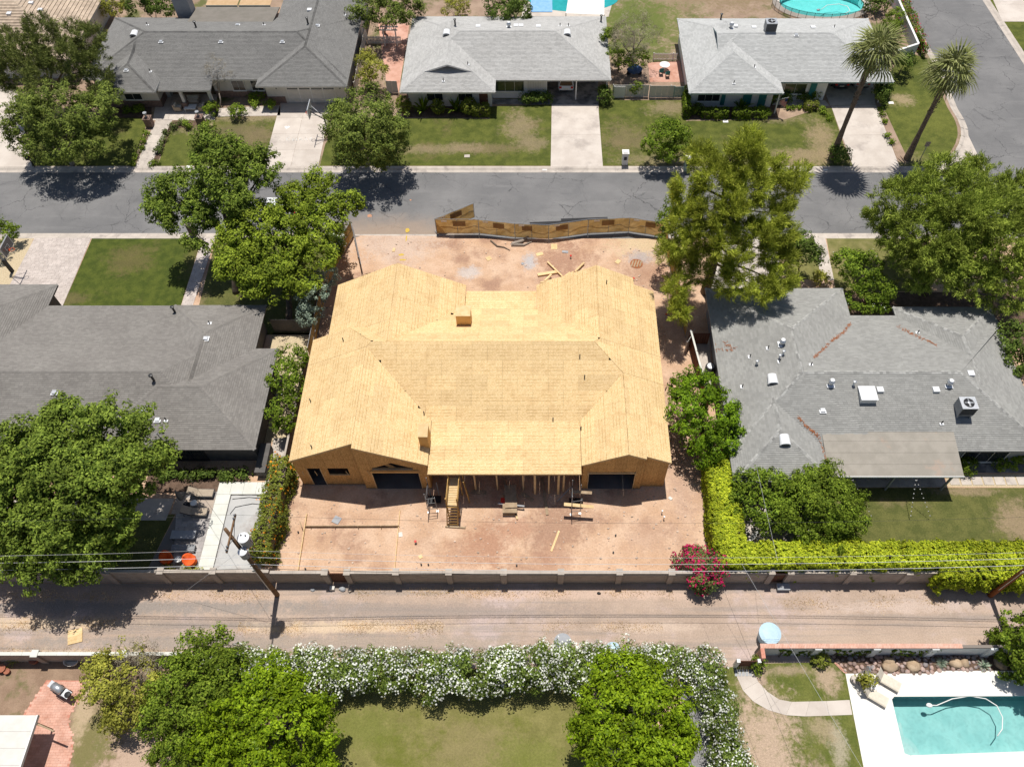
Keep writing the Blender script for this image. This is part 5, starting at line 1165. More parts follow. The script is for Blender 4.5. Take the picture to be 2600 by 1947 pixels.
# --- silver house front
boxhedge('front_hedge', 'low clipped hedge before the silver house, left block', 'clipd', GP([(1780, 303), (1846, 303), (1846, 291), (1780, 291)]), 0, .95, dens=60)
boxhedge('front_hedge', 'low clipped hedge before the silver house, right block', 'clipd', GP([(1858, 303), (1935, 303), (1935, 291), (1858, 291)]), 0, .95, dens=60)
boxhedge('side_hedge', 'tall narrow hedge at the left corner of the silver house', 'clipd', GP([(1735, 300), (1748, 300), (1748, 245), (1735, 245)]), 0, 1.5, dens=50)
boxhedge('driveway_hedge', 'clipped yellow-green hedge block beside the silver house walk', 'clip', GP([(2042, 283), (2074, 283), (2074, 268), (2042, 268)]), 0, .8, dens=60)
shrub('window_hedge', 'dark shrub row beneath the big window of the silver house', 'dark', [(*G(u, 246, .5)[:2], .5, .9, .7, .55) for u in (1960, 2000, 2040)])
shrub('corner_shrub', 'dark tall shrub at the right corner of the silver house', 'dark', [(*G(2240, 235, 1.2)[:2], 1.1, .8, 1.5, 1.2), (*G(2250, 215, 1.2)[:2], 1.1, .8, 1.2, 1.2)])
shrub('palm_foot_shrub', 'dense dark shrub at the foot of the left palm', 'dark', [(*G(2130, 392, 1)[:2], .9, 1.2, 1.1, 1.1)])
for i, (u, v, r, h) in enumerate([(2070, 235, .7, 1.4), (1935, 285, .9, 1.1), (1770, 275, .7, 1.0)]):
    shrub('flower_shrub', ['upright leafy shrub beside the carport of the silver house', 'loose flowering shrub under the flag', 'loose shrub behind the left block of the low hedge'][i], 'green', [gs(u, v, r, h)])
for i in range(7):
    u, v = [(2000, 275), (2030, 272), (2010, 273), (2090, 276), (2100, 292), (2108, 300), (2092, 285)][i]
    shrub('bed_plant', ['low tuft under the flag, leftmost on the silver house walk', 'tuft just left of the yellow-green hedge block', 'tuft between flag and hedge block on the walk', 'tuft right of the hedge block, farthest from the street', 'tuft at the left edge of the palm driveway, second nearest the street', 'tuft at the left edge of the palm driveway, nearest the street', 'tuft below the hedge block in the corner bed'][i], 'green', [gs(u, v, .3, .35)], cat='plant', group='small plants along the silver house walk')
for i in range(5):
    u, v = [(2236, 272), (2240, 288), (2246, 308), (2254, 345), (2265, 360)][i]
    shrub('edge_plant', ORD[i] + ' small plant down the narrow bed right of the palm driveway', 'green', [gs(u, v, .35, .4)], cat='plant', group='small plants beside the palm driveway')
tree('corner_tree', 'round leafy shrub tree outside the white block wall corner, top right', 'dark', [(2290, 158, 2, 1.2), (2305, 150, 1.8, .9)], r0=.08)
shrub('yard_shrub', 'dark shrub inside the white block wall, top right', 'green', [(*G(2262, 70, 1.4)[:2], 1.2, 1.3, 1.6, 1.4), (*G(2275, 45, 1.4)[:2], 1.2, 1.2, 1.4, 1.3)])
boxhedge('wall_hedge', 'flowering hedge on the street side of the white block wall, top right', 'clipd', [tuple(p) for p in (G(2345, 150)[:2], G(2318, 118)[:2], G(2262, 0)[:2], G(2284, 0)[:2])][::-1], 0, 1.5, dens=40, wob=.2, flowers=('fl_mag', .05, .16, 4))
shrub('corner_hedge', 'dark clipped bush at the top edge above the palms', 'clipd' if False else 'dark', [(*G(2225, 12, 1.2)[:2], 1.0, 1.8, 1.2, 1.2)])
# --- front left lot
tree('ash_tree', 'tall ash tree with stacked leafy masses over the street, left of the site', 'ash', [(531, 369, 12.0, 1.35, 1.50), (580, 380, 11.8, 1.35, 1.50), (569, 424, 10.8, 1.35, 1.50), (526, 424, 10.8, 1.35, 1.50), (640, 424, 10.8, 1.35, 1.50), (679, 413, 11.0, 1.35, 1.50), (664, 455, 10.1, 1.35, 1.50), (619, 462, 9.9, 1.50, 1.50), (569, 468, 9.8, 1.50, 1.50), (586, 511, 8.8, 1.50, 1.50), (624, 505, 8.9, 1.50, 1.50), (545, 395, 11.4, 1.35, 1.50), (610, 400, 11.3, 1.35, 1.50), (400, 484, 8.2, 1.35, 1.25), (438, 468, 8.7, 1.35, 1.25), (477, 473, 8.5, 1.35, 1.25), (395, 528, 7.1, 1.35, 1.25), (438, 517, 7.4, 1.35, 1.25), (482, 517, 7.4, 1.35, 1.25), (520, 500, 7.8, 1.35, 1.25), (449, 555, 6.5, 1.35, 1.25), (504, 560, 6.3, 1.35, 1.25), (525, 540, 6.8, 1.35, 1.25), (482, 615, 5.0, 0.75, 0.70), (509, 626, 4.7, 0.75, 0.70)], base=tuple(G(600, 742)[:2]), r0=.30, fork=.5, limbs=16)
tree('ash_tree', 'broad bright ash tree leaning over the left site fence', 'ashl', [(722, 539, 7.9, 1.50, 1.45), (744, 500, 8.6, 1.50, 1.45), (810, 470, 9.2, 1.50, 1.45), (804, 520, 8.3, 1.50, 1.45), (850, 525, 8.2, 0.95, 1.45), (892, 517, 8.3, 0.95, 1.45), (832, 560, 7.5, 1.50, 1.45), (777, 560, 7.5, 1.50, 1.45), (722, 582, 7.1, 1.50, 1.45), (679, 582, 7.1, 1.50, 1.45), (646, 549, 7.7, 1.50, 1.45), (602, 593, 6.9, 1.50, 1.45), (580, 631, 6.2, 1.50, 1.45), (635, 637, 6.1, 1.50, 1.45), (690, 626, 6.3, 1.50, 1.45), (744, 626, 6.3, 1.50, 1.45), (799, 604, 6.7, 1.50, 1.45), (585, 672, 5.5, 1.50, 1.45), (630, 692, 5.1, 1.50, 1.45), (679, 670, 5.5, 1.50, 1.45), (722, 681, 5.3, 1.50, 1.45), (766, 670, 5.5, 1.50, 1.45), (761, 713, 4.7, 1.50, 1.45), (815, 648, 5.9, 1.50, 1.45), (650, 720, 4.6, 1.50, 1.45), (700, 730, 4.4, 1.50, 1.45), (690, 690, 5.1, 1.50, 1.45), (740, 580, 7.2, 1.50, 1.45)],
     base=tuple(G(735, 830)[:2]), r0=.32, limbs=11, fork=.4)
shrub('oleander_shrub', 'white flowering shrub against the left site fence', 'olea', [(*G(845, 620, 2)[:2], 1.6, 1.0, 1.0, 1.6), (*G(852, 590, 2)[:2], 1.6, .9, .9, 1.5)], flowers=('fl_white', .5, .14, 8))
tree('silverleaf_tree', 'blue-grey shrub tree squeezed between trees and site fence', 'silver', [(800, 755, 3.2, 1.5, 1.6), (825, 700, 3.2, 1.2, 1.4), (785, 800, 2.2, 1.2, 1.2)], r0=.1, base=tuple(G(795, 820)[:2]))
tree('pine_tree', 'tall leaning pine tree with lime tufts between site fence and grey house', 'pine', [(1900, 365, 16, 1.20, 1.26), (1860, 400, 15, 1.28, 1.34), (1780, 400, 14, 1.20, 1.26), (1960, 430, 13.5, 1.36, 1.43), (1820, 450, 14, 1.52, 1.60), (1900, 480, 13, 1.60, 1.68), (2010, 470, 12, 1.20, 1.26), (1745, 470, 12.5, 1.28, 1.34), (1960, 540, 11, 1.44, 1.51),
     (1800, 540, 11.5, 1.52, 1.60), (1730, 560, 10, 1.20, 1.26), (1890, 580, 10, 1.44, 1.51), (1960, 640, 8.2, 1.36, 1.43), (1740, 650, 7.5, 1.28, 1.34), (1880, 680, 7.5, 1.36, 1.43), (1975, 715, 6.5, 1.28, 1.34), (1720, 730, 5.8, 1.12, 1.18), (1930, 740, 6.0, 1.28, 1.34), (1775, 690, 6.5, 0.96, 1.01), (1725, 790, 4.4, 0.88, 0.92), (2035, 440, 12, 0.72, 0.76), (1850, 540, 12, 1.60, 1.68), (1830, 620, 10, 1.36, 1.43), (1770, 610, 9.5, 1.36, 1.43), (1930, 610, 9.5, 1.28, 1.34), (1700, 640, 8, 1.04, 1.09), (1990, 590, 9.5, 1.12, 1.18), (1850, 720, 6.5, 1.12, 1.18), (1900, 420, 14.5, 1.36, 1.43), (1995, 660, 7.5, 0.96, 1.01)],
     base=tuple(G(1790, 742)[:2]), r0=.40, limbs=18, fork=.5, low=-.9, fill=.4)
tree('young_tree', 'lighter leafy tree behind the pine beside the tan street fence', 'green', [(1700, 560, 6.5, 1.20, 1.26), (1712, 520, 7, 0.96, 1.01), (1695, 600, 5.2, 0.96, 1.01)], base=tuple(G(1725, 690)[:2]), r0=.12)
tree('crape_tree', 'small round tree beside the grey paved front walk', 'dark', [(2035, 625, 3.8, 1.6), (2060, 650, 3.0, 1.1), (2005, 640, 3, 1.0)], base=tuple(G(2025, 705)[:2]), r0=.1)
tree('mesquite_tree', 'huge feathery tree at the right edge, left half of the mass', 'mesq', [(2290, 520, 7.6, 2.4), (2390, 470, 8.6, 2.7), (2340, 590, 7.4, 2.8), (2430, 560, 8.8, 2.9), (2300, 640, 5.4, 2.0), (2405, 670, 6, 2.6), (2250, 560, 5.4, 1.8), (2275, 600, 5, 1.6), (2340, 510, 8.4, 2.4), (2370, 620, 7.6, 2.6), (2330, 690, 4.6, 2.0), (2440, 500, 8.6, 2.4)], base=tuple(G(2350, 745)[:2]), r0=.3, limbs=8)
tree('mesquite_tree', 'huge feathery tree at the right edge, right half of the mass', 'mesq', [(2490, 460, 8.0, 2.4), (2535, 545, 8.4, 2.8), (2500, 640, 7, 2.7), (2580, 620, 7.4, 2.5), (2600, 490, 7.4, 2.0), (2560, 730, 5.2, 2.2), (2470, 710, 5.2, 2.2), (2640, 560, 7.5, 2.6), (2480, 560, 8.8, 2.6), (2530, 620, 7.8, 2.6), (2560, 500, 8, 2.4), (2440, 640, 7, 2.2)], base=tuple(G(2520, 800)[:2]), r0=.3, limbs=8)
tree('privet_tree', 'dark glossy tree with white specks against the grey house front', 'citrus', [(2190, 690, 4, 2.0), (2150, 668, 3.2, 1.4), (2225, 730, 3.2, 1.7), (2190, 765, 2.6, 1.5), (2235, 775, 2.2, 1.1)], base=tuple(G(2195, 800)[:2]), r0=.14, flowers=('fl_white', .08, .1, 3))
shrub('lime_shrub', 'small lime shrub at the end of the right front walk', 'yel', [gs(2085, 705, .8, 1.2)])
tree('edge_tree', 'dark tree cut by the right edge beside the grey roof', 'dark', [(2585, 860, 3.6, 1.7), (2600, 915, 3.2, 1.6), (2570, 900, 2.6, 1.0)], r0=.12, base=tuple(G(2600, 945)[:2]))
shrub('street_shrub', 'dark shrub behind the basketball hoop, left edge', 'green', [(*G(8, 590, 1.5)[:2], 1.2, 1.5, 1.6, 1.4), (*G(-20, 620, 1.5)[:2], 1.2, 1.4, 1.4, 1.2)])
# --- left yard
tree('sissoo_tree', 'huge spreading green tree over the lower left patio yard', 'ash', [(185, 1085, 9, 2.6), (90, 1130, 8.5, 2.5), (285, 1085, 9, 2.4), (355, 1145, 8, 2.1), (410, 1150, 6.6, 1.0), (150, 1190, 9, 2.9), (265, 1190, 9, 2.9), (55, 1240, 8, 2.7), (305, 1250, 7, 2.0), (185, 1290, 8, 2.9),
     (262, 1315, 6.5, 2.3), (90, 1345, 7, 2.6), (205, 1385, 5.6, 2.4), (80, 1425, 4.8, 2.1), (15, 1170, 7.4, 2.2), (20, 1390, 5.4, 2.1), (180, 1440, 4.2, 1.2), (280, 1380, 4.6, 1.5), (-30, 1290, 7, 2.6)], base=tuple(G(175, 1440)[:2]), r0=.36, limbs=14, fork=.35, dens=1.2, fill=.45)
tree('citrus_tree', 'citrus tree in the left side yard beside the unfinished roof, upper one', 'citrus', [(740, 910, 2.9, 1.3), (722, 955, 2.8, 1.5), (745, 985, 2.4, 1.2)], base=(-21.4, 38.3), r0=.1, flowers=('fl_white', .05, .09, 3))
tree('citrus_tree', 'citrus tree in the left side yard beside the unfinished roof, lower one', 'citrus', [(712, 1045, 2.6, 1.25), (720, 1075, 2.0, .9)], base=(-21.4, 34.4), r0=.1)
boxhedge('honeysuckle_hedge', 'orange flowering hedge dividing the covered pool from the dirt lot', 'clip', [(-21.55, 22.9), (-20.1, 22.9), (-20.0, 31.0), (-21.3, 31.0)], 0, 2.3, dens=75, wob=.2, flowers=('fl_or', .03, .16, 4))
shrub('patio_grass', 'yellow-green tufts beside the orange bean bag chairs', 'yel', [(*G(470, 1448, .3)[:2], .2, .4, .25, .3), (*G(495, 1448, .3)[:2], .2, .3, .25, .25), (*G(425, 1446, .3)[:2], .2, .5, .25, .25)], cat='plant')
shrub('wall_bed', 'row of low green plants in the shade behind the charcoal house', 'dark', [(-30.5 + i * .8, 30.4, .25, .5, .4, .35) for i in range(9)], cat='plant')
# --- right side
tree('ficus_tree', 'glossy bright ficus tree beside the right wall of the unfinished house', 'ficus', [(1780, 990, 4.6, 1.9), (1745, 1035, 4.3, 1.8), (1825, 1050, 4.2, 1.8), (1770, 1095, 3.6, 1.8), (1830, 1120, 3.2, 1.5), (1735, 985, 3.8, 1.3), (1850, 1090, 3.2, 1.2), (1790, 1150, 2.6, 1.3)], base=(13.6, 33.6), r0=.16)
boxhedge('lime_hedge', 'lime hedge running back along the right side of the dirt lot', 'hedge', [(13.0, 23.2), (15.3, 23.2), (15.2, 31.0), (13.4, 31.0)], 0, 2.6, dens=85, wob=.11, seed=8)
boxhedge('lime_hedge', 'long lime hedge along the alley wall, lower right', 'hedge', [(13.2, 21.75), (45, 21.75), (45, 23.5), (13.2, 23.5)], 0, 2.75, dens=80, wob=.13, seed=9)
boxhedge('lime_hedge', 'bulging end of the lime hedge hanging over the wall by the right utility pole', 'hedge', [(29.2, 20.75), (45, 20.75), (45, 22.0), (29.2, 22.0)], .5, 2.6, dens=80, wob=.2, seed=10)
tree('round_tree', 'big round olive-green tree on the rear lawn behind the lime hedge', 'olv', [(2085, 1225, 3.8, 2.0), (2045, 1280, 3.4, 2.1), (2130, 1275, 3.4, 2.1), (2085, 1325, 2.6, 2.3), (2025, 1330, 2.2, 1.7), (2150, 1330, 2.2, 1.7), (2090, 1270, 3.8, 2.3), (2085, 1290, 2.4, 2.8)], base=tuple(G(2080, 1370)[:2]), r0=.16, low=-.8, dens=1.4, fill=.35)
tree('loquat_tree', 'darker tree squeezed between the lime hedge and the round tree', 'citrus', [(1905, 1225, 3, 1.4), (1955, 1235, 3, 1.5), (1950, 1300, 2.6, 1.6), (1895, 1275, 2.5, 1.3), (1985, 1270, 2.8, 1.3)], base=tuple(G(1935, 1330)[:2]), r0=.12)
t = shrub('bougainvillea', 'magenta bougainvillea spilling over the alley wall at the lot corner', 'boug', [(11.5, 22.5, 1.5, 1.6, 1.1, 1.2), (12.7, 22.1, 1.7, 1.5, 1.0, 1.2), (12.2, 20.9, 1.4, 1.2, .7, 1.0), (11.8, 20.8, .7, .8, .5, .6)], flowers=('fl_mag', 1.3, .17, 11), cat='shrub', dens=1.6)
for i, (u, v, r, h) in enumerate([(2458, 1180, .8, 1.2), (2545, 1175, .7, .8), (2590, 1170, .8, 1.0)]):
    shrub('court_shrub', ['shrub at the corner of the flat patio roof', 'shrub before the glass doors of the grey house', 'shrub at the right edge before the glass doors'][i], 'green', [gs(u, v, r, h)])
# --- south of the alley
def row(pts, n, zr, rr, seed):
    rg = random.Random(seed); out = []
    for i in range(n):
        t = i / (n - 1); a = pts[0] + (pts[1] - pts[0]) * t
        out.append((a.x + rg.uniform(-.25, .25), a.y + rg.uniform(-.25, .3), rg.uniform(*zr), rg.uniform(*rr) * 1.15, rg.uniform(*rr), rg.uniform(1.4, 1.75)))
    return out
WF = ('fl_white', 1.15, .15, 12)
shrub('oleander_hedge', 'long white flowering oleander hedge along the alley, left half', 'olea', row((Vector((-21.5, 14.6)), Vector((-7.0, 14.4))), 17, (1.3, 1.7), (1.2, 1.6), 1), cat='hedge', flowers=WF)
shrub('oleander_hedge', 'long white flowering oleander hedge along the alley, right half', 'olea', row((Vector((-6.2, 14.4)), Vector((9.2, 14.8))), 18, (1.3, 1.8), (1.2, 1.6), 2), cat='hedge', flowers=WF)
shrub('oleander_hedge', 'white flowering oleander row along the grey gravel path', 'olea', row((Vector((11.6, 14.9)), Vector((12.9, 4.0))), 9, (1.1, 1.5), (1.0, 1.3), 3), cat='hedge', flowers=WF)
tree('yellowing_tree', 'yellow-green tree by the brick patio, bottom left', 'yel', [(300, 1690, 3.2, 1.7), (265, 1745, 3, 1.6), (345, 1740, 3.2, 1.7), (320, 1790, 2.8, 1.5), (250, 1700, 2.4, 1.1), (290, 1830, 2, 1.0)], base=tuple(G(320, 1800)[:2]), r0=.12)
tree('bare_shrub_tree', 'leafless grey twiggy shrub beside the yellow-green tree', 'grey', [(345, 1660, 3.2, 1.3), (385, 1690, 3, 1.1), (330, 1700, 3.4, 1.0)], base=tuple(G(360, 1730)[:2]), r0=.08, dens=1.4)
tree('green_tree', 'soft mid-green tree mass between yellow tree and bright ficus', 'green', [(480, 1760, 2.0, 2.4), (560, 1800, 2.0, 2.4), (520, 1690, 3.6, 2.0), (450, 1735, 3.6, 2.0), (560, 1650, 3.4, 1.6), (430, 1810, 3.4, 2.0), (500, 1880, 3.4, 2.1), (590, 1720, 3.8, 1.8), (520, 1780, 4, 2.2), (440, 1900, 2.6, 1.6), (490, 1640, 2.6, 1.2)], base=tuple(G(500, 1830)[:2]), r0=.16, dens=1.2, fill=.45)
tree('ficus_tree', 'bright glossy ficus tree at the left of the bottom lawn', 'ficusy', [(690, 1745, 5.4, 2.1), (760, 1785, 5.2, 1.9), (620, 1820, 5.4, 2.3), (720, 1860, 5.6, 2.5), (795, 1870, 4.2, 1.6), (560, 1900, 4.6, 2.0), (650, 1935, 5.0, 2.4), (745, 1950, 4.4, 2.3), (680, 1800, 5.8, 2.1), (770, 1900, 4, 1.6)], base=tuple(G(680, 1990)[:2]), r0=.22, limbs=9, fill=.45)
tree('ficus_tree', 'bright glossy ficus tree at the right of the bottom lawn', 'ficusy', [(1570, 1725, 5.8, 1.9), (1640, 1745, 5.8, 1.9), (1530, 1800, 5.8, 2.1), (1615, 1820, 6.6, 2.5), (1690, 1820, 5.8, 2.1), (1555, 1890, 5.8, 2.3), (1670, 1910, 5.8, 2.5), (1720, 1900, 4.8, 1.6), (1605, 1950, 5.4, 2.4), (1500, 1860, 4.6, 1.6)], base=tuple(G(1610, 2010)[:2]), r0=.22, limbs=9, fill=.45)
shrub('clipped_tree', 'large clipped round tree cut by the right edge beside the pool', 'boxl', [(*G(2628, 1645, 2.4)[:2], 2.4, 2.45, 2.4, 2.4)], low=-.9, cat='tree')
shrub('clipped_shrub', 'small clipped shrub at the foot of the white wall by the lawn', 'box', [gs(2085, 1672, .62, .8)])
shrub('gate_shrub', 'dark shrub beside the brown gate at the end of the curved walk', 'green', [gs(1925, 1682, .45, 1.1), gs(1920, 1695, .4, .8)])
shrub('oleander_shrub', 'low white flowers at the bottom edge beside the ficus', 'olea', [(*G(500, 1945, .8)[:2], .7, 1.0, .8, .7)], flowers=WF)
VY = G(2200, 1635, 1.8).y - .29
# climbing vine on the white wall
for i, (x, lab) in enumerate(((18.5, 'left'), (22.4, 'middle'), (26.4, 'right'))):
    shrub('wall_vine', 'creeping vine patch on the white wall by the pool, %s one' % lab, 'vine', [(x + dx, VY, 1.0 + .32 * abs(dx) - .1, .42, .05, .13) for dx in (-1.35, -.7, 0, .7, 1.35)] + [(x + dx, VY, .35 + .1 * abs(dx), .5, .05, .12) for dx in (-.9, 0, .9)], cat='vine', low=-1)
# dry grass
def tufts(name, label, spots, mat_, h, seed, n):
    rg = np.random.default_rng(seed); P = []
    for (x0, x1, y0, y1, w) in spots:
        k = int(n * w); P.append(np.stack([rg.uniform(x0, x1, k), rg.normal((y0 + y1) / 2, (y1 - y0) / 3, k), np.zeros(k)], 1))
    P = np.concatenate(P); P = P[(np.sin(P[:, 0] * 1.3) + np.sin(P[:, 0] * .37 + P[:, 1] * 2) + rg.normal(size=len(P)) * .7) > -.2]
    k = len(P); d = rg.normal(size=(k, 3)) * .6; d[:, 2] = np.abs(d[:, 2]) + .5; d = unit(d) * h * rg.uniform(.5, 1.3, (k, 1)); s = unit(np.cross(d, rg.normal(size=(k, 3)))) * .018
    V = np.stack([P - s, P + s, P + d], 1).reshape(-1, 3); V[:, 2] += .01
    o = link(name, raw_mesh(name, V, 3), MAT[mat_]); tag(o, label, 'grass', kind='stuff'); return o
tufts('dry_grass', 'straw coloured dry grass down the middle of the alley', [(-22, -7, 17.6, 18.5, 1.0), (-44, -31, 17.8, 18.7, .7), (-1, 9, 17.7, 18.4, .35), (-44, -22, 15.6, 16.5, .8), (-22, -2, 15.8, 16.5, .4)], 'straw', .12, 3, 5000)
tufts('wall_weeds', 'dry weeds along the foot of the alley wall', [(-13.8, 10, 20.3, 20.9, 1.0), (-40, -20, 20.0, 20.8, .7), (18, 30, 19.4, 20.4, .5)], 'straw', .18, 4, 3000)

# --- fan palms
def frond_mesh(nm, R_=1.75, seg=17, droop=.6):
    b = MB(); b.tube([(0, 0, 0), (.5, 0, .12), (1.05, 0, .06)], [.035, .025, .02], 4)
    for i in range(seg):
        a = (i / (seg - 1) - .5) * 4.0; da = 2.0 / seg; c0 = Vector((1.0, 0, .06)); l = R_ * (1 - .14 * abs(a))
        mid = c0 + Vector((math.cos(a) * l * .6, math.sin(a) * l * .6, .10 - .04 * abs(a))); tip = c0 + Vector((math.cos(a) * l, math.sin(a) * l, -droop * (1 - .2 * math.cos(a))))
        w = Vector((-math.sin(a), math.cos(a), 0)) * l * .6 * da * .62
        b.add([c0, mid - w + Vector((0, 0, -.05)), tip, mid + w + Vector((0, 0, -.05)), mid], [(0, 1, 4), (1, 2, 4), (4, 2, 3), (0, 4, 3)])
    return b.mesh(nm)
fr_g = frond_mesh('frond'); fr_g.materials.append(m['lf_palm']); fr_d = frond_mesh('dead_frond', 1.0, 10, .6); fr_d.materials.append(m['lf_palm_dead'])
def palm(label, base, top, seed):
    rg = random.Random(seed); b0 = G(*base); H = top; t = thing('fan_palm', label, 'palm tree', tuple(b0), 'fan palms by the corner driveway')
    pts, rr = [], []
    for i in range(13):
        f = i / 12; pts.append((b0.x + .35 * f * f * (1 if seed == 1 else .6), b0.y, H * f - .05)); rr.append(.40 - .17 * min(1, f * 3) + .05 * (f > .85) + .012 * (i % 2))
    part('trunk', m['palm_bark'], t, ('tube', pts, rr, 12), smooth=False)
    cx, cy, cz = pts[-1]
    bl = MB()
    for i in range(60):
        f = rg.uniform(.55, .97); a = rg.uniform(0, 6.28); r_ = .26; p = Vector((b0.x + .35 * f * f + r_ * math.cos(a), b0.y + r_ * math.sin(a), H * f))
        bl.tube([p, p + Vector((math.cos(a) * .10, math.sin(a) * .10, .18))], [.05, .02], 4)
    bl.build('leaf_boots', m['palm_bark'], t, 'stuff')
    for i in range(36):
        f = (i + .5) / 36; el = R(78) - f * R(118); az = i * 2.39996 + rg.uniform(-.2, .2); s = rg.uniform(1.0, 1.25)
        o = bpy.data.objects.new('frond', fr_g); COL.objects.link(o); o.parent = t
        o.location = (cx - b0.x, cy - b0.y, cz + .05 + .35 * (1 - f)); o.rotation_euler = (rg.uniform(-.3, .3), -el, az); o.scale = (s, s, s)
    for i in range(12):
        o = bpy.data.objects.new('dead_frond', fr_d); COL.objects.link(o); o.parent = t
        o.location = (cx - b0.x, cy - b0.y, cz - .25); o.rotation_euler = (rg.uniform(-.3, .3), R(62 + rg.uniform(-10, 12)), i * .55); o.scale = (.8, .8, .8)
palm('left fan palm with leaning trunk beside the driveway shrub', (2112, 402), 12.4, 1)
palm('right fan palm on the corner lawn next to the side street', (2303, 404), 10.4, 2)
# spiky plants
def spiky(name, label, p, r, n, mat_, w=.05, up=(35, 80), cat='plant', group=None):
    rg = random.Random(int(p[0] * 100)); t = thing(name, label, cat, (p[0], p[1], 0), group)
    for k in range(n):
        a = k * 2.4; e = R(rg.uniform(*up)); L = r * rg.uniform(.8, 1.15); d = Vector((math.cos(a) * math.cos(e), math.sin(a) * math.cos(e), math.sin(e))); s = Vector((-math.sin(a), math.cos(a), 0)) * w
        c = Vector((p[0], p[1], .05)); mid = c + d * L * .55; tip = c + d * L + Vector((0, 0, -L * .18))
        part('leaf', m[mat_], t, ('add', [c - s * .6, c + s * .6, mid + s, tip, mid - s, mid - Vector((0, 0, .012))], [(0, 1, 2, 4), (4, 2, 3), (0, 4, 5), (5, 2, 1), (4, 3, 5), (5, 3, 2)]))
    return t
for i, u in enumerate((1075, 1158)): spiky('bird_of_paradise', ['spiky bird of paradise clump left of the middle ball shrub', 'spiky bird of paradise clump right of the middle ball shrub'][i], tuple(G(u, 284)[:2]), 2.1, 30, 'lf_citrus', .11, (25, 85))
spiky('bird_of_paradise', 'dark spiky clump before the teal shutters of the silver house', tuple(G(1880, 280)[:2]), 1.8, 24, 'lf_citrus', .10, (30, 85))
spiky('yucca', 'spiky plant under the carport wall of the pale house', tuple(G(1368, 238)[:2]), 1.6, 18, 'lf_dark', .06, (40, 85))
for i, (u, v) in enumerate(((2388, 1684), (2495, 1690))): spiky('desert_spoon', ['grey-green spiky tuft in the river rocks, left one', 'grey-green spiky tuft in the river rocks, right one'][i], tuple(G(u, v)[:2]), .62, 44, 'lf_silver', .022, (15, 80))
spiky('agave', 'pale spiky plant beside the left wall pots, bottom left', tuple(G(40, 1676)[:2]), .7, 34, 'lf_yel', .03, (15, 80))
# ------------------------------------------------------------------ walls and fences
def g2(u, v): p = G(u, v); return (p.x, p.y)
def block_wall(name, label, x0, x1, y, h, pil, mat_='block', capm='block_cap', gates=(), th=.2, south=True, caps=True, pilm=None, pw=.42):
    w = thing(name, label, 'wall', ((x0 + x1) / 2, y, 0)); segs = []; a = x0
    for g0, g1 in sorted(gates): segs.append((a, g0)); a = g1
    segs.append((a, x1)); rg = random.Random(int(x0)); blocks = MB(); core = MB()
    for a, b in segs:
        core.box(a, b, y + .015, y + th - .015, 0, h - .06)
        for r_ in range(int((h - .06) / .2)):
            s = a - (.2 if r_ % 2 else 0)
            while s < b:
                l, e = max(a, s) + .006, min(b, s + .4) - .006
                if e - l > .05: blocks.box(l, e, y + rg.uniform(-.003, .003), y + th, r_ * .2 + .006, r_ * .2 + .194)
                s += .4
        if caps:
            n = max(1, round((b - a) / .8)); d = (b - a) / n
            for i in range(n): part('cap_block', m[capm], w, ('box', a + i * d + .004, a + (i + 1) * d - .004, y - .02, y + th + .02, h - .057, h))
    core.build('core', m['mortar'], w); blocks.build('block_courses', m[mat_], w, 'stuff')
    for p in pil:
        q = part('pilaster', m[pilm or mat_], w, ('box', p - pw / 2, p + pw / 2, y - .12, y + th + .12, 0, h)); part('pilaster_cap', m[capm], q, ('box', p - pw / 2 - .03, p + pw / 2 + .03, y - .15, y + th + .15, h + .003, h + .06))
    for g0, g1 in gates:
        gt = part('gate', m['brown_gate'], w, ('box', g0 + .02, g1 - .02, y + .10, y + .13, .05, h - .25))
        n = 8; d = (g1 - g0 - .04) / n
        for i in range(n): part('gate_board', m['brown_gate'], gt, ('box', g0 + .02 + i * d + .008, g0 + .02 + (i + 1) * d - .008, y + .07, y + .098, .06, h - .26))
    return w
def wxp(us, v=1484): return [G(u, v).x for u in us]
block_wall('block_wall', 'tan block wall with pilasters along the alley behind the covered pool', -60, G(700, 1484).x, 21.42, 2.1, [-60 + .3, -52, -46] + wxp([70, 300, 432, 562]))
P2 = wxp([838, 893, 1014, 1145, 1281, 1423, 1568, 1697])
block_wall('block_wall', 'tan block wall with brown gate along the alley behind the dirt lot', G(702, 1484).x, 12.9, 21.38, 2.0, P2, gates=[(P2[0] + .22, P2[1] - .22)])
P3 = wxp([1945, 1992, 2145, 2285, 2420])
block_wall('block_wall', 'grey block wall with brown gate below the long lime hedge', 13.0, 48, 21.40, 2.0, P3, gates=[(P3[0] + .22, P3[1] - .22)])
sw = G(100, 1655, 1.75)
block_wall('block_wall', 'cream capped low wall at the alley, bottom left', -60, -21.5, sw.y - .2, 1.75, wxp([122, 345], 1672), 'block', 'coping')
rw = G(2200, 1635, 1.8)
wl = G(1917, 1668).x
W4 = block_wall('block_wall', 'white painted block wall with brick cap behind the river rocks', wl, 40, rw.y - .25, 1.8, [], 'block_white', caps=False, th=.24)
b0 = rw.y - .25
n = int((29.5 - wl) / .11)
capm_ = MB().box(0, .10, -.04, .28, 0, .07).mesh('cap_brick'); capm_.materials.append(m['brick_pink'])
for i in range(n):
    o = bpy.data.objects.new('cap_brick', capm_); COL.objects.link(o); o.parent = W4; o.location = (wl + i * .11 - W4.location.x, b0 - W4.location.y, 1.80)
for u in (2060, 2205, 2350, 2495): x = G(u, 1662).x; part('pilaster', m['block_white'], W4, ('box', x - .25, x + .25, b0 - .14, b0 - .002, 0, 1.78))
gy = G(1900, 1688).y
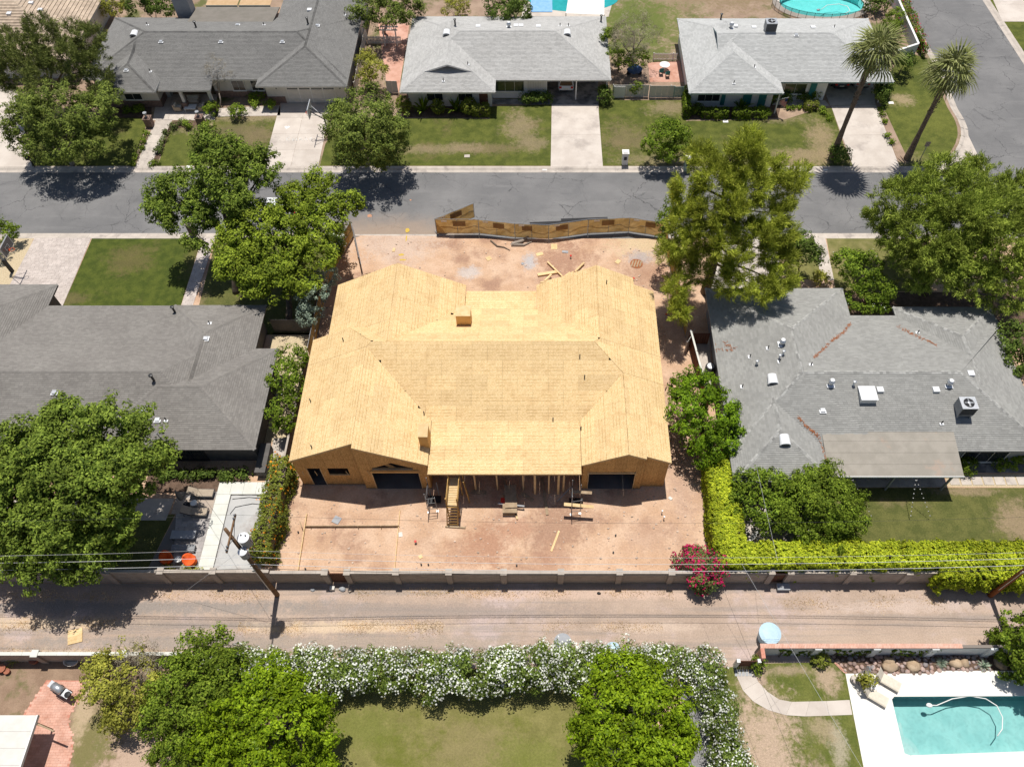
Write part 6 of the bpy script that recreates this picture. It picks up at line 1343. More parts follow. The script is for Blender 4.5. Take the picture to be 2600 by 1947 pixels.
part('return_wall', m['brick_pink'], W4, ('box', wl, wl + .22, gy, b0 - .01, 0, 1.8)); part('return_cap', m['brick_red'], W4, ('box', wl - .03, wl + .25, gy - .02, b0 - .012, 1.803, 1.86))
gt = thing('garden_gate', 'brown slatted gate with white posts at the end of the curved walk', 'gate', (wl - 1.0, gy, 0))
for x in (wl - 1.55, wl - .1): part('gate_post', m['white'], gt, ('box', x - .12, x + .12, gy - .2, gy + .05, 0, 1.45))
for i in range(9): part('gate_slat', m['brown_gate'], gt, ('box', wl - 1.4 + i * .13, wl - 1.4 + i * .13 + .115, gy - .1, gy - .06, .08, 1.4))
# chain-link panels with tan windscreen
def screen_fence(name, label, pts, h=1.95, lift=.06, patches=()):
    f = thing(name, label, 'fence', (pts[0][0], pts[0][1], 0)); rg = random.Random(int(abs(pts[0][0]) * 10))
    for i, ((ax, ay), (bx, by)) in enumerate(zip(pts[:-1], pts[1:])):
        z = lift; d = Vector((bx - ax, by - ay, 0)); L = d.length; d.normalize(); nr = Vector((-d.y, d.x, 0)); n = max(6, int(L / .35)); b = MB(); grid_ = []
        for k in range(n + 1):
            for j in range(5):
                t = k / n; bulge = .05 * math.sin(t * 9 + i * 2) * math.sin(j / 4 * 3.14) + .03 * rg.uniform(-1, 1) * (0 < j < 4)
                p = Vector((ax, ay, 0)) + d * (L * (t * .985 + .0075)) + nr * bulge; zz = z + (h - .06) * j / 4 - (.05 * abs(math.sin(t * 7 + i)) if j == 4 else 0) + (.06 * abs(math.sin(t * 5 + i)) if j == 0 else 0); grid_.append((p.x, p.y, zz))
        b.add(grid_, [(k * 5 + j, (k + 1) * 5 + j, (k + 1) * 5 + j + 1, k * 5 + j + 1) for k in range(n) for j in range(4)]); s = b.build('windscreen', m['screen'], f)
        fr = MB(); A, B_ = Vector((ax, ay, 0)), Vector((bx, by, 0)); up = Vector((0, 0, 1))
        for q0, q1 in ((A + up * z, A + up * (h + z)), (B_ + up * z, B_ + up * (h + z)), (A + up * (h + z), B_ + up * (h + z)), (A + up * (z + .03), B_ + up * (z + .03)), (A + up * (h * .5 + z) + nr * .05, B_ + up * (h * .5 + z) + nr * .05), ((A + B_) / 2 + up * z - nr * .05, (A + B_) / 2 + up * (h + z) - nr * .05)): fr.cyl(q0, q1, .024, None, 6)
        fr.build('frame', m['grey_metal'], f)
        part('foot', m['grey_metal'], f, ('beam', A - nr * .45 + up * .03, A + nr * .45 + up * .03, .05, .05))
        if i in patches:
            t0 = rg.uniform(.1, .5); c = A + d * L * (t0 + .15); part('mesh_patch', m['screen_dark'], f, ('obox', (c.x - nr.x * .07, c.y - nr.y * .07, z + h * .72), (L * .3, .01, h * .34), math.atan2(d.y, d.x)))
            c = A + d * L * .2; part('notice', m['offwhite'], f, ('obox', (c.x - nr.x * .08, c.y - nr.y * .08, z + h * .9), (.55, .008, .18), math.atan2(d.y, d.x)))
    return f
f = [(-10.35, 57.86), (-6.1, 57.86), (-2.46, 57.31), (.91, 57.09), (4.86, 57.86), (8.98, 58.14), (12.31, 57.42)]
screen_fence('site_fence', 'tan windscreen fence wavering along the street front of the dirt lot', f, patches=(0, 1, 2, 3, 4, 5))
screen_fence('street_fence', 'tan fence panel swung out onto the street', [(-10.4, 57.95), (-6.67, 60.15)], patches=(0,))
screen_fence('side_fence', 'tan windscreen fence under the ash trees at the left of the lot', [(-18.75, 57.6), (-19.6, 54.6), (-20.2, 51.4), (-20.35, 48.2), (-20.4, 45.0), (-20.4, 41.9)])
screen_fence('fence_gate', 'tan fence gate leaf standing open beside the left site fence', [(-18.6, 57.4), (-17.25, 52.7)])
screen_fence('side_fence', 'tan windscreen fence below the pine at the right of the lot', [(12.4, 57.3), (12.75, 53.5), (13.0, 50.0), (13.2, 46.8), (13.35, 44.6)])
def plank_fence(name, label, a, b, h, mat_, pw=.14, cat='fence', rails=True, gap=.012, postm=None, capm=None):
    A, B_ = Vector((*a, 0)), Vector((*b, 0)); L = (B_ - A).length; d = (B_ - A) / L; nr = Vector((-d.y, d.x, 0)); f_ = thing(name, label, cat, (a[0], a[1], 0)); n = max(1, int(L / pw)); rz = math.atan2(d.y, d.x)
    for i in range(n): c = A + d * (i + .5) * L / n; part('board', m[mat_], f_, ('obox', (c.x, c.y, h / 2 + .03), (L / n - gap, .022, h - .03 + (.02 if i % 3 == 0 else 0)), rz))
    for i in range(int(L / 2.4) + 1): c = A + d * min(L, i * 2.4) + nr * .06; part('post', m[postm or mat_], f_, ('obox', (c.x, c.y, h / 2 + .03), (.09, .09, h + .06), rz))
    if rails:
        for z in (h * .2, h * .85): part('rail', m[postm or mat_], f_, ('beam', A + nr * .03 + Vector((0, 0, z)), B_ + nr * .03 + Vector((0, 0, z)), .035, .09))
    if capm: part('cap_rail', m[capm], f_, ('beam', A + Vector((0, 0, h + .045)), B_ + Vector((0, 0, h + .045)), .16, .03))
    return f_
plank_fence('board_fence', 'brown board fence with pale cap beside the grey house, right of the lot', (13.55, 44.2), (14.35, 36.6), 1.7, 'brown_gate', .2, capm='coping')
plank_fence('board_fence', 'dark board fence crossing the right side yard behind the white gate', (13.8, 43.9), (15.3, 43.9), 1.6, 'brown_gate', .2)
plank_fence('side_gate', 'white painted gate leaf leaning open by the right side yard', (13.2, 43.0), (14.0, 44.5), 1.5, 'offwhite', .18, cat='gate')
plank_fence('board_fence', 'dark board fence at the end of the left side yard', (-24.4, 45.3), (-20.9, 45.3), 1.8, 'dark_wall', .3)
plank_fence('boundary_wall', 'brown panel wall along the left side of the unfinished house', (-20.55, 31.2), (-20.5, 41.8), 1.7, 'dark_wall', .5, capm='block_cap')
plank_fence('picket_fence', 'white picket fence between the pale and silver houses', g2(1658, 155), g2(1718, 155), 1.0, 'white', .16, gap=.07)
plank_fence('picket_fence', 'white picket fence beside the white arbour', g2(935, 112), g2(1020, 112), 1.0, 'white', .16, gap=.07)
plank_fence('side_wall', 'white board wall right of the pale house carport', g2(1555, 247), g2(1645, 247), 1.6, 'offwhite', .5)
plank_fence('side_wall', 'white board wall before the red side yard', g2(1648, 249), g2(1708, 249), 1.6, 'offwhite', .6)
plank_fence('teal_gate', 'teal garden gate at the left corner of the silver house', g2(1709, 249), g2(1734, 249), 1.5, 'teal_pale', .16, cat='gate')
plank_fence('white_gate', 'white slatted gate right of the pale house carport', g2(1558, 249.5), g2(1585, 249.5), 1.5, 'white', .14, cat='gate')
plank_fence('garden_wall', 'low white wall along the right side of the garage house', g2(905, 238), g2(932, 92), 1.5, 'offwhite', .9)
plank_fence('garden_wall', 'white wall at the street end of the arbour garden', g2(985, 237), g2(1012, 237), 1.6, 'offwhite', .5)
w5 = thing('white_block_wall', 'white block wall angling along the side street, top right', 'wall', (*g2(2300, 100), 0))
for a, b in ((g2(2320, 140), g2(2276, 40)), (g2(2276, 40), g2(2252, -20)), (g2(2265, 158), g2(2320, 140))):
    A, B_ = Vector((*a, 0)), Vector((*b, 0)); n = max(1, int((B_ - A).length / .8)); rz = math.atan2((B_ - A).y, (B_ - A).x)
    for i in range(n):
        c = A + (B_ - A) * (i + .5) / n
        part('wall_block', m['block_white'], w5, ('obox', (c.x, c.y, .75), ((B_ - A).length / n - .006, .2, 1.5), rz)); part('cap_block', m['white'], w5, ('obox', (c.x, c.y, 1.53), ((B_ - A).length / n - .004, .26, .055), rz))

# ------------------------------------------------------------------ utility poles and wires
def pole(label, x, y, h, trans, mat_):
    t = thing('utility_pole', label, 'utility pole', (x, y, 0)); part('pole', mat_, t, ('tube', [(x, y, -.2), (x, y, h * .5), (x, y, h)], [.19, .155, .115], 12), smooth=True)
    ca = part('crossarm', m['pole_wood'], t, ('beam', (x + .16, y - 1.3, h - .62), (x + .16, y + 1.3, h - .62), .1, .13))
    for s in (-1, 1):
        part('brace', m['grey_metal'], ca, ('beam', (x + .2, y + s * .75, h - .66), (x + .12, y, h - 1.35), .04, .015))
        for dy in (1.18, .95): part('insulator', m['grey_metal'], ca, ('lathe', (x + .16, y + s * dy, h - .555), [(.05, 0), (.075, .05), (.05, .08), (.07, .12), (.03, .2)], 8))
    if trans:
        for (dx, dy, z, r_, hh) in ((.52, .20, h - 2.75, .36, .95), (.36, -.42, h - 3.3, .29, .72)):
            q = part('transformer', m['grey_metal'], t, ('cyl', (x + dx, y + dy, z), (x + dx, y + dy, z + hh), r_, None, 20), ('cyl', (x + dx, y + dy, z - .04), (x + dx, y + dy, z), r_ * .8, None, 20))
            part('lid', m['steel_white'], q, ('lathe', (x + dx, y + dy, z + hh), [(r_ * 1.06, 0), (r_ * 1.05, .04), (r_ * .5, .11), (.02, .13)], 20))
            for a in (0.5, 2.4): part('bushing', m['black'], q, ('lathe', (x + dx + .18 * math.cos(a), y + dy + .18 * math.sin(a), z + hh + .05), [(.05, 0), (.03, .06), (.05, .12), (.02, .2)], 8))
        part('lead_wire', m['cable'], t, ('tube', [(x + .7, y + .3, h - 1.7), (x + 1.0, y + .1, h - 2.4), (x + .8, y - .2, h - 3.3), (x + .3, y - .3, h - 3.9), (x, y - .15, h - 4.0)], .022, 5), ('tube', [(x + .3, y - .5, h - 2.5), (x + .9, y - .5, h - 3.2), (x + .2, y - .3, h - 3.8)], .02, 5))
    part('ground_strap', m['steel'], t, ('beam', (x - .15, y - .14, 1.6), (x - .13, y - .12, h * .42), .06, .02)); part('meter_tag', m['offwhite'], t, ('obox', (x - .17, y - .15, h * .44), (.22, .03, .32)))
    return t
PLX, PLY, PRX, PRY = -19.58, 20.47, 33.6, 20.42
pole('weathered utility pole with two grey transformers behind the covered pool', PLX, PLY, 11.9, True, m['pole_wood'])
m['pole_red'] = surf('pole_red', (.22, .075, .025), (.30, .11, .04), 3, fine=.2, fs=25)
pole('reddish utility pole at the right edge of the alley', PRX, PRY, 11.6, False, m['pole_red'])
def wire(label, pts, r_, mat_, sag=.6, n=14, grp=None):
    P = []
    for a, b in zip(pts[:-1], pts[1:]):
        a, b = Vector(a), Vector(b); L = (b - a).length
        for k in range(n):
            t = k / n; P.append(a.lerp(b, t) - Vector((0, 0, sag * (L / 50) ** 2 * 4 * t * (1 - t))))
    P.append(Vector(pts[-1])); return single('wire', m[mat_], label, 'wire', ('tube', P, r_, 5, False), group=grp)
def span(dy, z, r_, mat_, lab, sag=1.1): wire(lab, [(-75, PLY + dy, z + .3), (PLX + .16, PLY + dy, z), (PRX, PRY + dy, z), (70, PRY + dy, z)], r_, mat_, sag)
span(1.18, 11.45, .007, 'cable', 'thin top wire strung along the alley, far side of the crossarms'); span(-1.18, 11.45, .007, 'cable_pale', 'thin top wire strung along the alley, near side of the crossarms')
span(-.25, 8.0, .014, 'cable_pale', 'pale twisted cable strung below the transformers'); span(-.2, 6.6, .016, 'cable_pale', 'thick pale cable strung along the alley below the twisted one'); span(-.22, 5.9, .016, 'cable', 'lowest dark cable strung along the alley')
ms = onroof(PD, 412, 1118); wire('service cable from the transformer pole to the charcoal house', [(PLX, PLY, 8.1), (ms.x, ms.y, ms.z + 1.0)], .010, 'cable', 1.0)
em = G(1922, 1190, 5.2); wire('service cable crossing above the lime hedge to the grey house', [(em.x - .3, 20.3, 7.2), (em.x, em.y, em.z)], .008, 'cable_pale', .8)
wire('pale service cable dropping over the pool yard, bottom right', [(13.6, 20.2, 6.9), (21.0, 4.0, 5.6)], .008, 'cable_pale', .8)
wire('dark service cable dropping over the pool yard, bottom right', [(11.8, 20.2, 6.6), (17.0, 2.0, 5.4)], .008, 'cable', .8)
wire('guy wire from the transformer pole to the alley ground', [(PLX, PLY + .1, 8.5), (PLX - 7.4, PLY - .2, .05)], .008, 'cable_pale', 0)

# ------------------------------------------------------------------ building site things
def beam_thing(name, label, mat_, a, b, w, h, cat='plank', group=None): return single(name, m[mat_], label, cat, ('beam', a, b, w, h), group=group)
fw = thing('form_boards', 'timber form boards staked out as a rectangle on the dirt', 'form boards', (-18.35, 25.92, 0))
part('form_board', m['lumber_old'], fw, ('beam', (-18.35, 25.92, .13), (-11.0, 25.95, .13), .06, .26)); part('form_board', m['lumber'], fw, ('beam', (-18.42, 27.0, .12), (-18.3, 22.15, .12), .06, .2)); part('form_board', m['lumber'], fw, ('beam', (-11.08, 27.3, .10), (-11.0, 22.15, .10), .045, .16))
for x in (-17.9, -16, -14.2, -12.4): part('stake', m['lumber_old'], fw, ('beam', (x, 25.84, -.1), (x, 25.84, .42), .05, .05))
part('stake', m['lumber_old'], fw, ('beam', (-18.9, 26.4, 0), (-18.5, 25.7, .5), .06, .06))
st = thing('site_stair', 'tall wooden site stair with plank ramp and ladder below the porch edge', 'ladder', (-6.7, 27.2, 0))
for s in (-.42, .42):
    x = -6.72 + s
    part('stringer', m['scaffold_wood'], st, ('beam', (x - .12, 26.05, .02), (x, 26.75, 2.1), .06, .14)); part('rail', m['scaffold_wood'], st, ('beam', (x, 26.75, 2.2), (x + .1, 28.9, 2.75), .06, .12))
    part('guard_rail', m['scaffold_wood'], st, ('beam', (x, 26.7, 2.95), (x + .1, 28.7, 3.35), .05, .09))
    for y in (26.78, 28.7): part('post', m['scaffold_wood'], st, ('beam', (x + (.1 if y > 28 else 0), y, 0), (x + (.1 if y > 28 else 0), y, 3.3), .09, .09))
for i in range(7): f_ = (i + .5) / 7; part('rung', m['scaffold_wood'], st, ('beam', (-7.2 + .12 * f_, 26.05 + .7 * f_, .02 + 2.08 * f_), (-6.36 + .12 * f_, 26.05 + .7 * f_, .02 + 2.08 * f_), .09, .05))
part('ramp', m['lumber'], st, ('beam', (-6.72, 26.75, 2.12), (-6.62, 28.9, 2.68), .72, .04))
for i in range(12): f_ = (i + .5) / 12; part('cleat', m['lumber'], st, ('beam', (-7.06 + .1 * f_, 26.75 + 2.15 * f_, 2.155 + .56 * f_), (-6.36 + .1 * f_, 26.75 + 2.15 * f_, 2.155 + .56 * f_), .05, .035))
for s in (0, .55): part('back_leg', m['scaffold_wood'], st, ('beam', (-6.0 + s * .2, 28.9 - s, 3.0), (-5.75 + s * .3, 28.6 - s, .02), .06, .1))
for i in range(5): part('back_rung', m['scaffold_wood'], st, ('beam', (-5.98 + i * .05, 28.9 - i * .05, 2.7 - i * .5), (-5.87 + i * .07, 28.35 - i * .05, 2.7 - i * .5), .05, .05))
part('foot_board', m['lumber_old'], st, ('beam', (-7.4, 25.95, .07), (-5.8, 25.85, .07), .12, .1))
def scaffold(label, x, y):
    t = thing('scaffold', label, 'scaffold', (x, y, 0))
    for dx, dy in ((-.35, -.5), (.35, -.4), (-.3, .9), (.4, .9)): part('standard', m['grey_metal'], t, ('cyl', (x + dx, y + dy, 0), (x + dx, y + dy, 3.2 if dx < 0 else 2.4), .03, None, 8)); part('base_plate', m['steel'], t, ('box', x + dx - .08, x + dx + .08, y + dy - .08, y + dy + .08, 0, .012))
    for z in (.5, 1.5, 2.3): part('ledger', m['black_metal'], t, ('cyl', (x - .35, y - .5, z), (x + .38, y - .4, z), .025, None, 6)); part('transom', m['black_metal'], t, ('cyl', (x - .33, y - .5, z), (x - .3, y + .9, z), .025, None, 6))
    part('cross_brace', m['steel'], t, ('cyl', (x - .35, y - .5, .5), (x - .3, y + .9, 2.2), .018, None, 6))
    part('toe_board', m['black'], t, ('box', x - .5, x + .6, y + .1, y + .75, .35, .42)); return t
scaffold('metal scaffold frame at the left porch corner of the unfinished house', -8.45, 27.7); scaffold('metal scaffold frame at the right porch corner of the unfinished house', 2.85, 27.5)
beam_thing('scaffold_plank', 'pale plank laid through the right scaffold frame', 'lumber', (1.9, 27.15, 1.55), (4.2, 26.95, 1.5), .28, .05); beam_thing('scaffold_plank', 'grey plank through the right scaffold frame, nearer the wall', 'lumber_old', (2.6, 28.2, 1.6), (4.1, 28.1, 1.6), .25, .05)
pl = thing('board_pile', 'dark plywood sheets resting on blocks under the porch roof', 'board pile', (-2.4, 28.0, 0))
part('sheet', m['lumber_old'], pl, ('obox', (-2.3, 28.3, .62), (.95, 2.0, .05), .06)); part('sheet', m['lumber_old'], pl, ('obox', (-2.35, 27.3, .5), (1.15, .8, .05), .0)); part('crosspiece', m['grey_paint'], pl, ('beam', (-3.3, 27.75, .45), (-1.2, 27.5, .45), .12, .1)); part('crosspiece', m['lumber_old'], pl, ('beam', (-2.9, 28.5, .3), (-1.8, 28.5, .3), .2, .5))
part('crosspiece', m['lumber'], pl, ('beam', (-2.9, 26.95, .1), (-1.75, 26.95, .1), .08, .1)); part('crosspiece', m['lumber'], pl, ('beam', (-1.9, 27.0, .1), (-1.75, 26.55, .1), .12, .1))
single('tool_box', m['red'], 'red box beside the dark plywood sheets', 'box', ('box', -3.05, -2.55, 27.85, 28.15, .0, .55), ('box', -3.08, -2.52, 27.82, 28.18, .55, .6))
for i, (a, b, mt, w) in enumerate([((.2, 30.2, .1), (.62, 26.95, .06), 'lumber_old', .22), ((-2.9, 30.0, .1), (-2.5, 28.9, .08), 'lumber_old', .2), ((-1.5, 28.9, .05), (-.5, 28.2, .05), 'lumber_old', .3), ((-5.5, 29.0, .05), (-4.3, 28.9, .05), 'lumber_old', .35), ((1.4, 28.1, .1), (2.5, 28.9, 1.0), 'grey_metal', .06), ((1.53, 25.6, .04), (.9, 23.9, .04), 'lumber', .16), ((9.7, 22.3, .04), (10.9, 22.0, .04), 'lumber', .14)]):
    beam_thing('loose_plank', ['long dark plank lying out from under the porch roof', 'short dark plank behind the plywood sheets', 'slanting dark plank right of the plywood sheets', 'dark plank in the shade behind the site stair', 'slanting metal pipe left of the right scaffold', 'pale plank lying alone on the open dirt', 'short pale board by the magenta bougainvillea'][i], mt, a, b, w, .05)
# lumber pile and scraps on the street side
for i, (u0, v0, u1, v1, w) in enumerate([(1365, 698, 1415, 690, .34), (1390, 665, 1428, 702, .14), (1483, 667, 1460, 690, .18), (1372, 718, 1432, 704, .16), (1383, 713, 1400, 697, .18), (1428, 706, 1448, 692, .16), (1440, 703, 1456, 690, .14)]):
    a, b = G(u0, v0, .12 + .06 * i), G(u1, v1, .12 + .06 * i)
    beam_thing('lumber_piece', ['thick squared timber at the left of the lumber heap', 'plank crossing the middle of the lumber heap', 'plank at the right of the lumber heap, leaning out', 'plank along the roof edge below the lumber heap', 'short plank under the squared timber', 'short plank right of the crossing plank', 'shortest plank against the right gable roof'][i], 'lumber', tuple(a), tuple(b), w, .12)
SC_ = [(1407, 627, .62, .72, 'pale square board scrap near the tan street fence'), (1370, 646, .7, .4, 'pale angular board scrap left of the square one'), (1241, 657, .5, .5, 'pale triangular scrap alone on the dirt'), (1569, 665, .55, .42, 'yellowish scrap near the round drain cover'), (1327, 670, .28, .22, 'small pale scrap by the grey powder stain'), (1000, 635, .5, .25, 'faint yellow scrap near the left gable tip'), (1017, 1357, .38, .3, 'white paper on the dirt beside the form boards'), (1068, 1413, .3, .3, 'cream paper scrap on the lower dirt'), (1702, 1265, .3, .25, 'small white scrap right of the house wall'), (855, 1320, .6, .6, 'grey board lid flush in the dirt above the form boards'), (1435, 640, .6, .3, 'grey broken sheet behind the square scrap')]
for i, (u, v, a, b, lab) in enumerate(SC_):
    p = G(u, v); single('board_scrap', m['lumber'] if 'grey' not in lab and 'white' not in lab else m['offwhite'] if 'white' in lab else m['grey_paint'], lab, 'scrap', ('obox', (p.x, p.y, .03), (a, b, .035), .3 * i, .04))
lg = thing('dead_log', 'grey splintered log lying inside the tan street fence', 'log', tuple(G(1320, 617)))
part('log', m['bark_pale'], lg, ('tube', [tuple(G(1300, 620, .15)), tuple(G(1325, 612, .2)), tuple(G(1345, 598, .25))], [.2, .17, .06], 8)); part('splinter', m['bark_pale'], lg, ('tube', [tuple(G(1298, 622, .1)), tuple(G(1330, 622, .12)), tuple(G(1350, 614, .08))], [.14, .12, .04], 7))
single('dead_branch', m['bark'], 'dark crooked branch left of the grey log', 'branch', ('tube', [tuple(G(1246, 611, .05)), tuple(G(1262, 625, .08)), tuple(G(1280, 628, .06)), tuple(G(1295, 636, .04))], [.09, .08, .06, .04], 7))
p = G(1616, 670); mh = thing('drain_cover', 'round striped drain cover in the dirt by the right gable', 'drain cover', tuple(p)); part('rim', m['rust'], mh, ('lathe', tuple(p), [(.62, 0), (.62, .03), (.55, .035)], 24))
for k in range(4): part('bar', m['lumber_old'], mh, ('obox', (p.x + (k - 1.5) * .27, p.y, .05), (.14, 1.0 - .12 * abs(k - 1.5), .03), -.3))
for i, (u, v, mt) in enumerate([(1449, 655, 'red'), (1608, 712, 'red'), (1056, 1378, 'red'), (1691, 803, 'red'), (1680, 1303, 'steel_white'), (1685, 1318, 'steel_white'), (1312, 1436, 'black'), (1088, 1434, 'black'), (1070, 1434, 'black'), (1563, 1360, 'black'), (1557, 1403, 'black'), (776, 1445, 'black'), (758, 1352, 'black')]):
    p = G(u, v); h_ = .35 if mt == 'red' else .5 if mt == 'steel_white' else .18
    t = thing('pipe_stub', ['red-capped pipe stub behind the square board scrap', 'red-capped pipe stub at the right gable edge', 'red-capped pipe stub on the lower dirt', 'red-capped pipe stub by the right fence', 'white pipe stub right of the garage opening, upper', 'white pipe stub right of the garage opening, lower', 'black pipe stub near the middle of the alley wall', 'black pipe stub near the alley wall, right of a pair', 'black pipe stub near the alley wall, left of a pair', 'black pipe stub on the right dirt, upper', 'black pipe stub on the right dirt, lower', 'black pipe stub inside the form boards', 'black pipe stub beside the orange hedge'][i], 'pipe', tuple(p))
    part('pipe', m['steel_white'] if mt == 'red' else m[mt], t, ('cyl', tuple(p), (p.x, p.y, h_ - .05), .05, None, 8)); part('cap', m[mt], t, ('cyl', (p.x, p.y, h_ - .1), (p.x, p.y, h_), .1 if mt == 'red' else .065, None, 10))
b = MB(); rg = random.Random(5)
for i in range(900):
    if rg.random() < .55: x, y = rg.uniform(-20, 12.6), rg.uniform(21.9, 28.6)
    elif rg.random() < .6: x, y = rg.uniform(-19, 12), rg.uniform(48, 56.8)
    else: x, y = rg.uniform(10.6, 13), rg.uniform(24, 50)
    s = rg.choice((.025, .03, .04, .05, .05, .09)); b.blob((x, y, s * .3), (s * rg.uniform(.8, 1.4), s, s * .7), 5, 3, .25, i)
tag(b.build('site_pebbles', surf('pebbles', (.44, .32, .24), (.58, .47, .38), 6, fine=.1, isl=.25), None, 'stuff'), 'loose stones and clods scattered over the building site dirt', 'stones')
single('dark_tarp', m['black'], 'flat dark sheets lying on the street behind the tan fence', 'tarp', ('obox', (1.6, 59.4, -.06), (5.2, .6, .05), .06), ('obox', (4.6, 60.0, -.05), (4.8, .35, .05), .05))
# ------------------------------------------------------------------ left patio
def lounger(label, x, y, rz, fm, cm, back=42, group=None):
    t = thing('sun_lounger', label, 'sun lounger', (0, 0, 0), group)
    fr = MB(); W, L1, L2 = .68, 1.3, .78
    for s in (-1, 1): fr.beam((0, s * W / 2, .32), (L1, s * W / 2, .32), .04, .05); fr.beam((0, s * W / 2, .33), (-L2 * math.cos(R(back)), s * W / 2, .33 + L2 * math.sin(R(back))), .04, .05)
    fr.beam((L1, -W / 2, .32), (L1, W / 2, .32), .04, .05); fr.build('frame', m[fm], t)
    for lx in (.08, L1 - .06, -.5):
        for s in (-1, 1): part('leg', m[fm], t, ('beam', (lx, s * W / 2, 0), (lx, s * W / 2, .32), .04, .04))
    part('seat', m[cm], t, ('box', 0.02, L1 - .02, -W / 2 + .03, W / 2 - .03, .335, .375)); c, s_ = math.cos(R(back)), math.sin(R(back))
    part('backrest', m[cm], t, ('add', [(0, -W / 2 + .03, .36), (0, W / 2 - .03, .36), (-L2 * c, W / 2 - .03, .36 + L2 * s_), (-L2 * c, -W / 2 + .03, .36 + L2 * s_), (.03, -W / 2 + .03, .40), (.03, W / 2 - .03, .40), (-L2 * c + .03, W / 2 - .03, .40 + L2 * s_), (-L2 * c + .03, -W / 2 + .03, .40 + L2 * s_)], [(0, 1, 2, 3), (7, 6, 5, 4), (0, 4, 5, 1), (1, 5, 6, 2), (2, 6, 7, 3), (3, 7, 4, 0)]))
    t.location = (x, y, .045); t.rotation_euler = (0, 0, rz); return t
a = G(505, 1256); lounger('tan sun lounger on the paver patio, upper one', a.x, a.y, -.02, 'black_metal', 'tan_fabric', 35); a = G(489, 1303); lounger('tan sun lounger on the paver patio, lower one', a.x, a.y, -.03, 'black_metal', 'tan_fabric', 35)
def round_table(label, x, y, r_, h, tm, bm): 
    t = thing('side_table', label, 'table', (x, y, 0)); part('table_top', m[tm], t, ('lathe', (x, y, h - .04), [(r_, 0), (r_, .035), (r_ * .9, .04)], 18)); part('base', m[bm], t, ('lathe', (x, y, .03), [(r_ * .75, 0), (r_ * .8, .1), (r_ * .7, h - .1), (.04, h - .075)], 16)); return t
a = G(497, 1283); round_table('small round white table between the two tan loungers', a.x, a.y, .26, .5, 'white', 'grey_metal'); a = G(458, 1425); round_table('small round white table between the orange bean bags', a.x, a.y, .27, .5, 'white', 'grey_metal')
a = G(474, 1282); um = thing('closed_umbrella', 'closed dark brown patio umbrella left of the tan loungers', 'umbrella', tuple(a))
part('pole', m['grey_metal'], um, ('cyl', (a.x, a.y, 0), (a.x, a.y, 2.5), .025, None, 8)); part('canopy', m['brown_gate'] if False else m['dark_wall'], um, ('lathe', (a.x, a.y, 1.15), [(.20, 0), (.22, .1), (.17, .7), (.08, 1.25), (.02, 1.4)], 10)); part('base', m['black'], um, ('lathe', (a.x, a.y, .03), [(.3, 0), (.28, .07), (.05, .1)], 14))
def beanbag(label, u, v, lean):
    a = G(u, v); t = thing('bean_bag_chair', label, 'bean bag', tuple(a)); b = MB(); n, rows = 20, 8; V = []
    prof = [(.35, .03), (.46, .12), (.49, .28), (.47, .42), (.44, .52), (.36, .50), (.2, .36), (.05, .32)]
    for i, (r_, z) in enumerate(prof):
        for k in range(n):
            q = 2 * math.pi * k / n; hump = .38 * max(0, math.cos(q - lean)) * max(0, min(1, (z - .2) * 4)) * (1 if i < 6 else .3); w = 1 + .05 * math.sin(q * 5 + i)
            V.append((a.x + r_ * w * math.cos(q), a.y + r_ * w * math.sin(q), .03 + z + hump))
    F = [(i * n + k, i * n + (k + 1) % n, (i + 1) * n + (k + 1) % n, (i + 1) * n + k) for i in range(rows - 1) for k in range(n)] + [tuple((rows - 1) * n + k for k in range(n)), tuple(reversed(range(n)))]
    b.add(V, F); b.build('cushion', m['orange'], t, None, True); part('seam_piping', m['orange_rim'], t, ('tube', [(a.x + .45 * math.cos(q), a.y + .45 * math.sin(q), .56 + .34 * max(0, math.cos(q - lean))) for q in [2 * math.pi * k / 24 for k in range(25)]], .018, 5, False)); return t
beanbag('orange bean bag chair left of the small white table', 427, 1422, 1.9); beanbag('orange bean bag chair right of the small white table', 487, 1428, 2.6)
a = G(470, 1362); dt = thing('fire_table', 'long low patio table in the tree shade above the bean bags', 'table', tuple(a)); part('table_top', m['grey_paint'], dt, ('box', a.x - .95, a.x + .95, a.y - .35, a.y + .35, .36, .42))
for sx in (-.85, .85):
    for sy in (-.28, .28): part('leg', m['black_metal'], dt, ('box', a.x + sx - .03, a.x + sx + .03, a.y + sy - .03, a.y + sy + .03, .03, .36))
a = G(470, 1395); bn = thing('patio_bench', 'dark slatted bench beside the low patio table', 'bench', tuple(a))
for i in range(4): part('slat', m['grey_metal'], bn, ('box', a.x - .9, a.x + .9, a.y - .25 + i * .13, a.y - .15 + i * .13, .40, .43))
for sx in (-.8, .8): part('leg', m['black_metal'], bn, ('box', a.x + sx - .03, a.x + sx + .03, a.y - .25, a.y + .25, .03, .4))
pc = thing('pool_cover', 'pale grey safety cover stretched over the narrow pool', 'pool cover', (-22.9, 25.2, .06)); rg = random.Random(2)
nx, ny = 16, 30; V = [(-24.78 + 3.6 * i / nx, 22.25 + 6.42 * j / ny, .075 + .02 * math.sin(i * 1.3 + j * .4) * math.sin(j * .7) + .012 * rg.random()) for j in range(ny + 1) for i in range(nx + 1)]
b = MB(); b.add(V, [(j * (nx + 1) + i, j * (nx + 1) + i + 1, (j + 1) * (nx + 1) + i + 1, (j + 1) * (nx + 1) + i) for j in range(ny) for i in range(nx)]); b.build('cover_sheet', surf('cover', (.42, .42, .41), (.48, .475, .46), .8, (.36, .33, .31), .5, fine=.05), pc, None, True)
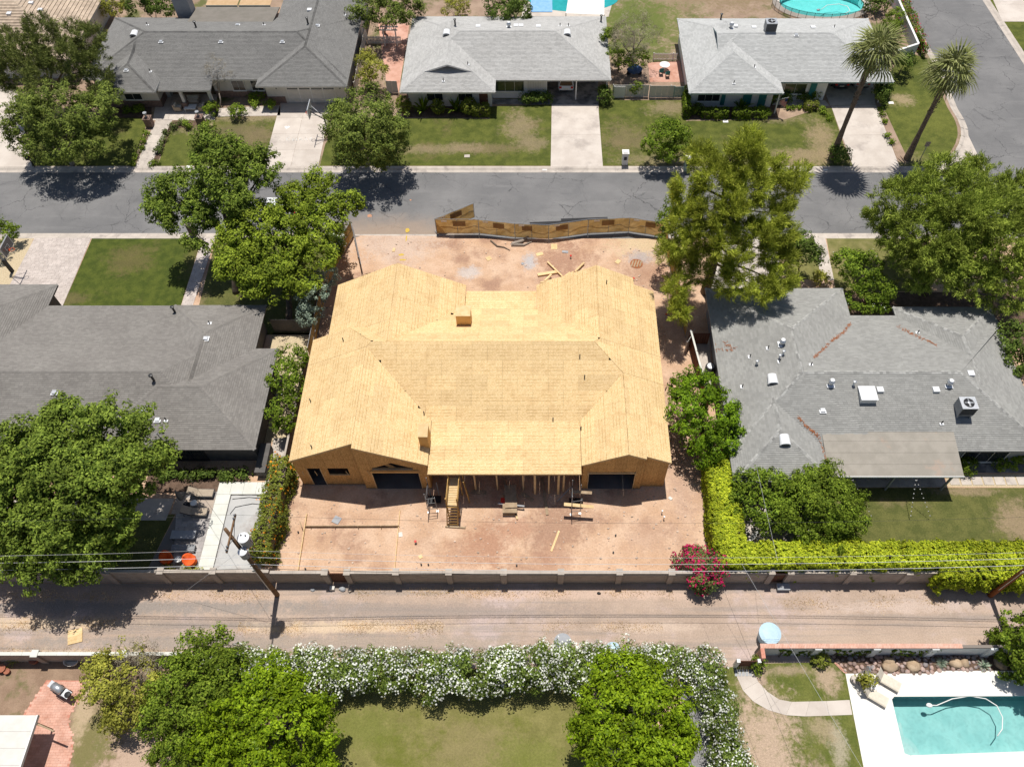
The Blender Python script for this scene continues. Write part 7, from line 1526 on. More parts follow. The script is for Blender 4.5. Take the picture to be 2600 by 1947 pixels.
part('cover_rail', m['dark_wall'], pc, ('box', -24.82, -24.76, 22.2, 28.7, .03, .12), ('box', -24.8, -21.2, 28.64, 28.71, .03, .12))
for i, pts in enumerate(([(-24.6, 28.3), (-23.3, 28.45), (-21.3, 28.3)], [(-24.5, 27.0), (-24.2, 27.6), (-22.9, 27.9), (-21.4, 27.7)])): part('water_hose', m['black'], pc, ('tube', [(x, y, .12) for x, y in pts], .02, 5))
# ------------------------------------------------------------------ pools
def water_mat(name, tint, bs=2.2, amt=.02, vol=None, vd=.3):
    k = N(name); k.n.remove(k.p); tr = k.new('ShaderNodeBsdfTransparent'); tr.inputs[0].default_value = (*tint, 1)
    gl = k.new('ShaderNodeBsdfGlossy'); gl.inputs['Roughness'].default_value = .04; fr = k.new('ShaderNodeFresnel'); fr.inputs[0].default_value = 1.33
    bu = k.new('ShaderNodeBump'); bu.inputs['Strength'].default_value = 1; bu.inputs['Distance'].default_value = amt; k.ln(k.noise(bs, 3, .6), bu.inputs['Height']); k.ln(bu.outputs[0], gl.inputs['Normal']); k.ln(bu.outputs[0], fr.inputs['Normal'])
    mx = k.new('ShaderNodeMixShader'); k.ln(fr.outputs[0], mx.inputs[0]); k.ln(tr.outputs[0], mx.inputs[1]); k.ln(gl.outputs[0], mx.inputs[2]); k.ln(mx.outputs[0], k.out.inputs[0])
    if vol: va = k.new('ShaderNodeVolumeAbsorption'); va.inputs[0].default_value = (*vol, 1); va.inputs[1].default_value = vd; k.ln(va.outputs[0], k.out.inputs['Volume'])
    return k.m
m['water'] = water_mat('pool_water', (.97, .99, .99), 3.0, .03, (.25, .80, .82), .22); 
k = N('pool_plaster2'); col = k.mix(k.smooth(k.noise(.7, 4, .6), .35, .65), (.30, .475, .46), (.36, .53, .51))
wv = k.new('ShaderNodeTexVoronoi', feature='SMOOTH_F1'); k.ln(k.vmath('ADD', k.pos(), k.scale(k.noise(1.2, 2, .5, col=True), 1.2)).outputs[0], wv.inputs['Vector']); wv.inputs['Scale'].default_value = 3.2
col = k.scale(col, k.rng(wv.outputs['Distance'], 0, .6, .93, 1.09)); m['plaster'] = k.fin(col, .7, .2)  # voronoi cells paint a mild caustic light pattern into the plaster colour
def basin(name, poly, depth, wz, mat_, dp=0):
    x0_, x1_ = min(p[0] for p in poly), max(p[0] for p in poly); fl_ = lambda x: -depth - dp * min(1, max(0, (x - x0_ - 6.5) / 4)); b = MB(); n = len(poly); b.sheet(poly, -depth); b.v = [(x, y, fl_(x)) for x, y, z in b.v]; b0 = len(b.v)
    b.v += [(x, y, fl_(x)) for x, y in poly] + [(x, y, .02) for x, y in poly]
    for i in range(n): j = (i + 1) % n; b.f.append((b0 + j, b0 + i, b0 + n + i, b0 + n + j))
    o = b.build(name, m[mat_]); o['kind'] = 'structure'
    b = MB().prism([(x + (sum(p[0] for p in poly) / n - x) * .002, y + (sum(p[1] for p in poly) / n - y) * .002) for x, y in poly], -depth - .6, wz, (), True); w_ = b.build(name + '_water', m['water']); w_['kind'] = 'structure'
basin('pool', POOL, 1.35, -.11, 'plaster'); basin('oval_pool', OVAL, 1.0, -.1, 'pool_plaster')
tb_ = MB()
for i_ in range(len(POOL)):
    (ax, ay), (bx_, by) = POOL[i_], POOL[(i_ + 1) % len(POOL)]; c_ = (sum(p[0] for p in POOL) / 6, sum(p[1] for p in POOL) / 6); sh_ = lambda x, y: (x + (c_[0] - x) * .004, y + (c_[1] - y) * .004); (ax, ay), (bx_, by) = sh_(ax, ay), sh_(bx_, by)
    n_ = max(1, int(math.hypot(bx_ - ax, by - ay) / .3))
    for q_ in range(n_): f0, f1 = (q_ + .04) / n_, (q_ + .96) / n_; tb_.add([(ax + (bx_ - ax) * f, ay + (by - ay) * f, z) for f, z in ((f0, -.22), (f1, -.22), (f1, .0), (f0, .0))], [(0, 1, 2, 3)])
tb_.build('waterline_tiles', m['pool_blue'])['kind'] = 'structure'
DECK = GP([(2146, 1709.5), (2369, 1709.5), (2378, 1702.5), (2730, 1702.5), (2730, 2070), (2216, 2070)])
struct('pool_deck', m['deck_white'], ('prism', DECK, -.1, .05, [POOL]))
for i, pl_ in enumerate((ell(*GP([(2297, 1914)])[0], .9, .9, 24), ell(*GP([(2297, 1914)])[0], 1.35, 1.35, 24))):
    q = [p for p in pl_ if inside(p, POOL)]
    if len(q) > 3:
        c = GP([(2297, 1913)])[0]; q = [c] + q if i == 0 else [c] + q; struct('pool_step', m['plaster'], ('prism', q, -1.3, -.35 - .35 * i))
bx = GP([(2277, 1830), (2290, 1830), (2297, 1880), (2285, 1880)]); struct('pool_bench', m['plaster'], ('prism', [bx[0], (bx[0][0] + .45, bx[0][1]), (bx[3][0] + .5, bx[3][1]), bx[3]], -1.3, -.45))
ring = ell(OV.x, OV.y, OVX + .9, OVY + .9); struct('oval_pool_deck', m['concrete'], ('prism', ring, -.1, .04, [OVAL]))
hs = [G(2361, 1789, .0), G(2380, 1789, .05), G(2420, 1772, .08), G(2465, 1765, .08), G(2505, 1772, .05), G(2532, 1790, .0), G(2546, 1820, -.05), G(2545, 1850, -.05), G(2532, 1868, -.08)]
hp_ = [tuple(p - Vector((0, 0, .09))) for p in hs]
ho = thing('pool_cleaner', 'white pool cleaner hose curving across the turquoise pool', 'pool cleaner', (hp_[0][0], hp_[0][1], -.1))
part('hose', m['white'], ho, ('tube', [(x, y, -.07) for x, y, z in hp_], .035, 8), smooth=True); part('cleaner_body', m['white'], ho, ('blob', (hp_[0][0], hp_[0][1], -.1), (.22, .16, .12), 10, 6, .05))
ho2 = thing('pool_cleaner', 'white cleaner hose curving in the oval pool, top right', 'pool cleaner', tuple(G(2110, 25))); part('hose', m['white'], ho2, ('tube', [tuple(G(u, v, -.07)) for u, v in ((2085, 25), (2100, 14), (2130, 11), (2152, 17), (2158, 28), (2145, 36))], .04, 7), smooth=True); part('cleaner_body', m['grey_metal'], ho2, ('blob', tuple(G(2078, 26, -.08)), (.25, .2, .12), 8, 5))
# pool safety fence round the oval pool (near side)
pf = thing('pool_fence', 'black mesh safety fence around the oval pool', 'fence', (OV.x, OV.y - OVY - 1.3, 0)); arc = [(OV.x + (OVX + 1.3) * math.cos(R(a)), OV.y + (OVY + 1.3) * math.sin(R(a))) for a in range(190, 352, 9)]
m['mesh_black'] = water_mat('mesh_black', (.55, .55, .55), 1, 0)
for (ax, ay), (bx_, by) in zip(arc[:-1], arc[1:]): part('post', m['black'], pf, ('cyl', (ax, ay, 0), (ax, ay, 1.25), .025, None, 6)); part('mesh', m['mesh_black'], pf, ('add', [(ax, ay, .05), (bx_, by, .05), (bx_, by, 1.2), (ax, ay, 1.2)], [(0, 1, 2, 3)])); part('top_band', m['black'], pf, ('beam', (ax, ay, 1.2), (bx_, by, 1.2), .02, .04))
# second pool behind the pale house with sails
c = G(1455, 12); struct('middle_pool_deck', m['concrete'], ('sheet', GP([(1325, 42), (1330, -10), (1560, -10), (1545, 44)]), .03)); 
struct('middle_pool_water', surf('teal_water', (.02, .30, .31), (.03, .36, .37), 1, fine=.05, rough=.05, spec=.5), ('sheet', ell(c.x, c.y + 1.5, 6.0, 3.2), .04))
ss = thing('shade_sail', 'white stretched shade sail over the pool behind the pale house', 'shade sail', tuple(G(1490, 40)))
q = [G(1437, 34, 2.6), G(1534, 38, 2.6), G(1535, -20, 3.0), G(1445, -20, 3.0)]; V = []
for j in range(7):
    for i in range(7): s_, t_ = i / 6, j / 6; p = (q[0].lerp(q[1], s_)).lerp(q[3].lerp(q[2], s_), t_); V.append((p.x, p.y, p.z - .35 * math.sin(math.pi * s_) * math.sin(math.pi * t_)))
b = MB(); b.add(V, [(j * 7 + i, j * 7 + i + 1, (j + 1) * 7 + i + 1, (j + 1) * 7 + i) for j in range(6) for i in range(6)]); b.build('sail', m['white'], ss, None, True)
for p in q[:2]: part('post', m['steel'], ss, ('cyl', (p.x, p.y, 0), tuple(p), .05, None, 8))
tw = G(1375, 15); single('pool_blanket', surf('blanket_blue', (.20, .40, .66), (.26, .46, .72), 2, fine=.05), 'pale blue cover sheet beside the sail behind the pale house', 'pool cover', ('obox', (tw.x, tw.y, .08), (2.8, 3.2, .05)))
aw = thing('tan_awning', 'tan fabric awning behind the grey house, top edge', 'awning', tuple(G(600, 12)))
for i in range(2):
    a, b_ = G(522 + i * 84, 14, 2.7), G(602 + i * 84, 14, 2.7); part('canopy', m['lumber'] if False else surf('awning_tan', (.46, .31, .17), (.52, .36, .21), 2, fine=.05), aw, ('box', a.x, b_.x, a.y, a.y + 3.5, 2.66, 2.7)); part('valance', m['teal_pale'], aw, ('box', a.x, b_.x, a.y - .04, a.y - .01, 2.5, 2.7))
    for x in (a.x + .1, b_.x - .1): part('post', m['white'], aw, ('cyl', (x, a.y + .1, 0), (x, a.y + .1, 2.66), .04, None, 8))
# river rocks
BED = GP([(2104, 1662), (2640, 1660), (2640, 1702), (2379, 1702), (2369, 1709), (2148, 1709), (2128, 1685)])
bed = struct('river_rock_bed', m['mulch'], ('sheet', BED, .012)); m['cobble'] = surf('cobble', (.30, .20, .165), (.40, .30, .26), 2.5, (.22, .20, .20), 1.8, (.5, .6), fine=.1, obr=.38, rough=.75)
cob = []
for i in range(6):
    me = MB().blob((0, 0, 0), (.19, .15, .09), 8, 5, .14, i).mesh('cobble', smooth=True); me.materials.append(m['cobble']); cob.append(me)
rg = random.Random(4); pts = []; xs = [p[0] for p in BED]; ys = [p[1] for p in BED]
def inpoly(x, y, P):
    c_ = False; j = len(P) - 1
    for i in range(len(P)):
        if (P[i][1] > y) != (P[j][1] > y) and x < (P[j][0] - P[i][0]) * (y - P[i][1]) / (P[j][1] - P[i][1]) + P[i][0]: c_ = not c_
        j = i
    return c_
BO = [(2258, 1692, .62, .42), (2255, 1682, .45, .35), (2318, 1692, .55, .45), (2425, 1685, .5, .36), (2446, 1684, .32, .34), (2540, 1684, .5, .45)]
bp = [(G(u, v), a, b_) for u, v, a, b_ in BO]
for _ in range(6000):
    if len(pts) >= 300: break
    x, y = rg.uniform(min(xs), min(max(xs), 31.9)), rg.uniform(min(ys), max(ys))
    if inpoly(x, y, BED) and all((x - a) ** 2 + (y - b_) ** 2 > .285 ** 2 for a, b_ in pts) and all(((x - p.x) / a) ** 2 + ((y - p.y) / b_) ** 2 > 1.0 for p, a, b_ in bp): pts.append((x, y))
for x, y in pts:
    o = bpy.data.objects.new('cobble', rg.choice(cob)); COL.objects.link(o); o.parent = bed; o.location = (x, y, .05); o.rotation_euler = (0, 0, rg.uniform(0, 6.3)); s = rg.uniform(.7, 1.2); o.scale = (s, s, s)
m['boulder'] = surf('boulder', (.36, .26, .17), (.46, .35, .24), 2, (.30, .22, .15), 1.5, fine=.12, obr=.1)
for i, (p, a, b_) in enumerate(bp): single('boulder', m['boulder'], ['tan boulder at the left of the river rocks, nearer the deck', 'tan boulder behind the leftmost one', 'broad tan boulder in the middle of the river rocks', 'tan boulder right of the left spiky tuft', 'small rounded boulder between the spiky tufts', 'dark boulder in the shade of the clipped round tree'][i], 'boulder', ('blob', (p.x, p.y, .12), (a, b_, .3), 9, 6, .16, 40 + i), smooth=True)
brm = MB().box(-.1, .1, -.05, .05, 0, .07).mesh('edging_brick'); brm.materials.append(m['brick_pink'])
e0, e1 = G(2122, 1684), G(2147, 1709); nb = 12
for i in range(nb):
    o = bpy.data.objects.new('edging_brick', brm); COL.objects.link(o); o.parent = bed; p = e0.lerp(e1, i / nb); o.location = (p.x, p.y, .0); o.rotation_euler = (0, 0, -.3)
# curved walk in slabs
cw = bpy.data.objects.new('curved_walk', None); COL.objects.link(cw); cw['kind'] = 'structure'
OUT = [(1912, 1702), (1925, 1730), (1948, 1755), (1978, 1775), (2010, 1781), (2055, 1780), (2098, 1779), (2157, 1776)]; INN = [(1868, 1712), (1886, 1752), (1912, 1780), (1950, 1802), (1995, 1815), (2045, 1818), (2105, 1816), (2164, 1814)]
for i in range(7):
    q = GP([INN[i], INN[i + 1], OUT[i + 1], OUT[i]]); cx_, cy_ = sum(p[0] for p in q) / 4, sum(p[1] for p in q) / 4
    MB().prism([(x + (cx_ - x) * .008, y + (cy_ - y) * .008) for x, y in q], -.05, .035).build('slab', m['concrete'], cw)
dm_ = bpy.data.objects.new('door_mat_slab', None); COL.objects.link(dm_); dm_['kind'] = 'structure'
for i in range(5): q = GP([(1866 + i * 9, 1716), (1873 + i * 9, 1716), (1872 + i * 9, 1699), (1865 + i * 9, 1699)]); MB().prism(q, 0, .045).build('slat', m['grey_metal'], dm_)
# pool-side seats and planter
a = G(2202, 1760); lounger('cream lounge chair by the pool, nearer the lawn', a.x, a.y, R(-33), 'cream_fabric', 'cream_fabric', 55); a = G(2234, 1722); lounger('cream lounge chair by the pool, nearer the river rocks', a.x, a.y, R(-33), 'cream_fabric', 'cream_fabric', 55)
a = G(2210, 1753); round_table('small white table between the cream lounge chairs', a.x + .05, a.y + .25, .24, .45, 'white', 'white')
a = G(2190, 1737); pt = thing('potted_shrub', 'lime potted shrub behind the cream lounge chairs', 'planter', (a.x, a.y, .05)); part('pot', m['concrete_old'], pt, ('lathe', (a.x, a.y, .05), [(.26, 0), (.36, .35), (.38, .45), (.32, .44)], 16)); foliage([((a.x, a.y, .95), (.5, .5, .5))], 'yel', pt, 77, 'foliage', dens=2.2)
a = G(2192, 1712); single('metal_sculpture', m['steel'], 'pale metal leaf sculpture by the potted shrub', 'sculpture', ('blob', (a.x + .1, a.y + .1, .7), (.12, .3, .5), 8, 6, .05), ('cyl', (a.x + .1, a.y + .1, .05), (a.x + .1, a.y + .1, .5), .04, None, 8))
a = G(2168, 1727); single('stone_urn', m['concrete'], 'round pale stone pot left of the potted shrub', 'pot', ('lathe', (a.x, a.y, .05), [(.2, 0), (.32, .2), (.3, .34), (.22, .35)], 16))
# ------------------------------------------------------------------ alley and bottom left things
def bin_(label, p, r_, h, mat_, lidm):
    t = thing('trash_bin', label, 'bin', (p.x, p.y, 0)); part('drum', m[mat_], t, ('lathe', (p.x, p.y, .01), [(r_ * .86, 0), (r_ * .95, h * .5), (r_, h)], 22)); l = part('lid', m[lidm], t, ('lathe', (p.x, p.y, h + .012), [(r_ * 1.05, 0), (r_ * 1.05, .05), (r_ * .7, .12), (.03, .15)], 22)); 
    for i in range(3): part('lid_rib', m[lidm], l, ('box', p.x - r_ * .75, p.x + r_ * .75, p.y - r_ * .75 + i * .14, p.y - r_ * .68 + i * .14, h + .05, h + .125))
    return t
a = G(1940, 1628); bin_('large pale blue round bin against the brick-capped wall', Vector((a.x + .2, a.y + .25, 0)), .75, 1.1, 'blue_bin', 'blue_bin'); a = G(1428, 1645); bin_('dark round bin half hidden behind the white oleander hedge', Vector((a.x, a.y + .2, 0)), .6, .8, 'black', 'grey_paint'); a = G(1555, 1668); bin_('pale blue bin buried in the oleander hedge', Vector((a.x, a.y + .3, 0)), .55, .7, 'blue_bin', 'blue_bin')
pw = thing('plywood_sheet', 'pale warped plank sheet lying in the alley, bottom left', 'plywood', tuple(G(192, 1615)))
for i in range(4): a, b_ = G(173, 1606 + i * 9), G(210, 1597 + i * 9); part('board', m['concrete'] if False else m['lumber'], pw, ('beam', (a.x, a.y, .06), (b_.x, b_.y, .05), .26, .03))
for i, (u, v, s, lab) in enumerate([(845, 1495, .35, 'white plastic crate by the brown alley gate'), (870, 1496, .28, 'grey lump right of the plastic crate by the gate'), (890, 1500, .25, 'tan block at the foot of the alley wall by the gate'), (795, 1497, .2, 'small rock at the foot of the alley wall, left of the gate'), (1520, 1506, .16, 'dark rag lying in the alley below the wall')]):
    p = G(u, v); single('litter', m['offwhite'] if i == 0 else m['grey_paint'] if i in (1, 3) else m['block'] if i == 2 else m['black'], lab, 'litter', ('obox', (p.x, p.y, s * .4), (s, s * .8, s * .8), .3 * i) if i in (0, 2) else ('blob', (p.x, p.y, s * .3), (s, s * .7, s * .5), 8, 5, .2, i))
p = G(2085, 1486); single('utility_box_lid', m['grey_paint'], 'grey utility box at the foot of the wall by the right brown gate', 'utility box', ('box', G(1970, 1487).x, G(2000, 1487).x, 20.75, 21.2, 0, .35), ('box', G(1970, 1487).x - .03, G(2000, 1487).x + .03, 20.72, 21.23, .35, .39))
BP_ = [(.3434 * x, 1620 + .3434 * y) for x, y in ((345, 308), (600, 312), (622, 370), (575, 470), (525, 550), (505, 620), (530, 700), (542, 800), (510, 960), (490, 1030), (120, 1030), (175, 560))]
bpoly = GP(BP_)
par = struct('stamped_patio', m['brick_red'], ('sheet', bpoly, .014)); rest = MB(); cnt = 0; x0, x1, y0, y1 = min(p[0] for p in bpoly), max(p[0] for p in bpoly), min(p[1] for p in bpoly), max(p[1] for p in bpoly); r_ = 0; yy = y0
while yy < y1:
    xx = x0 - (.17 if r_ % 2 else 0)
    while xx < x1:
        if inpoly(xx + .17, yy + .1, bpoly): rest.box(xx + .006, xx + .334, yy + .006, yy + .164, 0, .024)
        xx += .34
    yy += .17; r_ += 1
rest.build('brick_field', m['stain_brick'], par, 'stuff')
a = G(165, 1756); gr = thing('gas_grill', 'stainless gas grill standing on the red brick patio, bottom left', 'grill', (0, 0, 0))
part('cabinet', m['black_metal'], gr, ('box', -.45, .45, -.25, .25, .1, .85)); gb = MB(); gb.tube([(-.4, 0, 1.0), (.4, 0, 1.0)], .27, 12); gb.build('hood', m['steel'], gr, None, True); part('shelf', m['steel'], gr, ('box', -.85, -.45, -.22, .22, .84, .88)); part('shelf', m['steel'], gr, ('box', .45, 1.0, -.25, .25, .84, .88)); part('side_burner', m['black'], gr, ('lathe', (.85, 0, .89), [(.22, 0), (.2, .06), (.05, .09)], 14))
part('handle', m['black'], gr, ('cyl', (-.35, -.3, 1.05), (.35, -.3, 1.05), .02, None, 6)); part('control_panel', m['steel'], gr, ('box', -.45, .45, -.30, -.251, .72, .86))
for sx in (-.4, .4): part('wheel', m['black'], gr, ('cyl', (sx, -.28, .1), (sx, .28, .1), .1, None, 12))
gr.location = (a.x, a.y, .03); gr.rotation_euler = (0, 0, R(-27))
for i, (u, v, r2) in enumerate([(92, 1678, .3), (10, 1700, .28), (-5, 1680, .25), (22, 1706, .2)]): p = G(u, v); single('clay_pot', m['terracotta'], ['dark clay pot at the foot of the cream wall', 'clay pot by the pale spiky plant, nearer the lawn', 'clay pot cut by the left edge beside the cream wall', 'smallest clay pot right of the pots at the left edge'][i], 'pot', ('lathe', tuple(p), [(r2 * .7, 0), (r2, r2 * 1.1), (r2 * 1.05, r2 * 1.4), (r2 * .9, r2 * 1.38), (r2 * .5, r2 * 1.2)], 16))
p = G(186, 1682); tb = thing('wash_tub', 'pale rounded tub at the foot of the cream wall beside the yellow tree', 'tub', tuple(p)); part('tub', m['offwhite'], tb, ('lathe', tuple(p), [(.3, 0), (.42, .3), (.44, .4), (.38, .39), (.3, .15)], 18, 1.2, .8))
# ------------------------------------------------------------------ vehicles
def car(name, label, x, y, rz, paint, L=4.6, W=1.86, H=1.66, suv=True, group=None):
    t = thing(name, label, 'car', (0, 0, 0), group); hw = W / 2
    st_ = [(-L / 2, .78, .45, .80), (-L / 2 + .12, .92, .30, .98), (-L / 2 + .5, 1, .24, 1.02), (-.6, 1, .22, 1.02), (.55, 1, .22, 1.0), (L / 2 - .9, .99, .24, .95), (L / 2 - .25, .94, .28, .82), (L / 2, .80, .40, .68)]
    b = MB(); k = 8
    for sx, f_, z0, z1 in st_: b.v += [(sx, -hw * f_ * .9, z0), (sx, -hw * f_, z0 + .18), (sx, -hw * f_, z1 - .14), (sx, -hw * f_ * .93, z1), (sx, hw * f_ * .93, z1), (sx, hw * f_, z1 - .14), (sx, hw * f_, z0 + .18), (sx, hw * f_ * .9, z0)]
    for i in range(len(st_) - 1): b.f += [(i * k + j, i * k + (j + 1) % k, (i + 1) * k + (j + 1) % k, (i + 1) * k + j) for j in range(k)]
    b.f += [tuple(range(k)), tuple(reversed(range((len(st_) - 1) * k, len(st_) * k)))]; b.build('body', paint, t, None, False)
    r0, r1 = (-L / 2 + .35, .55) if suv else (-L / 2 + .9, .45); g = MB()
    lo = [(-L / 2 + .12 if suv else -L / 2 + .55, hw * .90), (1.25, hw * .90)]; g.add([(lo[0][0], -lo[0][1], 1.0), (lo[1][0], -lo[1][1], .98), (lo[1][0], lo[1][1], .98), (lo[0][0], lo[0][1], 1.0), (r0, -hw * .70, H - .05), (r1, -hw * .70, H - .04), (r1, hw * .70, H - .04), (r0, hw * .70, H - .05)], [(0, 1, 5, 4), (1, 2, 6, 5), (2, 3, 7, 6), (3, 0, 4, 7), (4, 5, 6, 7)]); g.build('glasshouse', m['glass'], t)
    part('roof_panel', paint, t, ('box', r0 + .02, r1 - .02, -hw * .71, hw * .71, H - .045, H))
    for s in (-1, 1):
        for px in ((lo[0][0], r0), (lo[1][0], r1)): part('pillar', paint, t, ('beam', (px[0], s * hw * .885, 1.0), (px[1], s * hw * .70, H - .03), .08, .06))
        part('mirror', paint, t, ('box', .85, 1.0, s * (hw + .02) - .08, s * (hw + .02) + .08, .98, 1.1)); part('headlight', m['steel_white'], t, ('box', L / 2 - .16, L / 2 - .03, s * hw * .62 - .16, s * hw * .62 + .16, .62, .74)); part('tail_light', m['red'], t, ('box', -L / 2 - .005, -L / 2 + .12, s * hw * .72 - .14, s * hw * .72 + .14, .72, .92))
        for wx_ in (-L * .29, L * .30):
            w = part('wheel', m['black'], t, ('cyl', (wx_, s * (hw - .2), .33), (wx_, s * (hw + .01), .33), .33, None, 20)); part('rim', m['steel'], w, ('cyl', (wx_, s * (hw - .02), .33), (wx_, s * (hw + .018), .33), .2, None, 14))
    part('number_plate', m['offwhite'], t, ('box', -L / 2 - .012, -L / 2 + .02, -.26, .26, .56, .70)); part('bumper', m['black'], t, ('box', -L / 2 - .02, -L / 2 + .2, -hw * .8, hw * .8, .34, .48))
    t.location = (x, y, .03); t.rotation_euler = (0, 0, rz); return t
m['car_white'] = surf('car_white', (.72, .73, .74), None, fine=0, rough=.25, spec=.6); m['car_dark'] = surf('car_dark', (.05, .055, .06), None, fine=0, rough=.25, spec=.6); m['car_silver'] = surf('car_silver', (.35, .37, .38), None, fine=0, rough=.3, spec=.6)
a = G(1437, 238); car('parked_car', 'white car parked rear-out in the pale house carport', a.x, a.y + 2.2, R(90), m['car_white'])
a = G(2132, 228); car('parked_car', 'dark car parked in the silver house carport', a.x, a.y + 2.0, R(90), m['car_dark'])
a = G(2185, 226); car('parked_car', 'pale car beside the dark one in the silver house carport', a.x, a.y + 2.0, R(90), m['car_silver'])
a = G(700, 548); car('parked_car', 'white car parked on the street under the ash trees', a.x, a.y + .2, R(180), m['car_white'])
# ------------------------------------------------------------------ basketball hoops
def hoop(label, x, y, rz, h=3.05, dark=False, arm=1.3):
    t = thing('basketball_hoop', label, 'basketball hoop', (0, 0, 0)); pm = m['black_metal'] if dark else m['grey_metal']
    part('pole', pm, t, ('tube', [(0, 0, 0), (0, 0, h - .3)], .08, 8)); part('arm', pm, t, ('beam', (0, 0, h - .9), (arm, 0, h + .1), .07, .09), ('beam', (0, 0, h - .3), (arm, 0, h + .55), .06, .08))
    for s in (-1, 1): part('strut', m['steel'], t, ('beam', (.1, 0, h - .5), (arm, s * .75, h + .3), .04, .04))
    bb = part('backboard', m['glass'] if not dark else m['offwhite'], t, ('box', arm, arm + .04, -.9, .9, h - .15, h + .95)); part('board_frame', m['steel'], bb, ('box', arm - .02, arm + .06, -.95, .95, h - .2, h - .15), ('box', arm - .02, arm + .06, -.95, .95, h + .95, h + 1.0), ('box', arm - .02, arm + .06, -.95, -.9, h - .15, h + .95), ('box', arm - .02, arm + .06, .9, .95, h - .15, h + .95)); part('target_square', m['white'], bb, ('box', arm + .041, arm + .045, -.3, .3, h + .1, h + .14), ('box', arm + .041, arm + .045, -.3, .3, h + .5, h + .54), ('box', arm + .041, arm + .045, -.3, -.26, h + .14, h + .5), ('box', arm + .041, arm + .045, .26, .3, h + .14, h + .5))
    q = [(arm + .31 + .23 * math.cos(2 * math.pi * k / 16), .23 * math.sin(2 * math.pi * k / 16), h) for k in range(17)]; part('rim', m['orange_rim'], t, ('tube', q, .018, 6, False), ('box', arm + .04, arm + .12, -.1, .1, h - .06, h + .04))
    part('net', m['white'], t, *[('tube', [q[k], (arm + .31 + .13 * math.cos(2 * math.pi * (k + .5) / 16), .13 * math.sin(2 * math.pi * (k + .5) / 16), h - .42)], .006, 3) for k in range(16)]); part('pole_pad', m['black'], t, ('box', -.14, .14, -.14, .14, 0, 1.6)) if not dark else None
    t.location = (x, y, .02); t.rotation_euler = (0, 0, rz); return t
a = G(32, 690); hoop('basketball hoop with glass backboard and orange rim, left edge', a.x, a.y, R(0)); a = G(835, 345); hoop('dark basketball hoop over the garage driveway beside the oak', a.x, a.y, R(180), dark=True)
# ------------------------------------------------------------------ front yard things
def pillar(name, label, u, v, w, h, mat_, capm, cat, box=True, extra=True):
    p = G(u, v); t = thing(name, label, cat, tuple(p)); part('pillar', m[mat_], t, ('box', p.x - w / 2, p.x + w / 2, p.y, p.y + w, 0, h)); part('cap', m[capm], t, ('box', p.x - w / 2 - .06, p.x + w / 2 + .06, p.y - .06, p.y + w + .06, h + .003, h + .12), ('box', p.x - w / 2 + .05, p.x + w / 2 - .05, p.y + .05, p.y + w - .05, h + .12, h + .2))
    if box: part('mailbox_door', m['black_metal'], t, ('box', p.x - .16, p.x + .16, p.y - .025, p.y - .002, h * .5, h * .78))
    return t
pillar('letterbox_pillar', 'white letterbox pillar on the lawn right of the carport driveway', 1586, 421, .62, 1.5, 'white', 'white', 'letterbox'); pillar('letterbox_pillar', 'white and teal letterbox pillar at the kerb by the citrus tree', 1743, 436, .6, 1.5, 'teal_pale', 'white', 'letterbox'); pillar('letterbox_pillar', 'brick letterbox pillar at the kerb under the ash tree', 490, 600, .55, 1.4, 'brick_brown', 'block_cap', 'letterbox', False)
for i, (u, v) in enumerate(((380, 325), (511, 322))):
    t = pillar('brick_pedestal', ['brick pedestal with urn at the left of the front walk', 'brick pedestal with urn beside the low shrubs'][i], u, v, .75, 1.0, 'brick_brown', 'brick_brown', 'pedestal', False); p = G(u, v); part('urn', m['grey_paint'], t, ('lathe', (p.x, p.y + .37, 1.2), [(.1, 0), (.06, .1), (.2, .4), (.22, .55), (.05, .5)], 12))
p = G(88, 424); lp = thing('kerb_letterbox', 'black post letterbox at the left kerb under the oak', 'letterbox', tuple(p)); part('post', m['black'], lp, ('cyl', tuple(p), (p.x, p.y, 1.3), .06, None, 8)); part('box', m['black'], lp, ('box', p.x - .2, p.x + .2, p.y - .35, p.y + .25, 1.15, 1.55)); part('flag', m['red'], lp, ('box', p.x + .205, p.x + .22, p.y - .1, p.y, 1.4, 1.6))
p = G(2333, 412); sg = thing('corner_sign', 'small square sign on a thin post on the corner lawn', 'sign', tuple(p)); part('post', m['grey_metal'], sg, ('cyl', tuple(p), (p.x, p.y, 2.6), .04, None, 8)); part('sign_plate', m['tan_fabric'], sg, ('box', p.x - .25, p.x + .25, p.y - .02, p.y + .02, 2.1, 2.7))
def seat(label, x, y, rz, w, cat='chair'):
    t = thing('patio_chair' if w < 1 else 'patio_sofa', label, cat, (0, 0, 0)); part('base', m['tan_fabric'], t, ('box', -w / 2, w / 2, -.38, .38, .08, .34)); part('backrest', m['tan_fabric'], t, ('box', -w / 2, w / 2, .28, .44, .34, .85))
    for s in (-1, 1): part('armrest', m['tan_fabric'], t, ('box', s * w / 2 - .12 * (s > 0), s * w / 2 + .12 * (s < 0), -.38, .28, .34, .6))
    n = max(1, int(w / .6))
    for i in range(n): a0 = -w / 2 + .13 + (w - .26) / n * i; part('cushion', m['cream_fabric'], t, ('box', a0 + .01, a0 + (w - .26) / n - .01, -.37, .26, .345, .48)); part('back_cushion', m['cream_fabric'], t, ('box', a0 + .01, a0 + (w - .26) / n - .01, .14, .275, .485, .86))
    t.location = (x, y, .03); t.rotation_euler = (0, 0, rz); return t
a = G(493, 262); seat('cream patio sofa in the shade of the covered entry', a.x, a.y, 0, 1.5, 'sofa'); a = G(455, 280); seat('cream patio chair left of the white entry table', a.x, a.y, R(90), .8); a = G(517, 280); seat('cream patio chair right of the white entry table', a.x, a.y, R(-90), .8)
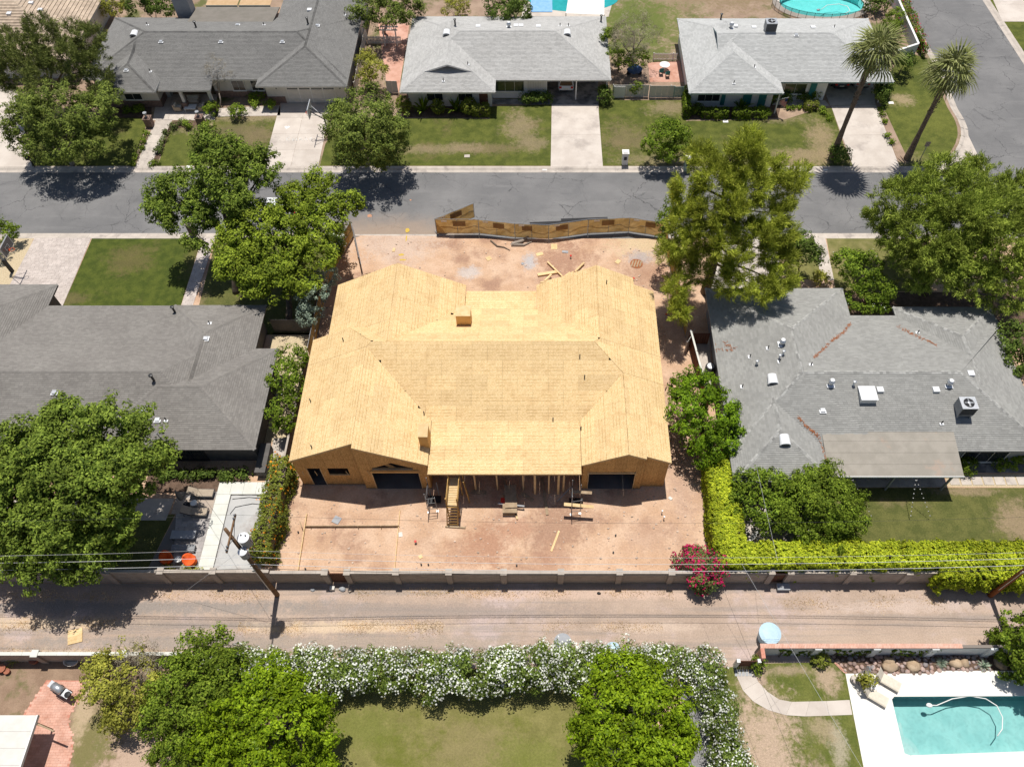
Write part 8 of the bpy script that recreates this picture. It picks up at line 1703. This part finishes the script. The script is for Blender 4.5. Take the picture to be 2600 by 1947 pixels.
a = G(487, 280); ct = thing('coffee_table', 'white square coffee table before the entry sofa', 'table', tuple(a)); part('table_top', m['white'], ct, ('box', a.x - .65, a.x + .65, a.y - .45, a.y + .45, .42, .47))
for sx in (-.58, .58):
    for sy in (-.38, .38): part('leg', m['offwhite'], ct, ('box', a.x + sx - .03, a.x + sx + .03, a.y + sy - .03, a.y + sy + .03, .02, .42))
a = G(994, 118); ar = thing('garden_arbour', 'white slatted arbour in the narrow side garden', 'arbour', tuple(a))
for sx in (-.75, .75): part('post', m['white'], ar, ('box', a.x + sx - .07, a.x + sx + .07, a.y - .07, a.y + .07, 0, 2.3))
for sy in (-.35, .35): part('beam', m['white'], ar, ('box', a.x - 1.1, a.x + 1.1, a.y + sy - .04, a.y + sy + .04, 2.3, 2.44))
for i in range(8): part('slat', m['white'], ar, ('box', a.x - 1.0 + i * .27, a.x - .94 + i * .27, a.y - .6, a.y + .6, 2.443, 2.53))
fl = thing('flag', 'striped flag hanging from a slanted pole at the silver house porch', 'flag', (27.0, 76.9, 2.2)); part('flag_pole', m['steel_white'], fl, ('cyl', (27.0, 76.95, 1.9), (27.75, 76.2, 2.75), .02, None, 6))
for i in range(7):
    for j, mt in enumerate(('red', 'white')):
        z1_ = 2.62 - i * .02; x_ = 27.68 - (i * 2 + j) * .045; part('stripe', m[mt], fl, ('box', x_ - .021, x_ + .021, 76.25 + (27.7 - x_) * .9, 76.262 + (27.7 - x_) * .9, 1.35 + .02 * i, z1_ - (i * 2 + j) * .05))
part('canton', surf('flag_blue', (.03, .05, .16), None, fine=.05), fl, ('box', 27.4, 27.7, 76.24, 76.25, 2.15, 2.55))
a = G(1686, 178); rt = thing('garden_table', 'round white table in the red side yard', 'table', tuple(a)); part('table_top', m['white'], rt, ('lathe', (a.x, a.y, .7), [(.62, 0), (.62, .04), (.5, .05)], 20)); part('pedestal', m['offwhite'], rt, ('lathe', (a.x, a.y, .02), [(.3, 0), (.05, .1), (.05, .66), (.2, .68)], 12))
for i, (u, v) in enumerate(((1678, 190), (1694, 196))):
    a = G(u, v); c_ = thing('garden_chair', ['dark garden chair left of the round white table', 'dark garden chair right of the round white table'][i], 'chair', tuple(a)); part('seat', m['teal'], c_, ('box', a.x - .24, a.x + .24, a.y - .24, a.y + .24, .42, .46)); part('backrest', m['teal'], c_, ('box', a.x - .24, a.x + .24, a.y - .26, a.y - .22, .46, .95))
    for sx in (-.2, .2):
        for sy in (-.2, .2): part('leg', m['black'], c_, ('box', a.x + sx - .02, a.x + sx + .02, a.y + sy - .02, a.y + sy + .02, .01, .42))
a = G(1610, 190); bk = thing('motor_scooter', 'blue covered scooter in the tree shade behind the white gate', 'scooter', tuple(a)); part('cover', surf('blue_cover', (.05, .10, .22), (.07, .13, .28), 3, fine=.1), bk, ('blob', (a.x, a.y, .7), (.95, .45, .55), 12, 7, .1, 5)); 
for sx in (-.65, .65): part('wheel', m['black'], bk, ('cyl', (a.x + sx, a.y - .06, .26), (a.x + sx, a.y + .06, .26), .26, None, 14))
p = G(1800, 945); ac = thing('condenser_unit', 'black round air conditioner in the right side yard', 'air conditioner', tuple(p)); part('casing', m['black_metal'], ac, ('lathe', (p.x, p.y, .02), [(.42, 0), (.45, .1), (.45, .85), (.40, .95)], 20)); part('fan_grille', m['steel'], ac, ('lathe', (p.x, p.y, .975), [(.33, 0), (.3, .03), (.06, .04)], 18)); part('pad', m['concrete_old'], ac, ('box', p.x - .5, p.x + .5, p.y - .5, p.y + .5, 0, .02))
p = G(2110, 412); 
for i, (u, lab) in enumerate(((1383, 'by the carport driveway'), (2095, 'by the left palm'), (490, 'left of the ash crown'))): a = G(u, 428, 0); single('kerb_number', m['white'], 'white painted house number plate on the kerb ' + lab, 'number plate', ('obox', (a.x, 67.52, -.058), (.5, .16, .008), 0, R(27)))
for i, (u, v, lab) in enumerate([(1186, 397, 'small square meter lid in the lawn before the pale house'), (480, 425, 'white box lid at the kerb left of the ash crown'), (1842, 309, 'white lid on the lawn before the low clipped hedge'), (632, 388, 'pale square slab on the lawn beside the garage driveway'), (2262, 262, 'pale slab at the edge of the corner lawn')]): a = G(u, v); single('ground_lid', m['concrete_old'] if i in (0, 3) else m['white'], lab, 'lid', ('box', a.x - .3, a.x + .3, a.y - .22, a.y + .22, 0, .04))
# chalk on the driveway: a heart and loose letters
ch = thing('chalk_drawing', 'white chalk heart and scribbled letters on the garage driveway', 'chalk drawing', tuple(G(740, 340)))
p = G(729, 324); hpts = [(p.x + .30 * 16 * math.sin(t_) ** 3 / 16, p.y + .30 * (13 * math.cos(t_) - 5 * math.cos(2 * t_) - 2 * math.cos(3 * t_) - math.cos(4 * t_)) / 16) for t_ in [2 * math.pi * k / 24 for k in range(24)]]
part('heart', m['white'], ch, ('sheet', hpts, .026))
def stroke(*pts): return ('tube', [tuple(G(u, v, .022)) for u, v in pts], .045, 4)
for s_ in ([(735, 350), (728, 352), (728, 357), (736, 357)], [(741, 356), (744, 352), (748, 356), (745, 358), (741, 356)], [(753, 352), (752, 357), (757, 357)], [(762, 350), (760, 357), (765, 353), (768, 357)], [(773, 357), (777, 349), (780, 357)], [(789, 350), (785, 354), (788, 357), (792, 353), (789, 350)]): part('chalk_stroke', m['white'], ch, stroke(*s_))
# string lights on the rear lawn of the grey house
for i, (x0_, x1_) in enumerate(((24.3, 24.2), (24.3, 26.2), (29.3, 29.2), (29.3, 30.8))):
    t = thing('string_lights', ['string of lights dropping straight from the left patio post', 'string of lights slanting from the left patio post', 'string of lights dropping straight from the middle patio post', 'string of lights slanting from the middle patio post'][i], 'string lights', (x0_, 28.8, 2.6)); a, b_ = Vector((x0_, 28.85, 2.7)), Vector((x1_, 26.6, .3)); part('cord', m['black'], t, ('cyl', a, b_, .008, None, 4))
    for k in range(9): c_ = a.lerp(b_, (k + .5) / 9); part('bulb', m['white'], t, ('blob', tuple(c_ - Vector((0, 0, .05))), .045, 6, 4, 0, 0))
a = G(1912, 1372); wc = thing('garden_bench', 'white slatted seat on the shaded patio beside the lime hedge', 'seat', tuple(a))
for i in range(6): part('slat', m['white'], wc, ('obox', (a.x + i * .11 - .3, a.y + i * .07, .35 + .02 * i), (.07, .8, .025), -.5))
for s in (-.25, .25): part('leg', m['white'], wc, ('box', a.x + s - .03, a.x + s + .03, a.y - .1, a.y + .1, .03, .34))
# pine needles lying in the roof valleys
def needles(label, pts, n, wd_, seed):
    rg = random.Random(seed); b = MB()
    for _ in range(n):
        i = rg.randrange(len(pts) - 1); t_ = rg.random(); u = pts[i][0] + (pts[i + 1][0] - pts[i][0]) * t_ + rg.gauss(0, wd_); v = pts[i][1] + (pts[i + 1][1] - pts[i][1]) * t_ + rg.gauss(0, wd_ * .6)
        p = onroof(PE, u, v); a_ = rg.uniform(0, 3.14); d = Vector((math.cos(a_), math.sin(a_), 0)) * .13; s_ = Vector((-d.y, d.x, 0)) * .12; z = Vector((0, 0, .03 + rg.random() * .03)); b.add([p - d - s_ + z, p + d - s_ + z, p + d + s_ + z, p - d + s_ + z], [(0, 1, 2, 3)])
    tag(b.build('pine_needles', m['rust'], None, 'stuff'), label, 'pine needles')
needles('orange pine needles along the long valley of the grey roof', [(2158, 822), (2140, 845), (2110, 868), (2065, 910)], 150, 2.2, 1); needles('orange pine needles in the lower left roof valley', [(2025, 1058), (2050, 1085), (2078, 1108), (2100, 1170)], 90, 2, 2); needles('orange pine needles on the right valley of the grey roof', [(2280, 828), (2320, 850), (2380, 878)], 70, 2.4, 3); needles('orange pine needles thinly scattered on the left slope', [(1835, 870), (1865, 885), (1825, 888)], 40, 6, 4)
# utility locate marks sprayed on the ground
m['paint_yellow'] = surf('spray_yellow', (.62, .42, .05), (.50, .36, .10), 5, fine=.2); m['paint_orange'] = surf('spray_orange', (.55, .26, .14), (.42, .24, .16), 5, fine=.2)
for i, (u, v, rx, ry, z, mt) in enumerate(((1034, 583, .22, .32, -.085, 'paint_yellow'), (1019, 647, .30, .16, .006, 'paint_yellow'), (1023, 660, .34, .12, .006, 'paint_yellow'), (1032, 605, .07, .5, .010, 'paint_yellow'), (938, 546, .30, .24, -.116, 'paint_orange'), (1042, 506, .1, .1, -.116, 'paint_orange'))):
    a = G(u, v); rg = random.Random(i); single('paint_mark', m[mt], ['yellow spray mark at the kerb line before the dirt lot', 'dull yellow spray patch above the left gable tip', 'yellow spray dash just above the left gable tip', 'thin yellow spray line running into the dirt lot', 'orange spray blotch on the street left of the site entrance', 'tiny orange spray dot on the street above the yellow marks'][i], 'paint mark', ('sheet', [(a.x + rx * rg.uniform(.7, 1.15) * math.cos(t_ * .52), a.y + ry * rg.uniform(.7, 1.15) * math.sin(t_ * .52)) for t_ in range(12)], z))
